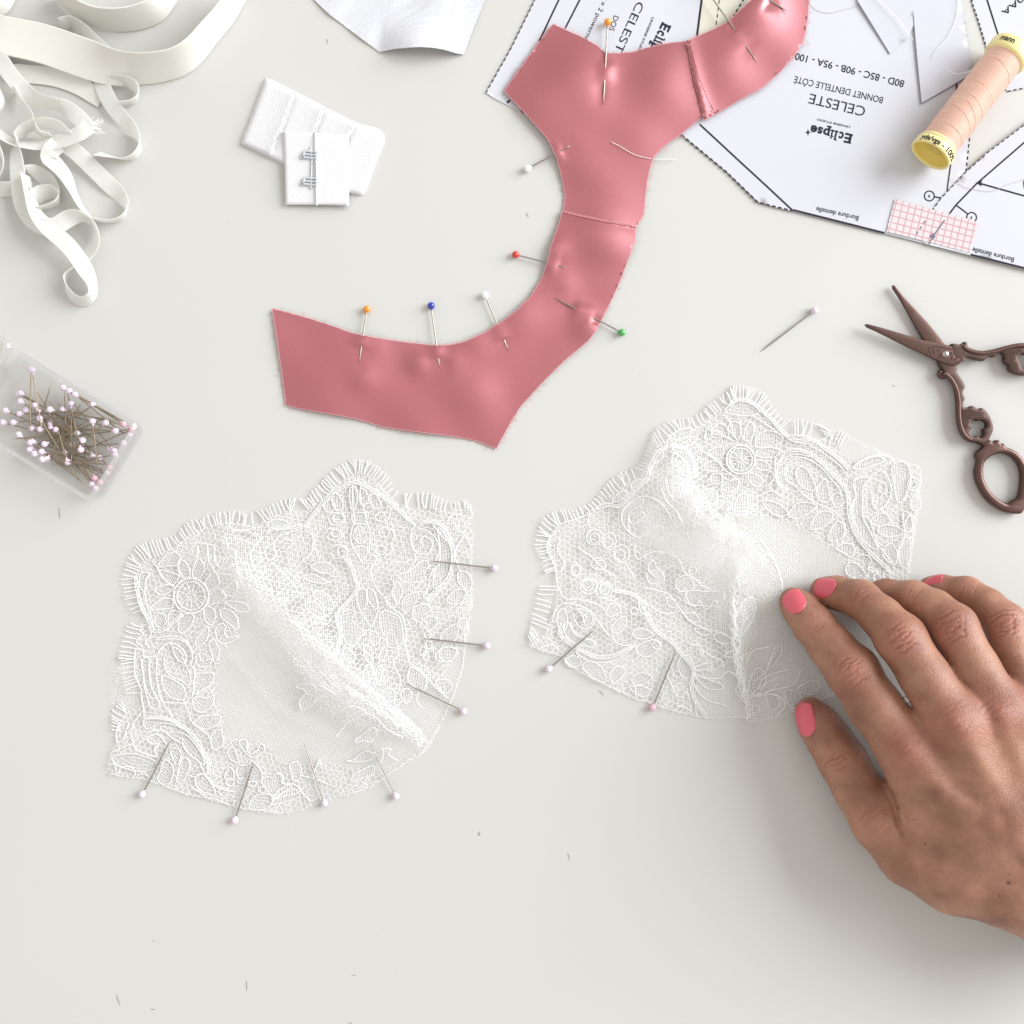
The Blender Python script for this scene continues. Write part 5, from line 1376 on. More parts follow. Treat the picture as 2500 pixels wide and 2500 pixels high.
leavesL = [L1(x) for x in (
    [(780, 1190), (755, 1090), (765, 1030), (820, 1050), (855, 1110), (862, 1185)], [(890, 1185), (900, 1090), (940, 1020), (990, 1060), (1000, 1110), (975, 1180), (930, 1200)], [(1010, 1240), (1060, 1170), (1110, 1155), (1140, 1240), (1120, 1280), (1030, 1330)],
    [(1030, 1390), (1110, 1310), (1180, 1330), (1190, 1400), (1100, 1440), (1020, 1440)], [(1000, 1470), (1080, 1490), (1110, 1550), (1080, 1630), (1040, 1640), (1000, 1570)], [(890, 1545), (895, 1600), (850, 1680), (770, 1720), (755, 1620), (795, 1550)],
    [(785, 1535), (750, 1600), (670, 1650), (660, 1560), (700, 1510)], [(700, 1475), (650, 1490), (560, 1500), (490, 1490), (560, 1420), (640, 1390), (700, 1410)], [(710, 1290), (640, 1350), (580, 1360), (530, 1310), (600, 1270), (680, 1270)],
    [(1150, 1490), (1250, 1510), (1310, 1590), (1310, 1690), (1240, 1640), (1170, 1580)], [(1160, 1330), (1230, 1270), (1290, 1220), (1310, 1300), (1270, 1370), (1190, 1360)], [(1190, 1420), (1340, 1430), (1400, 1460), (1420, 1510), (1330, 1520), (1260, 1480)],
    [(930, 1850), (920, 1780), (990, 1700), (1035, 1660), (1030, 1760), (980, 1830)], [(1110, 1680), (1160, 1630), (1200, 1660), (1190, 1720), (1230, 1770), (1290, 1750), (1330, 1750), (1270, 1800), (1180, 1820), (1120, 1780)],
    [(580, 1130), (690, 1150), (760, 1190), (700, 1270), (630, 1220)], [(400, 1160), (480, 1160), (450, 1230), (440, 1330), (390, 1280)], [(650, 980), (730, 960), (775, 1010), (740, 1080), (640, 1090), (560, 1090)], [(1330, 1140), (1420, 1130), (1430, 1230), (1360, 1260)], [(540, 1560), (610, 1540), (640, 1620), (590, 1670), (540, 1640)], [(1590, 700), (1660, 650), (1760, 660), (1800, 720), (1680, 740)], [(1230, 690), (1350, 700), (1480, 730), (1400, 750), (1260, 740)])] + \
  [L3(x) for x in (
    [(700, 80), (740, 90), (790, 140), (800, 190), (830, 230), (780, 220), (730, 170)], [(600, 340), (650, 360), (720, 390), (800, 450), (820, 560), (740, 570), (660, 530), (610, 450)], [(920, 350), (960, 320), (1060, 320), (1082, 312), (1090, 360), (1060, 420), (980, 480), (900, 510)],
    [(890, 580), (940, 540), (1020, 560), (1080, 530), (1095, 560), (1060, 650), (990, 690), (920, 670)], [(900, 780), (970, 730), (1060, 720), (1140, 720), (1150, 770), (1090, 830), (1000, 850), (940, 830)], [(1090, 1040), (1060, 950), (1080, 890), (1150, 850), (1170, 900), (1175, 1000)],
    [(920, 160), (950, 140), (975, 210), (1060, 185), (1050, 250), (980, 265), (930, 240)], [(1090, 0), (1110, 40), (1140, 110), (1120, 200), (1090, 210), (1070, 130), (1045, 40)], [(560, 1330), (590, 1240), (620, 1140), (690, 1180), (710, 1260), (680, 1350), (620, 1370)],
    [(680, 1040), (740, 1030), (780, 1090), (745, 1190), (700, 1120)], [(740, 1340), (760, 1220), (790, 1130), (850, 1140), (860, 1240), (800, 1330)], [(920, 1290), (980, 1270), (1040, 1330), (1090, 1410), (1100, 1470), (1000, 1450), (930, 1390)],
    [(1210, 1250), (1240, 1210), (1270, 1240), (1280, 1310), (1240, 1330), (1190, 1310)], [(1310, 1200), (1400, 1190), (1450, 1150), (1500, 1200), (1540, 1260), (1540, 1330), (1470, 1350), (1330, 1320)], [(1540, 1340), (1590, 1300), (1650, 1310), (1670, 1270), (1730, 1290), (1740, 1360), (1820, 1390), (1750, 1440), (1660, 1500), (1580, 1420)],
    [(1440, 1530), (1500, 1470), (1640, 1470), (1650, 1520), (1590, 1600), (1430, 1605)], [(1640, 1560), (1670, 1500), (1760, 1440), (1850, 1420), (1900, 1480), (1780, 1530)], [(1330, 980), (1350, 950), (1400, 960), (1400, 1040), (1430, 1080), (1500, 1050), (1520, 990), (1560, 1000), (1560, 1060), (1500, 1100), (1440, 1115), (1380, 1060)],
    [(1220, 1060), (1260, 1020), (1290, 1040), (1310, 1110), (1325, 1170), (1250, 1140)], [(430, 760), (560, 745), (700, 775), (840, 865), (800, 850), (680, 800), (560, 800), (460, 850)], [(800, 1000), (740, 960), (690, 930), (640, 885), (760, 880), (860, 930), (960, 1060), (1000, 1180), (940, 1150), (850, 1080)],
    [(420, 190), (480, 190), (480, 320), (500, 450), (540, 540), (500, 560), (450, 460), (425, 330)], [(130, 1120), (300, 1080), (500, 1130), (560, 1200), (400, 1250), (200, 1200)])] + \
  [L2(x) for x in (
    [(630, 660), (580, 740), (620, 800), (650, 810), (700, 760), (680, 700)], [(620, 1230), (680, 1210), (700, 1280), (690, 1360), (640, 1390), (610, 1310)], [(705, 1200), (760, 1230), (785, 1300), (790, 1380), (740, 1350), (702, 1280)],
    [(480, 1420), (560, 1390), (600, 1420), (570, 1480), (650, 1560), (670, 1600), (620, 1650), (600, 1700), (520, 1680), (480, 1560)], [(810, 1450), (850, 1400), (920, 1420), (980, 1450), (1010, 1550), (1010, 1660), (960, 1720), (880, 1710), (870, 1640), (830, 1570)],
    [(720, 1640), (740, 1580), (790, 1600), (810, 1660), (760, 1700)], [(160, 1340), (240, 1320), (310, 1390), (330, 1460), (270, 1450), (190, 1400)], [(230, 1260), (290, 1220), (370, 1280), (410, 1370), (350, 1380), (280, 1310)], [(150, 1100), (230, 1080), (330, 1130), (390, 1150), (300, 1160), (200, 1140)],
    [(210, 1010), (280, 980), (370, 990), (420, 1040), (380, 1070), (280, 1060)], [(970, 1090), (1060, 1060), (1160, 980), (1210, 960), (1240, 1000), (1200, 1080), (1210, 1130), (1120, 1150), (1030, 1150)], [(920, 1250), (930, 1190), (970, 1150), (1010, 1220), (990, 1290), (970, 1350), (940, 1300)],
    [(1010, 1310), (1060, 1260), (1140, 1240), (1150, 1290), (1120, 1340), (1070, 1400), (1020, 1410)], [(1110, 1380), (1180, 1340), (1240, 1350), (1250, 1400), (1190, 1440), (1160, 1490), (1110, 1470)], [(1180, 1490), (1240, 1450), (1310, 1470), (1300, 1530), (1240, 1570), (1200, 1540)],
    [(1400, 1310), (1440, 1240), (1520, 1210), (1570, 1250), (1520, 1330), (1440, 1340)], [(1500, 1060), (1580, 1070), (1615, 1150), (1600, 1230), (1550, 1200), (1500, 1150)], [(1500, 1480), (1560, 1460), (1570, 1530), (1530, 1560)], [(1320, 680), (1370, 720), (1430, 850), (1440, 1000), (1390, 1120), (1330, 1180), (1280, 1200), (1290, 1050), (1330, 980), (1340, 860)],
    [(400, 380), (430, 370), (480, 430), (490, 500), (440, 520), (400, 470)], [(550, 340), (600, 320), (615, 430), (590, 520), (560, 500)], [(650, 330), (700, 370), (710, 450), (660, 480), (635, 420)], [(720, 400), (770, 380), (810, 440), (830, 500), (760, 500)], [(570, 560), (640, 540), (690, 560), (690, 640), (640, 640), (585, 640)], [(590, 860), (640, 830), (690, 850), (710, 890), (660, 960), (620, 910)],
    [(1280, 640), (1380, 680), (1440, 800), (1400, 790), (1330, 720)], [(320, 470), (380, 430), (420, 500), (360, 540)], [(860, 1290), (930, 1270), (960, 1350), (900, 1370)], [(1340, 1620), (1420, 1540), (1490, 1520), (1480, 1640), (1380, 1680)], [(1300, 1780), (1380, 1720), (1480, 1740), (1440, 1830), (1330, 1840)])] + \
  [L4(x) for x in (
    [(760, 60), (800, 60), (830, 120), (820, 190), (770, 160)], [(880, 150), (920, 60), (945, 110), (910, 180)], [(590, 80), (650, 80), (690, 150), (650, 190), (600, 160)], [(750, 310), (780, 220), (820, 210), (830, 290), (790, 390)], [(860, 330), (870, 230), (910, 230), (900, 310), (880, 370)],
    [(250, 480), (242, 550), (262, 580), (330, 540), (400, 480), (520, 450), (480, 420), (390, 380)], [(210, 390), (260, 365), (340, 370), (370, 420), (310, 450), (270, 410)], [(690, 840), (720, 800), (830, 720), (870, 760), (820, 830), (750, 830)], [(160, 1020), (220, 1000), (250, 1050), (240, 1130), (190, 1150), (170, 1090)],
    [(10, 1310), (80, 1220), (180, 1180), (240, 1230), (200, 1260), (100, 1280)], [(660, 1160), (690, 1100), (830, 1030), (835, 1100), (740, 1130)], [(620, 990), (680, 980), (750, 920), (840, 930), (820, 980), (700, 1000)], [(1130, 240), (1180, 240), (1270, 330), (1240, 420), (1180, 400), (1120, 340)], [(900, 440), (950, 400), (1010, 430), (1000, 500), (930, 500)], [(1060, 440), (1120, 400), (1150, 470), (1100, 520)], [(1340, 350), (1430, 330), (1480, 390), (1420, 440)])]
cordsL = [L1(x) for x in (
    [(510, 1040), (560, 1110), (590, 1180), (640, 1230), (720, 1280)], [(490, 1150), (450, 1220), (440, 1330), (465, 1470), (510, 1600), (520, 1700)], [(730, 960), (775, 1010), (750, 1090), (800, 1200)], [(940, 900), (930, 1020)], [(1030, 880), (1040, 1030), (1080, 1100), (1110, 1145), (1200, 1170), (1300, 1160), (1310, 1060)],
    [(1100, 900), (1100, 1030), (1150, 1110), (1220, 1110), (1300, 1050), (1250, 1000), (1190, 1020), (1180, 1060)], [(860, 880), (960, 870), (1100, 900)], [(1540, 740), (1530, 830), (1480, 890), (1440, 980), (1450, 1090)], [(1240, 760), (1400, 760), (1490, 790), (1530, 830)], [(1270, 820), (1400, 860), (1480, 890)],
    [(1610, 860), (1570, 960), (1620, 1030), (1680, 990), (1650, 900), (1720, 800), (1930, 730)], [(540, 1770), (620, 1760), (720, 1750), (820, 1790), (880, 1870), (890, 1930)], [(580, 1890), (640, 1820), (690, 1830), (710, 1900)], [(1700, 880), (1780, 830), (1830, 880), (1780, 930)], [(1930, 1390), (1800, 1220), (1700, 1120), (1620, 1040)], [(1930, 1300), (1850, 1200), (1740, 1100)], [(1450, 1090), (1530, 1160), (1600, 1220), (1640, 1300), (1620, 1380)], [(390, 1690), (420, 1740), (360, 1800), (410, 1850)], [(470, 1660), (500, 1740), (440, 1800), (480, 1860)])] + \
  [L3(x) for x in (
    [(530, 10), (700, 0), (800, 20), (870, 90), (890, 180), (870, 230), (910, 300), (900, 420), (890, 540)], [(550, 180), (580, 100), (640, 50), (700, 40), (780, 80), (830, 170), (820, 230), (860, 310), (870, 400), (830, 450)], [(340, 190), (345, 330), (400, 470), (415, 600), (430, 680), (430, 800)],
    [(400, 180), (420, 330), (435, 450), (460, 550), (500, 650), (560, 650), (580, 610), (540, 540), (500, 450), (480, 320), (480, 190)], [(550, 180), (550, 350), (570, 480), (600, 580), (700, 740)], [(620, 170), (630, 260), (670, 340), (760, 380), (830, 430)], [(800, 570), (820, 620), (860, 700), (880, 780), (950, 840), (1020, 890), (1060, 950)],
    [(620, 600), (720, 600), (810, 610)], [(450, 880), (560, 860), (640, 880), (690, 930), (740, 960), (790, 930), (800, 1000), (850, 1080), (940, 1150), (1000, 1250), (1060, 1340), (1140, 1410), (1280, 1440)], [(380, 990), (400, 970), (480, 920), (560, 900), (620, 960), (650, 1000)], [(320, 980), (360, 1040), (450, 1090), (550, 1110), (570, 1100)], [(550, 1100), (530, 1040), (560, 990), (500, 990), (450, 940)],
    [(190, 800), (170, 900), (175, 980)], [(290, 790), (250, 900), (240, 960)], [(400, 700), (330, 800), (310, 900), (330, 980)], [(80, 1190), (150, 1180), (170, 1260), (110, 1270)], [(180, 1280), (220, 1210), (310, 1210), (350, 1270), (310, 1310)], [(360, 1290), (420, 1270), (470, 1300)], [(870, 1390), (960, 1450), (1040, 1500), (1100, 1510), (1250, 1570), (1280, 1550), (1290, 1520)],
    [(850, 1280), (910, 1300), (980, 1270)], [(345, 190), (350, 100), (420, 110), (430, 170), (540, 160)], [(110, 1080), (250, 1010), (330, 990)])] + \
  [L2(x) for x in (
    [(575, 300), (575, 400), (580, 520), (590, 620), (560, 720), (570, 820), (610, 900), (660, 980)], [(650, 310), (640, 400), (680, 540), (700, 620), (730, 720), (720, 840), (720, 890), (760, 920), (800, 950)], [(610, 330), (620, 440)], [(360, 560), (420, 540), (500, 570), (490, 630), (400, 650), (365, 600)], [(345, 700), (380, 680), (470, 710), (470, 770), (380, 780), (345, 740)],
    [(390, 850), (460, 820), (530, 880), (500, 930), (420, 940), (390, 900)], [(870, 480), (910, 500), (890, 590), (850, 640)], [(900, 680), (940, 720), (920, 790)], [(910, 820), (920, 880), (850, 930)], [(790, 950), (740, 1010), (740, 1090), (780, 1190), (850, 1280), (920, 1370), (1000, 1440), (1040, 1560), (1040, 1700), (1070, 1840)],
    [(1080, 620), (1120, 660), (1090, 700), (1085, 800), (1120, 880), (1180, 910), (1250, 880), (1270, 800), (1220, 750), (1180, 760), (1170, 800), (1200, 830)], [(1130, 670), (1240, 710), (1320, 800), (1330, 890), (1300, 950)], [(1110, 900), (1120, 960), (1050, 1060), (980, 1080)], [(900, 1010), (920, 970), (1000, 980), (1100, 950)], [(1260, 1040), (1340, 1000), (1290, 1030), (1250, 1100), (1240, 1180), (1190, 1290)],
    [(1450, 620), (1500, 700), (1560, 740), (1610, 850)], [(1560, 730), (1490, 830), (1470, 930), (1510, 1050)], [(1400, 650), (1430, 570), (1520, 560)], [(180, 700), (230, 760), (210, 900), (130, 950)], [(670, 1750), (740, 1800), (760, 1830)], [(540, 1740), (600, 1800), (580, 1860)], [(640, 1400), (700, 1490), (740, 1540), (760, 1500), (800, 1400)], [(260, 1480), (340, 1440), (400, 1420)], [(1360, 1700), (1330, 1790), (1380, 1850)])] + \
  [L4(x) for x in (
    [(1090, 0), (1110, 100), (1130, 190), (1200, 240), (1280, 320), (1330, 380), (1440, 480)], [(1130, 240), (1120, 340), (1200, 420), (1190, 500), (1230, 560)], [(540, 605), (610, 560), (700, 550), (780, 600), (700, 640), (620, 690), (580, 740), (530, 800)], [(880, 900), (980, 890), (960, 940), (1040, 990)], [(840, 930), (900, 1000), (920, 900)], [(20, 1110), (60, 1090), (105, 1120), (90, 1170), (180, 1180)],
    [(250, 1110), (340, 1130), (400, 1150), (470, 1180)], [(350, 1100), (400, 980), (410, 1040)], [(240, 1230), (330, 1330)], [(470, 330), (560, 400), (680, 420), (780, 480)], [(780, 600), (860, 640), (960, 740), (1080, 800)], [(600, 150), (540, 200), (480, 180)], [(1020, 0), (1040, 120), (1000, 200), (1060, 330), (1040, 430)], [(830, 190), (850, 330), (800, 440)])]
bandsL = [L1([(350, 1180), (370, 1320), (400, 1450), (470, 1590), (530, 1700), (620, 1690), (680, 1640), (790, 1545)]), L3([(430, 745), (560, 742), (700, 770), (840, 860), (930, 960), (1000, 1080), (1040, 1170), (1040, 1280)]),
          L2([(150, 680), (200, 600), (330, 440), (420, 355), (560, 285), (640, 288), (760, 350), (880, 430), (980, 520), (1080, 620)]), L2([(510, 930), (570, 1020), (600, 1120), (620, 1190), (560, 1290), (450, 1410), (440, 1480), (470, 1600), (440, 1750), (420, 1850)]),
          L2([(1150, 640), (1250, 620), (1350, 650), (1410, 740), (1445, 830), (1452, 920), (1440, 1030), (1400, 1130), (1310, 1240), (1200, 1310)]), L1([(1580, 780), (1640, 740), (1750, 730), (1850, 720), (1930, 700)])]
ringsL = [(L3([c])[0], rx * .2588, ry * .2588) for c, rx, ry in (((1245, 1350), 40, 38), ((1350, 1340), 38, 26), ((1455, 1365), 36, 26), ((1545, 1420), 36, 28), ((1180, 1440), 40, 38))] + \
         [(L2([c])[0], rx * .2795, ry * .2795) for c, rx, ry in (((450, 590), 48, 42), ((430, 722), 36, 34), ((490, 880), 46, 44), ((710, 500), 44, 42), ((820, 580), 44, 40), ((850, 715), 46, 44), ((820, 870), 46, 40), ((1100, 1500), 36, 36), ((1190, 1520), 30, 32), ((1230, 1610), 28, 32), ((1240, 1700), 30, 34), ((1215, 1790), 24, 38), ((240, 1480), 28, 30), ((340, 1480), 40, 36), ((610, 690), 16, 18), ((650, 720), 16, 18), ((620, 750), 15, 16))] + \
         [(L4([c])[0], rx * .3002, ry * .3002) for c, rx, ry in (((1240, 100), 24, 38), ((1290, 40), 24, 38), ((1215, 830), 20, 18), ((750, 385), 20, 16))]
lashL = [L3([(185, 190), (190, 150), (200, 210), (190, 285), (205, 330), (220, 385), (230, 445), (250, 515)]), L3([(215, 590), (165, 630), (120, 665), (120, 720), (122, 780), (120, 855)]), L1([(305, 1625), (265, 1660), (250, 1700), (235, 1750), (220, 1800), (205, 1850), (195, 1900), (185, 1950)]),
         L1([(310, 1545), (265, 1455), (240, 1405), (235, 1340), (212, 1270), (208, 1225), (225, 1170), (240, 1120), (262, 1060), (280, 1005), (305, 975), (340, 930), (390, 890), (445, 865), (510, 845), (575, 835), (645, 820), (720, 800), (760, 770)]),
         L1([(780, 735), (840, 680), (880, 650), (960, 655), (1030, 600), (1080, 610), (1145, 580), (1238, 570), (1335, 568), (1400, 598), (1495, 568), (1580, 540), (1645, 500), (1682, 490), (1718, 470), (1762, 458), (1810, 452), (1855, 452), (1910, 452)]),
         L2([(30, 425), (70, 415), (120, 425), (178, 410), (220, 350), (270, 300), (308, 258), (350, 220), (385, 190), (420, 150), (450, 140), (485, 115), (515, 100), (545, 85), (600, 72), (640, 75), (665, 80), (705, 90), (735, 95), (765, 125), (815, 150), (838, 180), (895, 228), (925, 330), (970, 350)]),
         L2([(1032, 372), (1090, 372), (1140, 368), (1190, 366), (1232, 368), (1272, 372), (1325, 402), (1400, 440), (1465, 452), (1545, 430), (1600, 470)])]
CUPL = dict(label='left white lace cup, pinned along its right and bottom edges', z=zLc, contour=contL, ang=0.25,
    net=[L1([(1340, 1280), (1330, 1500), (1340, 1800), (1180, 1850)]) + L3([(1150, 100), (1110, 300), (1110, 560), (1170, 720), (1190, 900), (1300, 950), (1600, 980), (1700, 1150), (1930, 1180)]) + L4([(480, 1010), (700, 1060), (960, 1100), (1230, 900), (1130, 800), (900, 620), (700, 470), (460, 300), (300, 110), (100, -60), (-60, -220)]),
         L4([(1220, 430), (1420, 300), (1560, 60), (1570, 200), (1510, 400), (1440, 570), (1370, 720), (1300, 850), (1200, 760), (1080, 640), (1060, 540)])],
    leaves=leavesL, cords=cordsL, bands=bandsL, rings=ringsL, flowers=[(L1([(875, 1370)])[0], 165 * .2588)],
    lashes=lashL, hatch=lambda c: 0.45 if c[0] < 640 else (0.05 if c[1] < 1560 else -0.1),
    grain=[(lambda m: polydist(m[:, 0], m[:, 1], ridgeL)[2] > 0, 0.5), (lambda m: polydist(m[:, 0], m[:, 1], ridgeL)[2] <= 0, 0.04)],
    folds=[([(560, 1330), (620, 1390), (780, 1540), (900, 1640), (1040, 1800), (1020, 1830), (880, 1740), (740, 1640), (620, 1510), (560, 1400)], 0.7, 5.6, 0.9),
           ([(690, 1560), (800, 1640), (930, 1760), (1020, 1810), (880, 1790), (760, 1720)], 1.2, 5.8, 0.2),
           (L3([(100, 280), (190, 190), (330, 190), (350, 350), (400, 480), (400, 640), (260, 690), (190, 800), (110, 760)]), -0.15, 6.0, 0.4)],
    seams=[(ridgeL[3:], 10, 16), (ridgeL[:4], 14, 6), ([(700, 1600), (800, 1650), (900, 1720), (1010, 1790), (1040, 1815)], 9, 12), (ridgeL[5:], 8, 14)],
    raw=L4([(1585, 0), (1570, 200), (1510, 400), (1440, 570), (1370, 720), (1300, 850), (1250, 920), (1100, 1010), (960, 1100), (830, 1190), (680, 1250), (500, 1290), (380, 1340), (250, 1390), (130, 1410), (0, 1408)]) + L3([(1550, 1618), (1380, 1600), (1150, 1540), (960, 1490), (800, 1450), (600, 1380), (450, 1330), (300, 1310), (80, 1270)]))

# --------------------------- right cup
contR = R3([(30, 600), (150, 530), (205, 400), (245, 250), (250, 110)]) + R1([(290, 1870), (235, 1700), (210, 1590), (220, 1520), (300, 1420), (430, 1372), (560, 1322), (640, 1262), (770, 1150), (900, 1050), (1070, 990), (1110, 890), (1150, 790), (1200, 700), (1290, 650), (1400, 545), (1520, 520), (1650, 460), (1760, 370), (1880, 290)]) + \
    R2([(40, 270), (110, 238), (200, 240), (290, 290), (380, 370), (450, 450), (505, 512), (560, 520), (650, 520), (740, 545), (800, 560), (835, 480), (900, 480), (1000, 530), (1160, 600), (1350, 690), (1562, 768), (1580, 850), (1560, 1000), (1540, 1200), (1510, 1400), (1480, 1660)]) + \
    [(2200, 1500), (2150, 1590), (2080, 1660), (2035, 1698)] + ZH([(330, 720), (230, 760), (120, 800), (20, 822)]) + R3([(1720, 1190), (1660, 1152), (1500, 1160), (1390, 1160), (1280, 1140), (1050, 1082), (960, 1045), (850, 1018), (720, 960), (620, 910), (480, 842), (350, 762), (290, 692), (150, 652)])
ridgeR = R1([(1320, 720), (1390, 900), (1470, 1060), (1600, 1220), (1780, 1380)]) + R2([(60, 1150), (200, 1250), (310, 1360), (400, 1480), (465, 1610), (490, 1740)])
seamR = [(1800, 1395), (1790, 1480), (1795, 1560), (1808, 1650), (1822, 1730), (1830, 1762)]
def zRc(u, v):
    d, t, s = polydist(u, v, ridgeR)
    A = 1.2 + 9.5 * np.sin(math.pi * np.clip(.08 + .84 * t, 0, 1)) ** .8
    sg = np.where(s > 0, 140.0, 38.0)
    z = 0.5 + A * np.exp(-(d / sg) ** 1.8)
    z = z + .3 * np.sin(t * 30 + d / 17.0) * np.exp(-(d / 90) ** 2) + .15 * np.sin(t * 52 - d / 10.0) * np.exp(-(d / 60) ** 2)
    ds, ts, ss = polydist(u, v, seamR)
    z = z + 4.5 * np.exp(-(ds / 30) ** 1.5) * (1 - .7 * ts)
    z = z + 1.6 * np.exp(-(((u - 1480) / 130) ** 2 + ((v - 1500) / 130) ** 2)) + 0.35 * np.sin(u / 37 + v / 44) + 0.3 * np.sin(v / 27 - u / 52)
    under = 1 / (1 + np.exp(-((u - 1935) + 0.35 * (v - 1480)) / 9.0)) * (v > 1380)      # pressed flat under the fingers
    z = z * (1 - .85 * under)
    return np.maximum(z, 0.45)
leavesR = [R2(x) for x in (
    [(110, 540), (60, 480), (80, 420), (140, 430), (155, 500), (140, 560)], [(180, 560), (190, 470), (230, 420), (260, 470), (235, 560)], [(270, 590), (290, 520), (380, 490), (480, 530), (470, 580), (380, 610), (290, 620)], [(290, 640), (380, 620), (460, 640), (430, 690), (330, 700), (280, 680)], [(280, 720), (360, 740), (380, 790), (290, 790)],
    [(220, 820), (290, 840), (330, 880), (290, 930), (220, 880)], [(110, 1140), (120, 1030), (170, 980), (210, 1010), (200, 1130), (150, 1150)], [(0, 930), (60, 890), (130, 870), (130, 930), (60, 970)], [(0, 830), (50, 830), (110, 850), (60, 880)], [(600, 870), (590, 800), (640, 770), (700, 830), (740, 920), (720, 960), (640, 930)], [(760, 920), (820, 870), (850, 960), (850, 1040), (780, 1040), (750, 980)],
    [(870, 1000), (930, 980), (960, 1060), (900, 1090)], [(330, 1040), (420, 1050), (490, 1090), (520, 1140), (450, 1160), (370, 1110)], [(530, 1150), (600, 1060), (720, 1060), (750, 1090), (660, 1150), (590, 1180)], [(700, 1260), (750, 1150), (820, 1120), (880, 1140), (860, 1200), (800, 1250)], [(850, 1350), (860, 1270), (920, 1200), (970, 1240), (960, 1310), (900, 1350)], [(900, 1410), (950, 1380), (1030, 1380), (1050, 1440), (1020, 1480), (950, 1440)],
    [(980, 1570), (1020, 1520), (1100, 1560), (1140, 1640), (1080, 1660), (1000, 1620)], [(1230, 1270), (1280, 1230), (1370, 1240), (1430, 1280), (1400, 1310), (1300, 1320)], [(1270, 1460), (1300, 1390), (1350, 1380), (1385, 1450), (1370, 1540), (1320, 1520)], [(1180, 1210), (1220, 1150), (1290, 1140), (1330, 1200), (1260, 1240)], [(30, 330), (110, 260), (230, 270), (300, 330), (240, 370), (100, 360)], [(520, 520), (640, 530), (740, 560), (700, 590), (560, 570)],
    [(430, 690), (500, 650), (600, 630), (700, 660), (700, 690), (600, 670), (500, 700), (450, 760), (440, 850), (470, 920), (430, 850)], [(1040, 900), (1090, 860), (1170, 860), (1120, 920), (1110, 1060), (1120, 1180), (1180, 1300), (1230, 1420), (1150, 1380), (1070, 1260), (1030, 1120), (1060, 1000)], [(1040, 780), (1120, 720), (1230, 690), (1290, 720), (1200, 760), (1120, 790)], [(1350, 760), (1450, 740), (1490, 850), (1450, 1000), (1390, 1050), (1360, 900)], [(1430, 1130), (1490, 1150), (1500, 1250), (1450, 1280)], [(1420, 1350), (1480, 1340), (1480, 1500), (1420, 1560), (1395, 1450)])] + \
  [R1(x) for x in (
    [(1690, 570), (1760, 500), (1830, 530), (1850, 620), (1780, 610)], [(1690, 730), (1790, 710), (1810, 770), (1760, 820), (1670, 770)], [(1640, 860), (1760, 840), (1800, 920), (1730, 930), (1650, 920)], [(1700, 960), (1780, 960), (1790, 1030), (1700, 1040)], [(600, 1760), (660, 1715), (720, 1750), (740, 1800), (690, 1825), (620, 1800)], [(1170, 1740), (1200, 1800), (1250, 1860), (1200, 1890), (1140, 1850), (1120, 1790)],
    [(1310, 620), (1400, 560), (1500, 540), (1500, 600), (1400, 640)], [(1340, 720), (1470, 740), (1530, 850), (1560, 980), (1500, 960), (1450, 840)], [(790, 1200), (880, 1110), (930, 1130), (860, 1200)], [(980, 1030), (1060, 1010), (1050, 1080), (980, 1110)], [(1170, 790), (1240, 720), (1260, 780), (1190, 860)], [(890, 1400), (900, 1290), (980, 1210), (1080, 1180), (1060, 1240), (960, 1300), (940, 1400), (960, 1480)], [(1620, 1110), (1700, 1090), (1760, 1150), (1700, 1230)], [(1650, 560), (1700, 530), (1690, 620), (1640, 640)])] + \
  [R3(x) for x in (
    [(310, 440), (350, 440), (390, 520), (460, 560), (540, 580), (530, 620), (440, 610), (350, 570), (300, 500)], [(620, 360), (650, 300), (700, 290), (730, 340), (690, 380), (640, 390)], [(660, 480), (700, 420), (760, 390), (780, 430), (740, 500), (690, 520)], [(1080, 240), (1140, 270), (1160, 320), (1100, 310)], [(1220, 370), (1300, 370), (1330, 430), (1260, 420)], [(1290, 480), (1380, 490), (1430, 520), (1350, 530)],
    [(1440, 540), (1500, 510), (1570, 560), (1580, 590), (1490, 590)], [(830, 500), (900, 480), (980, 530), (920, 560), (840, 550)], [(850, 630), (930, 580), (1000, 570), (1030, 620), (960, 690), (880, 680)], [(1190, 700), (1250, 690), (1290, 760), (1290, 830), (1220, 860), (1170, 780)], [(1290, 780), (1400, 740), (1430, 760), (1400, 790), (1310, 800)], [(1300, 830), (1400, 870), (1490, 900), (1510, 940), (1400, 940), (1330, 880)],
    [(1620, 540), (1600, 420), (1650, 300), (1720, 240), (1760, 300), (1740, 400), (1680, 500)], [(1700, 980), (1720, 860), (1780, 780), (1840, 850), (1800, 960), (1720, 990)], [(310, 720), (370, 690), (430, 720), (410, 770), (350, 770)], [(440, 760), (510, 730), (590, 780), (620, 880), (560, 880), (480, 820)], [(650, 830), (700, 770), (770, 790), (740, 850), (680, 900)], [(820, 850), (900, 820), (970, 850), (920, 900), (840, 910)],
    [(250, 380), (300, 330), (330, 430), (290, 520), (260, 480)], [(400, 640), (560, 690), (700, 670), (820, 620), (700, 720), (540, 740), (420, 690)], [(1150, 160), (1200, 110), (1270, 100), (1280, 180), (1200, 200)], [(1240, 200), (1400, 200), (1520, 210), (1500, 300), (1380, 310), (1260, 290)], [(930, 60), (1030, 40), (1060, 110), (960, 140)], [(870, 270), (930, 300), (950, 370), (890, 360)], [(400, 330), (500, 360), (520, 420), (470, 460), (440, 380)], [(800, 930), (900, 920), (960, 960), (900, 1000)])] + \
  [ZH(x) for x in ([(160, 670), (220, 680), (250, 740), (200, 760), (160, 710)], [(220, 660), (300, 620), (330, 650), (280, 690)], [(70, 560), (110, 450), (140, 440), (130, 500)], [(60, 690), (120, 700), (130, 750), (90, 760)])]
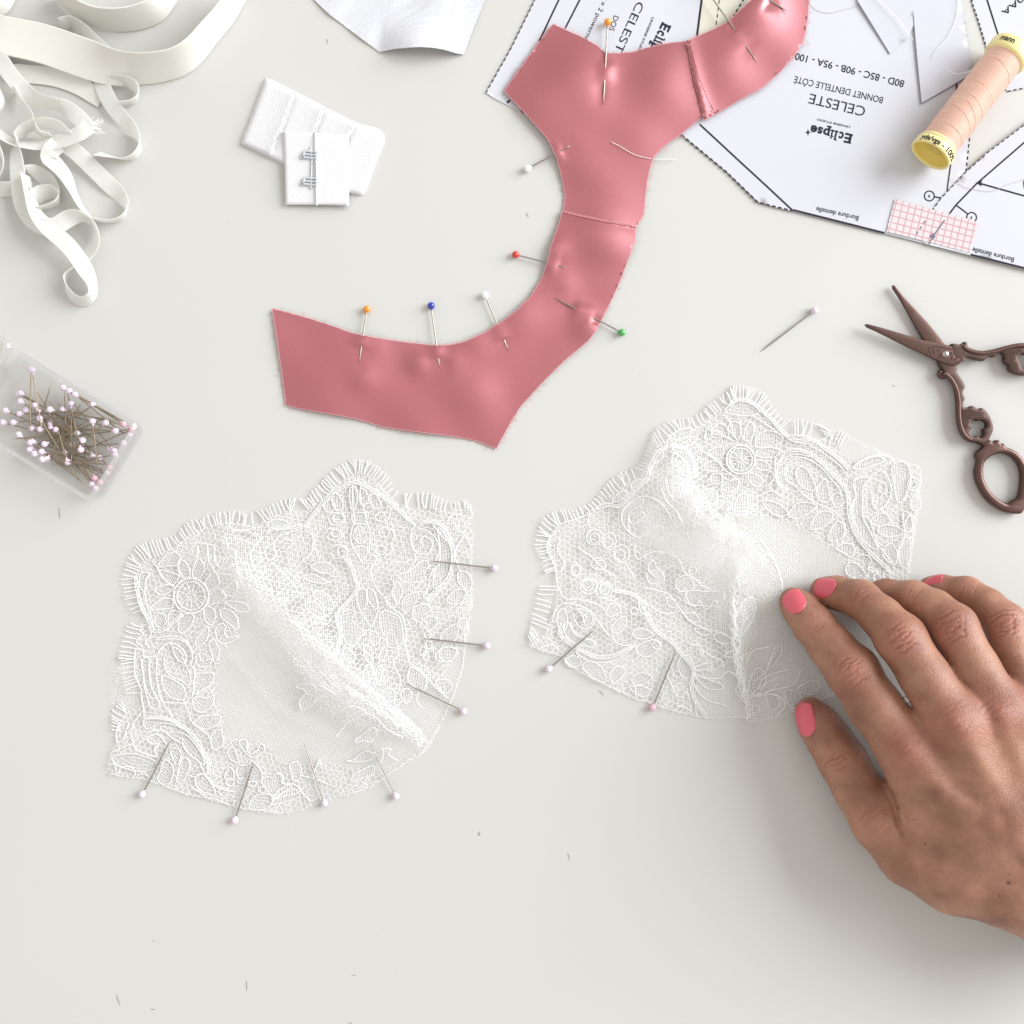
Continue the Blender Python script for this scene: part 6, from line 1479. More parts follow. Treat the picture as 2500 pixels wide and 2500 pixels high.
cordsR = [R2(x) for x in (
    [(520, 890), (500, 830), (510, 760), (560, 720), (640, 700), (720, 730), (800, 790), (870, 870), (920, 930), (950, 1010)], [(520, 890), (580, 920), (660, 1000), (760, 1060), (870, 1110), (950, 1180), (980, 1260), (960, 1330)], [(690, 600), (800, 660), (930, 760), (1000, 850)], [(1020, 790), (1100, 720), (1230, 680), (1350, 700)], [(1030, 880), (1090, 850), (1180, 850), (1250, 800), (1310, 850), (1340, 960), (1300, 1060), (1230, 1110), (1190, 1060), (1200, 1000)],
    [(1040, 920), (1060, 1000), (1020, 1080), (1050, 1200)], [(1100, 1160), (1160, 1180), (1200, 1280), (1230, 1380), (1310, 1480), (1370, 1580)], [(1480, 1150), (1440, 1220), (1440, 1330), (1400, 1430)], [(130, 360), (150, 440), (170, 560)], [(490, 690), (430, 760), (430, 850), (460, 930), (530, 950)], [(0, 360), (50, 390), (110, 540)], [(240, 360), (300, 400), (400, 470), (480, 530)], [(200, 1000), (300, 1000), (400, 960), (460, 1000), (500, 960)], [(1060, 1480), (1120, 1460), (1180, 1500), (1160, 1580), (1240, 1600)], [(380, 790), (420, 850), (380, 920), (440, 980)], [(0, 1010), (60, 1000), (100, 1030)], [(850, 480), (870, 540), (840, 600)])] + \
  [R1(x) for x in (
    [(880, 1290), (960, 1210), (1060, 1160), (1180, 1180), (1280, 1270), (1340, 1370)], [(880, 1290), (890, 1400), (960, 1490), (1040, 1530), (1120, 1480), (1200, 1430), (1270, 1440)], [(1340, 760), (1420, 800), (1480, 870), (1500, 960)], [(1640, 540), (1780, 590), (1900, 660)], [(1550, 690), (1620, 750), (1740, 830), (1800, 900), (1900, 980)], [(590, 1330), (570, 1400), (600, 1450), (560, 1500)], [(910, 1750), (960, 1830), (1000, 1900)],
    [(480, 1620), (600, 1700), (720, 1820), (850, 1900)], [(1010, 1580), (1000, 1650), (1030, 1730), (1090, 1700), (1180, 1660), (1320, 1680), (1400, 1730), (1440, 1820), (1480, 1880)], [(300, 1450), (220, 1550), (210, 1650), (280, 1800), (290, 1900)], [(290, 1420), (400, 1385), (560, 1330)], [(940, 1330), (970, 1410), (1040, 1370), (1090, 1330), (1060, 1290)], [(1280, 1000), (1300, 1100), (1360, 1200)], [(1240, 1080), (1290, 1200), (1380, 1290), (1430, 1400)], [(1130, 990), (1150, 900), (1210, 830), (1290, 790)], [(320, 1560), (300, 1650), (360, 1750), (330, 1850)], [(450, 1850), (420, 1800), (460, 1750), (500, 1800)])] + \
  [R3(x) for x in (
    [(210, 430), (240, 330), (310, 290), (420, 310), (510, 350), (540, 410), (500, 470), (440, 480), (390, 430), (370, 360)], [(440, 440), (470, 400), (450, 370)], [(340, 440), (380, 520), (440, 550), (520, 570), (540, 620)], [(900, 170), (1000, 190), (1110, 230), (1190, 340), (1250, 420), (1340, 470), (1450, 500), (1590, 560)], [(900, 260), (1000, 340), (1090, 370), (1180, 350)], [(1340, 850), (1480, 860), (1540, 810), (1620, 830)], [(1280, 870), (1320, 960), (1400, 1030), (1510, 1060), (1550, 1080)],
    [(1080, 830), (1110, 890), (1160, 990), (1210, 1000), (1230, 960), (1260, 1020)], [(1140, 140), (1180, 90), (1260, 80), (1350, 150), (1440, 190), (1550, 180), (1590, 260), (1600, 380), (1620, 520), (1650, 620)], [(1160, 210), (1230, 190), (1220, 270), (1300, 310), (1330, 270), (1370, 330), (1410, 320), (1450, 260), (1480, 330), (1530, 320), (1560, 250)], [(1630, 520), (1690, 400), (1720, 370)], [(1640, 800), (1660, 850), (1680, 960)], [(1730, 980), (1830, 900), (1930, 850)], [(1730, 1000), (1860, 960), (1932, 900)], [(240, 0), (250, 130), (290, 230), (330, 260)],
    [(1150, 1070), (1220, 1080), (1270, 1110), (1260, 1060)], [(1300, 1030), (1310, 1150)], [(1690, 740), (1740, 650), (1860, 620)], [(1600, 640), (1520, 680), (1560, 700), (1600, 700)], [(1350, 690), (1340, 640), (1440, 700), (1500, 720), (1520, 780)], [(1250, 600), (1330, 610), (1360, 660), (1350, 690)], [(100, 640), (200, 600), (260, 640)], [(840, 920), (850, 1010)], [(330, 260), (420, 260), (560, 300), (620, 350)], [(660, 540), (720, 600), (820, 610)], [(560, 420), (600, 480), (650, 540)])] + \
  [ZH(x) for x in ([(20, 690), (120, 660), (200, 640), (240, 560)], [(10, 620), (60, 570), (130, 440)], [(15, 700), (110, 690), (160, 740), (110, 800)], [(20, 660), (60, 600), (180, 560)])]
bandsR = [R2([(60, 300), (110, 250), (200, 250), (290, 300), (400, 400), (500, 510), (600, 570), (720, 560), (850, 650), (950, 730), (1010, 790)]), R2([(450, 690), (500, 660), (600, 640), (700, 670), (790, 740), (880, 830), (960, 920), (1000, 1000), (1010, 1150), (1050, 1280), (1130, 1400), (1230, 1500), (1330, 1590)]),
          R1([(560, 1330), (650, 1270), (760, 1235), (870, 1240), (1000, 1100), (1110, 1000), (1150, 880), (1200, 780), (1300, 700)]), R1([(1310, 700), (1400, 705), (1480, 740), (1540, 850), (1570, 980)]), R3([(290, 440), (270, 520), (340, 590), (440, 650), (560, 700), (700, 680), (850, 600)]), R3([(680, 190), (780, 210), (870, 250), (930, 370), (990, 480), (1060, 540), (1130, 590), (1200, 680), (1270, 760), (1290, 840), (1270, 900), (1300, 1030), (1390, 1160)])]
ringsR = [(R2([c])[0], rx * .3106, ry * .3106) for c, rx, ry in (((1270, 935), 30, 46), ((1512, 910), 46, 52), ((1512, 910), 24, 28), ((1530, 1060), 42, 60), ((1305, 1625), 32, 32), ((1225, 1640), 28, 28), ((40, 1080), 36, 36))] + \
         [(R1([c])[0], rx * .2692, ry * .2692) for c, rx, ry in (((640, 1540), 44, 46), ((636, 1530), 74, 70), ((762, 1575), 40, 46), ((770, 1565), 62, 76), ((866, 1690), 46, 50), ((880, 1680), 70, 82), ((690, 1780), 44, 40), ((1525, 1830), 36, 34), ((465, 1830), 42, 46))] + \
         [(R3([c])[0], rx * .3209, ry * .3209) for c, rx, ry in (((390, 40), 36, 44), ((485, 150), 40, 44), ((488, 160), 62, 60), ((610, 180), 36, 44), ((606, 190), 64, 62), ((1005, 605), 30, 32), ((835, 350), 28, 26), ((1760, 1095), 28, 30), ((1730, 1160), 34, 30), ((1160, 830), 32, 22))]
lashR = [R1([(185, 1860), (165, 1800), (165, 1745), (125, 1690), (95, 1640), (88, 1600), (98, 1555), (110, 1510), (120, 1470), (130, 1430), (150, 1385), (175, 1350), (205, 1325), (250, 1302), (285, 1292), (325, 1280), (400, 1285), (465, 1270), (540, 1240), (612, 1208), (660, 1150), (690, 1110), (718, 1080), (745, 1045), (770, 1015), (797, 990), (840, 965), (918, 930), (968, 908), (1030, 878), (1065, 818), (1105, 738), (1140, 680), (1148, 640), (1172, 570), (1200, 545), (1220, 518), (1258, 498), (1295, 478), (1330, 468), (1358, 460), (1402, 456), (1440, 450), (1478, 445), (1516, 442), (1600, 400), (1640, 358), (1682, 312), (1720, 288), (1765, 258), (1800, 238), (1838, 208), (1900, 150)]),
         R2([(40, 180), (100, 130), (122, 135), (150, 130), (175, 130), (205, 145), (228, 145), (250, 155), (272, 160), (315, 180), (362, 212), (402, 285), (435, 320), (475, 388)]), R2([(515, 398), (545, 400), (580, 402), (605, 402), (640, 402), (680, 408), (720, 420), (742, 428), (775, 440), (800, 458), (828, 470), (850, 508), (895, 570), (938, 608)]),
         R3([(150, 50), (115, 160), (95, 215), (80, 290), (60, 370), (48, 430), (45, 480), (25, 530)])]
pufR = R1([(1000, 1260), (1150, 1210), (1320, 1380), (1480, 1480)]) + ridgeR[4:] + [(1880, 1470), (1820, 1480), (1795, 1440), (1700, 1400), (1620, 1370), (1560, 1320)]
CUPR = dict(label='right white lace cup held under the fingertips, with a puffed fold', z=zRc, contour=contR, ang=0.5,
    net=[R2([(120, 1170), (250, 1150), (400, 1180), (560, 1215), (700, 1300), (850, 1400), (930, 1500), (990, 1650)]) + [(2150, 1450), (2190, 1520), (2050, 1692), (1850, 1762), (1812, 1640), (1800, 1500), (1840, 1420), (1820, 1300)],
         pufR, R3([(1220, 1000), (1330, 900), (1560, 700), (1640, 800), (1700, 1180), (1400, 1165), (1230, 1130)]), R2([(820, 470), (900, 470), (1160, 590), (1560, 760), (1480, 780), (1300, 700), (1010, 740)])],
    leaves=leavesR, cords=cordsR, bands=bandsR, rings=ringsR, flowers=[(R2([(155, 715)])[0], 112 * .3106)],
    lashes=lashR, hatch=lambda c: 0.05 if c[0] > 1740 else (-.6 if c[1] > 1350 else -.1),
    grain=[(lambda m: m[:, 0] > 1690, 0.06), (lambda m: m[:, 0] <= 1690, -0.65)],
    folds=[(pufR, 1.0, 5.6, 0.3), (R1([(1330, 760), (1480, 900), (1560, 1060), (1780, 1330)]) + ridgeR[5:] + R2([(420, 1700), (330, 1560), (180, 1420)]) + R1([(1800, 1600), (1500, 1400), (1340, 1150), (1290, 900)]), 1.0, 5.2, .7), (R3([(1560, 230), (1760, 240), (1790, 500), (1700, 700), (1760, 960), (1760, 1170), (1690, 1170), (1620, 900), (1570, 600)]), .6, 5.6, .2)],
    seams=[(ridgeR[:6], 20, 14), (ridgeR[5:], 3, 8), (seamR, 11, 26)],
    raw=ZH([(400, 692), (330, 720), (230, 760), (120, 800), (20, 822)]) + R3([(1720, 1190), (1660, 1152), (1500, 1160), (1390, 1160), (1280, 1140), (1050, 1082), (960, 1045), (850, 1018), (720, 960), (620, 910), (480, 842), (350, 762), (290, 692), (150, 652), (30, 600)]))
lace_cup(CUPL)
lace_cup(CUPR)
lace_pins(zLc, zRc)
# ------------------------------------------------------------------ the hand: one continuous skin, grown from a distance field
def hp(x, y, z):
    """hand zoom coordinates + height mm -> mm"""
    q = ZH([(x, y)])[0]
    return P(q[0], q[1], z) * 1000.0

def sd_cone(p, a, b, ra, rb):
    ba = b - a; l2 = ba @ ba
    t = np.clip(((p - a) @ ba) / l2, 0, 1)
    return np.linalg.norm(p - a - t[..., None] * ba, axis=-1) - (ra + (rb - ra) * t)

def smin(a, b, k):
    h = np.clip(0.5 + 0.5 * (b - a) / k, 0, 1)
    return b + (a - b) * h - k * h * (1 - h)

# chains: (x, y, z, radius)
FING = {
    'index':  [(200, 222, 6.9, 5.6), (236, 262, 8.8, 6.9), (305, 345, 13.0, 7.9), (392, 455, 19.0, 8.4), (495, 572, 25.0, 9.9), (608, 748, 29.5, 9.8), (770, 960, 34.0, 11.0)],
    'middle': [(352, 168, 6.6, 5.4), (415, 180, 9.0, 6.5), (535, 212, 17.5, 7.3), (640, 300, 25.5, 7.6), (735, 405, 32.5, 9.2), (860, 600, 37.5, 8.9), (1010, 830, 40.5, 11.2)],
    'ring':   [(600, 196, 6.2, 5.2), (665, 192, 9.0, 6.2), (800, 210, 17.5, 6.9), (905, 262, 25.0, 7.3), (1000, 350, 32.0, 8.7), (1110, 560, 37.0, 8.5), (1235, 790, 39.5, 10.8)],
    'pinky':  [(885, 152, 5.6, 4.3), (940, 158, 7.6, 5.2), (1070, 178, 13.5, 6.0), (1170, 245, 19.0, 6.6), (1262, 330, 24.5, 7.6), (1300, 500, 30.0, 7.6), (1400, 740, 34.5, 10.0)],
    'thumb':  [(286, 782, 7.4, 6.2), (326, 840, 8.8, 8.0), (385, 925, 10.5, 8.6), (447, 1025, 12.5, 9.3), (530, 1170, 15.5, 9.6), (640, 1330, 20.0, 11.2), (800, 1470, 22.5, 14.0), (1000, 1560, 23.0, 17.0)],
}
PALM = [((770, 960, 34, 10.6), (1080, 1330, 30.5, 16.5)), ((1010, 830, 40, 11.2), (1240, 1260, 35.5, 15.5)), ((1235, 790, 39.5, 10.8), (1400, 1240, 34, 15)), ((1400, 740, 34.5, 10), (1560, 1200, 30, 14)),
        ((1080, 1330, 30.5, 16.5), (1290, 1590, 27, 17.5)), ((1240, 1260, 35, 15.5), (1400, 1520, 30, 17)), ((1400, 1240, 34, 15), (1520, 1440, 29, 17)), ((1560, 1200, 30, 14), (1640, 1380, 27, 16)),
        ((800, 1080, 28, 9.5), (900, 1330, 25, 13.5)), ((900, 1330, 25, 13.5), (1180, 1575, 25, 16)), ((1000, 1555, 23, 15.5), (1290, 1605, 25.5, 16.5)),
        ((1290, 1580, 27, 17), (1740, 1900, 30, 19)), ((1400, 1510, 28, 18), (1880, 1840, 30, 22)), ((1560, 1420, 27, 18), (2010, 1740, 30, 22)), ((1480, 1540, 25, 17), (1880, 1840, 26, 21)),
        ((1150, 1050, 22, 14), (1300, 1400, 20, 15)), ((900, 1120, 24, 10), (1400, 1000, 24, 11))]
SEG_F = {k: [(hp(*a[:3]), hp(*b[:3]), a[3], b[3]) for a, b in zip(c[:-1], c[1:])] for k, c in FING.items()}
SEG_P = [(hp(*a[:3]), hp(*b[:3]), a[3], b[3]) for a, b in PALM]
# slim raised tendons and two veins on the back of the hand
TEND = [((770, 960, 43.0, 1.6), (1290, 1560, 44.0, 1.4)), ((1010, 830, 50.2, 1.8), (1370, 1480, 47.5, 1.5)), ((1235, 790, 49.2, 1.7), (1470, 1420, 46.5, 1.4)),
        ((1120, 1120, 47.0, 1.2), (1190, 1330, 48.2, 1.2)), ((1190, 1330, 48.0, 1.2), (1330, 1430, 48.0, 1.2)), ((940, 1180, 44.0, 1.0), (1090, 1260, 46.5, 1.1))]
SEG_T = [(hp(*a[:3]), hp(*b[:3]), a[3], b[3]) for a, b in TEND]

def sdf(p):
    pal = None
    for s in SEG_P:
        d = sd_cone(p, *s); pal = d if pal is None else smin(pal, d, 7.0)
    for s in SEG_T:
        pal = smin(pal, sd_cone(p, *s), 5.0)
    fin = None
    for k, segs in SEG_F.items():
        c = None
        for s in segs:
            d = sd_cone(p, *s); c = d if c is None else smin(c, d, 2.6)
        if k == 'thumb': c = np.maximum(c, -1e9)
        fin = c if fin is None else smin(fin, c, 0.7)
    return smin(fin, pal, 4.0)

def surface(vox=0.95):
    lo = np.array([103., -215., -1.]); hi = np.array([262., 2., 66.])
    n = ((hi - lo) / vox).astype(int) + 1
    B = 8; nb = -(-n // B); n = nb * B
    ctr = np.stack(np.meshgrid(*[lo[k] + (np.arange(nb[k]) * B + (B - 1) / 2) * vox for k in range(3)], indexing='ij'), -1).reshape(-1, 3)
    dc = sdf(ctr); near = np.abs(dc) < B * vox * .95 + 2.5
    T = np.repeat(dc[:, None], B ** 3, 1).astype(np.float32)
    loc = np.stack(np.meshgrid(*[(np.arange(B) - (B - 1) / 2) * vox] * 3, indexing='ij'), -1).reshape(-1, 3)
    ids = np.where(near)[0]
    for i in range(0, len(ids), 400):
        k = ids[i:i + 400]; T[k] = sdf(ctr[k][:, None, :] + loc[None])
    D = T.reshape(*nb, B, B, B).transpose(0, 3, 1, 4, 2, 5).reshape(*n)
    sgn = D < 0
    # naive surface nets
    c = np.zeros(tuple(n - 1), np.int32)
    off = [(0, 0, 0), (1, 0, 0), (0, 1, 0), (1, 1, 0), (0, 0, 1), (1, 0, 1), (0, 1, 1), (1, 1, 1)]
    sl = lambda A, o: A[o[0]:n[0] - 1 + o[0], o[1]:n[1] - 1 + o[1], o[2]:n[2] - 1 + o[2]]
    for o in off: c += sl(sgn, o)
    act = (c > 0) & (c < 8)
    idx = -np.ones(act.shape, np.int64); idx[act] = np.arange(act.sum())
    ijk = np.argwhere(act)
    acc = np.zeros((len(ijk), 3)); cnt = np.zeros(len(ijk))
    for a in range(8):
        for b in range(a + 1, 8):
            oa, ob = np.array(off[a]), np.array(off[b])
            if np.abs(oa - ob).sum() != 1: continue
            da = D[tuple((ijk + oa).T)]; db = D[tuple((ijk + ob).T)]
            m = (da < 0) != (db < 0)
            t = (da / (da - db + 1e-12))[:, None]
            pt = oa + (ob - oa) * t
            acc[m] += pt[m]; cnt[m] += 1
    V = lo + (ijk + acc / cnt[:, None]) * vox
    F = []
    for ax in range(3):
        e = np.eye(3, dtype=int)[ax]; u = np.eye(3, dtype=int)[(ax + 1) % 3]; w = np.eye(3, dtype=int)[(ax + 2) % 3]
        s0 = sgn[tuple(slice(0, n[k] - e[k]) for k in range(3))]; s1 = sgn[tuple(slice(e[k], n[k]) for k in range(3))]
        q = np.argwhere(s0 != s1)
        q = q[(q[:, (ax + 1) % 3] > 0) & (q[:, (ax + 2) % 3] > 0)]
        ok = np.all(q - 0 < np.array(act.shape), axis=1); q = q[ok]
        v = [idx[tuple((q - d).T)] for d in (0 * u, u, u + w, w)]
        fl = s0[tuple(q.T)]
        quad = np.stack(v, 1)
        quad[~fl] = quad[~fl][:, ::-1]
        F.append(quad[(quad >= 0).all(1)])
    return V, np.vstack(F)

def grad(p, e=0.15):
    g = np.stack([sdf(p + np.array(d) * e) - sdf(p - np.array(d) * e) for d in ((1, 0, 0), (0, 1, 0), (0, 0, 1))], -1)
    return g / (np.linalg.norm(g, axis=1, keepdims=True) + 1e-9)

def hand():
    V, F = surface()
    for _ in range(1):
        g = grad(V); V = V - g * sdf(V)[:, None] * 0.9
    me = bpy.data.meshes.new('h'); me.from_pydata((V / 1000).tolist(), [], F.tolist())
    ob = bpy.data.objects.new('h', me); COL.objects.link(ob)
    md = ob.modifiers.new('s', 'SUBSURF'); md.levels = 1; md.render_levels = 1
    dg = bpy.context.evaluated_depsgraph_get(); dg.update()
    m2 = bpy.data.meshes.new_from_object(ob.evaluated_get(dg))
    V = np.zeros(len(m2.vertices) * 3); m2.vertices.foreach_get('co', V); V = V.reshape(-1, 3) * 1000
    NN = np.zeros(len(m2.vertices) * 3); m2.vertices.foreach_get('normal', NN); NN = NN.reshape(-1, 3)
    F = np.zeros(len(m2.polygons) * 4, np.int64); m2.loops.foreach_get('vertex_index', F); F = F.reshape(-1, 4)
    bpy.data.objects.remove(ob); bpy.data.meshes.remove(m2); bpy.data.meshes.remove(me)
    r = np.random.default_rng(21)
    disp = np.zeros(len(V)); red = np.zeros(len(V))
    def joint(center, d_axis, width, rows, depth, sp, redness, rad):
        """creases running across a finger at a joint"""
        c = hp(*center); ax = np.array(d_axis, float); ax /= np.linalg.norm(ax)
        lat = np.cross([0, 0, 1.0], ax); lat /= np.linalg.norm(lat)
        rel = V - c; near = np.linalg.norm(rel, axis=1) < rad
        rr = rel[near]; s = rr @ ax; t = rr @ lat
        dors = np.clip((NN[near] @ np.array([0, 0, 1.0])) * 1.6 + .2, 0, 1)
        dd = np.zeros(near.sum())
        for i in range(rows):
            s0 = (i - (rows - 1) / 2) * sp + r.normal(0, sp * .18)
            bow = r.normal(0, .014) + (0.02 if i < rows / 2 else -0.02)
            ph = r.random() * 6; wid = width * (.55 + .45 * r.random()); t0 = r.normal(0, width * .12)
            cen = s0 + bow * t ** 2 + .30 * np.sin(t * .9 + ph) + .12 * np.sin(t * 2.3 + ph * 2)
            a = depth * (.55 + .6 * r.random()) * np.exp(-((t - t0) / wid) ** 4)
            dd -= a * np.exp(-((s - cen) / 0.36) ** 2)
            dd += a * .35 * np.exp(-((s - cen - .85) / .55) ** 2)
        # short oblique creases
        for i in range(rows):
            a0 = r.normal(0, .5) + (math.pi / 4) * (1 if r.random() < .5 else -1); px, py = r.normal(0, sp * .8), r.normal(0, width * .5)
            x = (s - px) * math.cos(a0) + (t - py) * math.sin(a0); y = -(s - px) * math.sin(a0) + (t - py) * math.cos(a0)
            dd -= depth * .4 * np.exp(-(x / .3) ** 2) * np.exp(-(y / 2.2) ** 2)
        disp[near] += dd * dors * np.exp(-(np.linalg.norm(rr, axis=1) / (rad * .8)) ** 4)
        red[near] = np.maximum(red[near], redness * np.exp(-((s / (sp * rows * .55 + 1)) ** 2 + (t / (width * 1.1)) ** 2)) * dors)
    for k, c in FING.items():
        H = [hp(*q[:3]) for q in c]
        if k == 'thumb':
            joint((c[3][0] - 25, c[3][1] - 5, c[3][2] + 7), H[4] - H[2], 6.0, 4, .42, 2.3, .5, 11)
            joint((c[5][0] - 30, c[5][1], c[5][2] + 9), H[6] - H[4], 8, 4, .22, 3.0, .3, 14)
        else:
            joint((c[4][0], c[4][1], c[4][2] + c[4][3]), H[5] - H[3], 6.0, 6, .46, 1.9, .9, 12)
            joint((c[2][0], c[2][1], c[2][2] + c[2][3]), H[3] - H[1], 5.0, 4, .26, 1.5, .45, 8.5)
            joint((c[6][0], c[6][1], c[6][2] + c[6][3]), H[6] - H[5], 9.0, 6, .16, 2.4, .75, 15)
    # fold between thumb and index
    line = np.array([hp(*q) for q in ((655, 1150, 22), (690, 1260, 27), (738, 1400, 33))])
    d, t, s = polydist(V[:, 0], V[:, 1], line)
    fold = 1.5 * np.exp(-(d / .75) ** 2) * (NN[:, 2] > -.2) * np.clip(1 - abs(t - .6) * 1.2, 0, 1)
    disp0 = disp.copy(); disp = disp - fold
    # loose skin lines over the back of the hand and wrist
    ax = hp(1290, 1590, 0) - hp(900, 1000, 0); ax /= np.linalg.norm(ax); lat = np.array([-ax[1], ax[0], 0])
    c0 = hp(1290, 1560, 0); s = (V - c0) @ ax; t = (V - c0) @ lat
    wr = np.exp(-((s - 8) / 24) ** 2) * np.clip(NN[:, 2], 0, 1)
    disp += wr * 0.16 * (np.abs(np.sin(s * 1.15 + .35 * np.sin(t * .35) + .2 * np.sin(t * 1.1))) ** .6 - .6)
    V = V + NN * disp[:, None]
    V[:, 2] = np.maximum(V[:, 2], 0.35)
    root = empty('person', tuple(np.array(hp(700, 900, 0)) / 1000 * np.array([1, 1, 0])), 'right hand with coral painted nails holding down the right lace cup', 'person')
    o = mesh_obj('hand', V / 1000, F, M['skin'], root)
    at = o.data.attributes.new('red', 'FLOAT', 'POINT'); at.data.foreach_set('value', red.astype(np.float32))
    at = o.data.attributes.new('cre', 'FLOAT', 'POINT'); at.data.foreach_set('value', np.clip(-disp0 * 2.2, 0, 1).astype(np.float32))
    mole = np.zeros(len(V))
    for mx, my, rad in ((725, 1258, .75), (862, 1437, .55), (1280, 1637, .8), (1235, 1703, .5), (470, 1150, .4), (437, 683, .4), (1120, 1540, .35), (990, 1370, .35), (1310, 1290, .3)):
        # straight-down look-up of the skin point seen at this place
        for zz in np.arange(52, 8, -1.0):
            q = hp(mx, my, zz)
            if sdf(q[None])[0] < .4: break
        mole = np.maximum(mole, np.exp(-(np.linalg.norm(V - q, axis=1) / rad) ** 4))
    at = o.data.attributes.new('mole', 'FLOAT', 'POINT'); at.data.foreach_set('value', mole.astype(np.float32))
    # ------------- nails, laid on the skin
    def nail(center, axis_to, up, length, width, lift=0.0):
        c = hp(*center); ax = hp(*axis_to) - c; ax /= np.linalg.norm(ax)      # towards the knuckle
        up = np.array(up, float); up -= (up @ ax) * ax; up /= np.linalg.norm(up)
        lat = np.cross(up, ax)
        nu, nv = 15, 15; pts = []
        for i in range(nu):
            a = -1 + 2 * i / (nu - 1)
            for j in range(nv):
                b = -1 + 2 * j / (nv - 1)
                # rounded square outline
                la = length / 2 * a; wb = width / 2 * b * (1 - 0.16 * max(0, a) ** 2 * 1.0 - 0.10 * max(0, -a) ** 3)
                la -= (length * .16) * (b * b) * (1 if a > 0 else -1) * abs(a)
                pts.append(c + ax * la + lat * wb)
        Pp = np.array(pts); h = np.full(len(Pp), 16.0)
        q = Pp + up * 16
        for _ in range(60):
            d = sdf(q); st = np.clip(d, -1, 3) * .7; q = q - up * st[:, None]; h -= st
        # a nail is stiff: fit a smooth arch through the skin samples
        A = (Pp - c) @ ax; Bv = (Pp - c) @ lat
        Mx = np.stack([np.ones_like(A), A, A * A, Bv, Bv ** 2, Bv ** 4], 1)
        w = np.exp(-(A / length) ** 2)
        co, *_ = np.linalg.lstsq(Mx * w[:, None], np.clip(h, -6, 12) * w, rcond=None)
        hh = Mx @ co
        edge = np.clip(np.abs(np.array([-1 + 2 * j / (nv - 1) for i in range(nu) for j in range(nv)])), 0, 1)
        top = Pp + up * (hh + 0.45 + lift - .18 * edge ** 6)[:, None]
        bot = Pp + up * (hh - 0.35)[:, None]
        Vn = np.vstack([top, bot]); n = nu * nv
        Fn = [[i * nv + j, i * nv + j + 1, (i + 1) * nv + j + 1, (i + 1) * nv + j] for i in range(nu - 1) for j in range(nv - 1)]
        Fb = [[n + q_ for q_ in f[::-1]] for f in Fn]
        rim = [j for j in range(nv)] + [i * nv + nv - 1 for i in range(1, nu)] + [(nu - 1) * nv + j for j in range(nv - 2, -1, -1)] + [i * nv for i in range(nu - 2, 0, -1)]
        Fs = [[rim[i], n + rim[i], n + rim[(i + 1) % len(rim)], rim[(i + 1) % len(rim)]] for i in range(len(rim))]
        mesh_obj('nail', Vn / 1000, Fn + Fb + Fs, M['nail'], o)
    nail((208, 222, 10), (330, 360, 14), (-.30, -.05, 1), 9.4, 8.6)
    nail((358, 150, 12), (520, 195, 19), (-.35, .62, .75), 8.8, 8.0)
    nail((900, 128, 10), (1060, 140, 16), (-.15, 1.0, .28), 7.0, 6.0)
    nail((262, 812, 12), (385, 1010, 15), (-.80, -.30, .75), 12.0, 8.8, lift=.35)

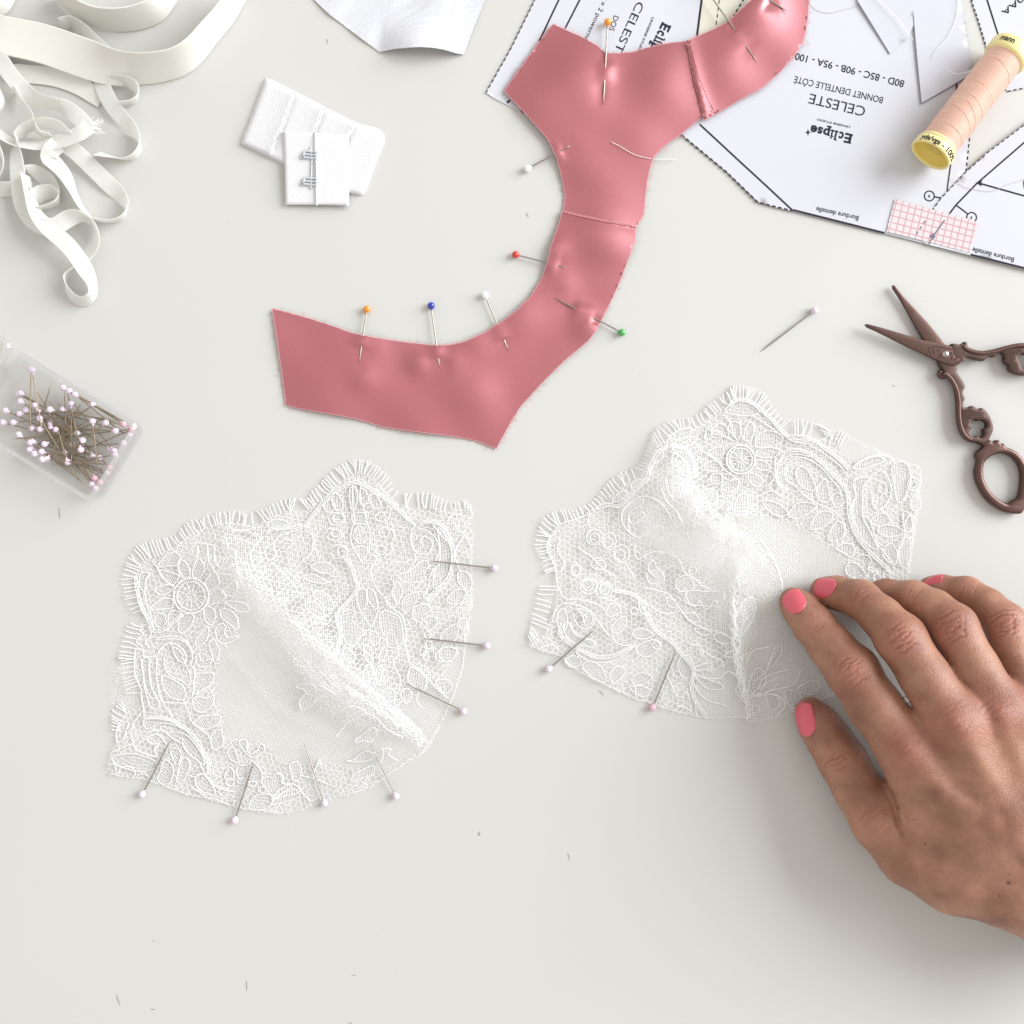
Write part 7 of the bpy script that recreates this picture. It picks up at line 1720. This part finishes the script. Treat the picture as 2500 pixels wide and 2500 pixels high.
def mat_skin():
    m, nt, b, out = new_mat('skin')
    tc = N(nt, 'ShaderNodeTexCoord')
    n1 = N(nt, 'ShaderNodeTexNoise'); n1.inputs['Scale'].default_value = 55; n1.inputs['Detail'].default_value = 6
    n2 = N(nt, 'ShaderNodeTexNoise'); n2.inputs['Scale'].default_value = 420; n2.inputs['Detail'].default_value = 3
    v1 = N(nt, 'ShaderNodeTexVoronoi'); v1.inputs['Scale'].default_value = 190
    v2 = N(nt, 'ShaderNodeTexVoronoi', feature='DISTANCE_TO_EDGE'); v2.inputs['Scale'].default_value = 900
    mp = N(nt, 'ShaderNodeMapping'); mp.inputs['Rotation'].default_value = (0, 0, math.radians(52)); mp.inputs['Scale'].default_value = (1.25, .7, 1)
    nt.links.new(tc.outputs['Object'], mp.inputs[0])
    for n in (n1, n2, v1): nt.links.new(tc.outputs['Object'], n.inputs['Vector'])
    nt.links.new(mp.outputs[0], v2.inputs['Vector'])
    def mix(f, a, c):
        x = N(nt, 'ShaderNodeMix', data_type='RGBA')
        if isinstance(f, float): x.inputs[0].default_value = f
        else: nt.links.new(f, x.inputs[0])
        for k, q in ((6, a), (7, c)):
            if isinstance(q, tuple): x.inputs[k].default_value = q
            else: nt.links.new(q, x.inputs[k])
        return x.outputs[2]
    def mrange(s, a, c, d=0.0, e=1.0):
        x = N(nt, 'ShaderNodeMapRange'); nt.links.new(s, x.inputs[0])
        for i, q in enumerate((a, c, d, e)): x.inputs[i + 1].default_value = q
        return x.outputs[0]
    base = mix(mrange(n1.outputs['Fac'], .35, .65), srgb(130, 87, 68), srgb(168, 123, 101))
    base = mix(mrange(n2.outputs['Fac'], .5, .75, 0, .35), base, srgb(128, 82, 66))
    fr = N(nt, 'ShaderNodeMath', operation='MULTIPLY'); 
    nt.links.new(mrange(v1.outputs['Distance'], .16, .05, 0, 1), fr.inputs[0]); nt.links.new(mrange(n1.outputs['Fac'], .50, .62, 0, .55), fr.inputs[1])
    base = mix(fr.outputs[0], base, srgb(96, 56, 42))
    ar = N(nt, 'ShaderNodeAttribute', attribute_name='red'); ac = N(nt, 'ShaderNodeAttribute', attribute_name='cre')
    base = mix(mrange(ar.outputs['Fac'], 0, 1, 0, .55), base, srgb(166, 100, 88))
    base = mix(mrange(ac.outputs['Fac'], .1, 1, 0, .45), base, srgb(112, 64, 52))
    am = N(nt, 'ShaderNodeAttribute', attribute_name='mole')
    base = mix(mrange(am.outputs['Fac'], 0, 1, 0, .85), base, srgb(74, 44, 34))
    nt.links.new(base, b.inputs['Base Color'])
    b.inputs['Roughness'].default_value = 0.46
    b.inputs['Specular IOR Level'].default_value = 0.45
    b.inputs['Subsurface Weight'].default_value = 0.18
    b.inputs['Subsurface Radius'].default_value = (0.0028, 0.0012, 0.0007)
    b.inputs['Subsurface Scale'].default_value = 1.0
    ad = N(nt, 'ShaderNodeMath', operation='MULTIPLY_ADD'); ad.inputs[1].default_value = 0.5
    nt.links.new(n2.outputs['Fac'], ad.inputs[0]); nt.links.new(mrange(v2.outputs['Distance'], 0, .16), ad.inputs[2])
    bp = N(nt, 'ShaderNodeBump'); bp.inputs['Strength'].default_value = 0.33; bp.inputs['Distance'].default_value = 0.00022
    nt.links.new(ad.outputs[0], bp.inputs['Height']); nt.links.new(bp.outputs[0], b.inputs['Normal'])
    return m
M['skin'] = mat_skin()
hand()
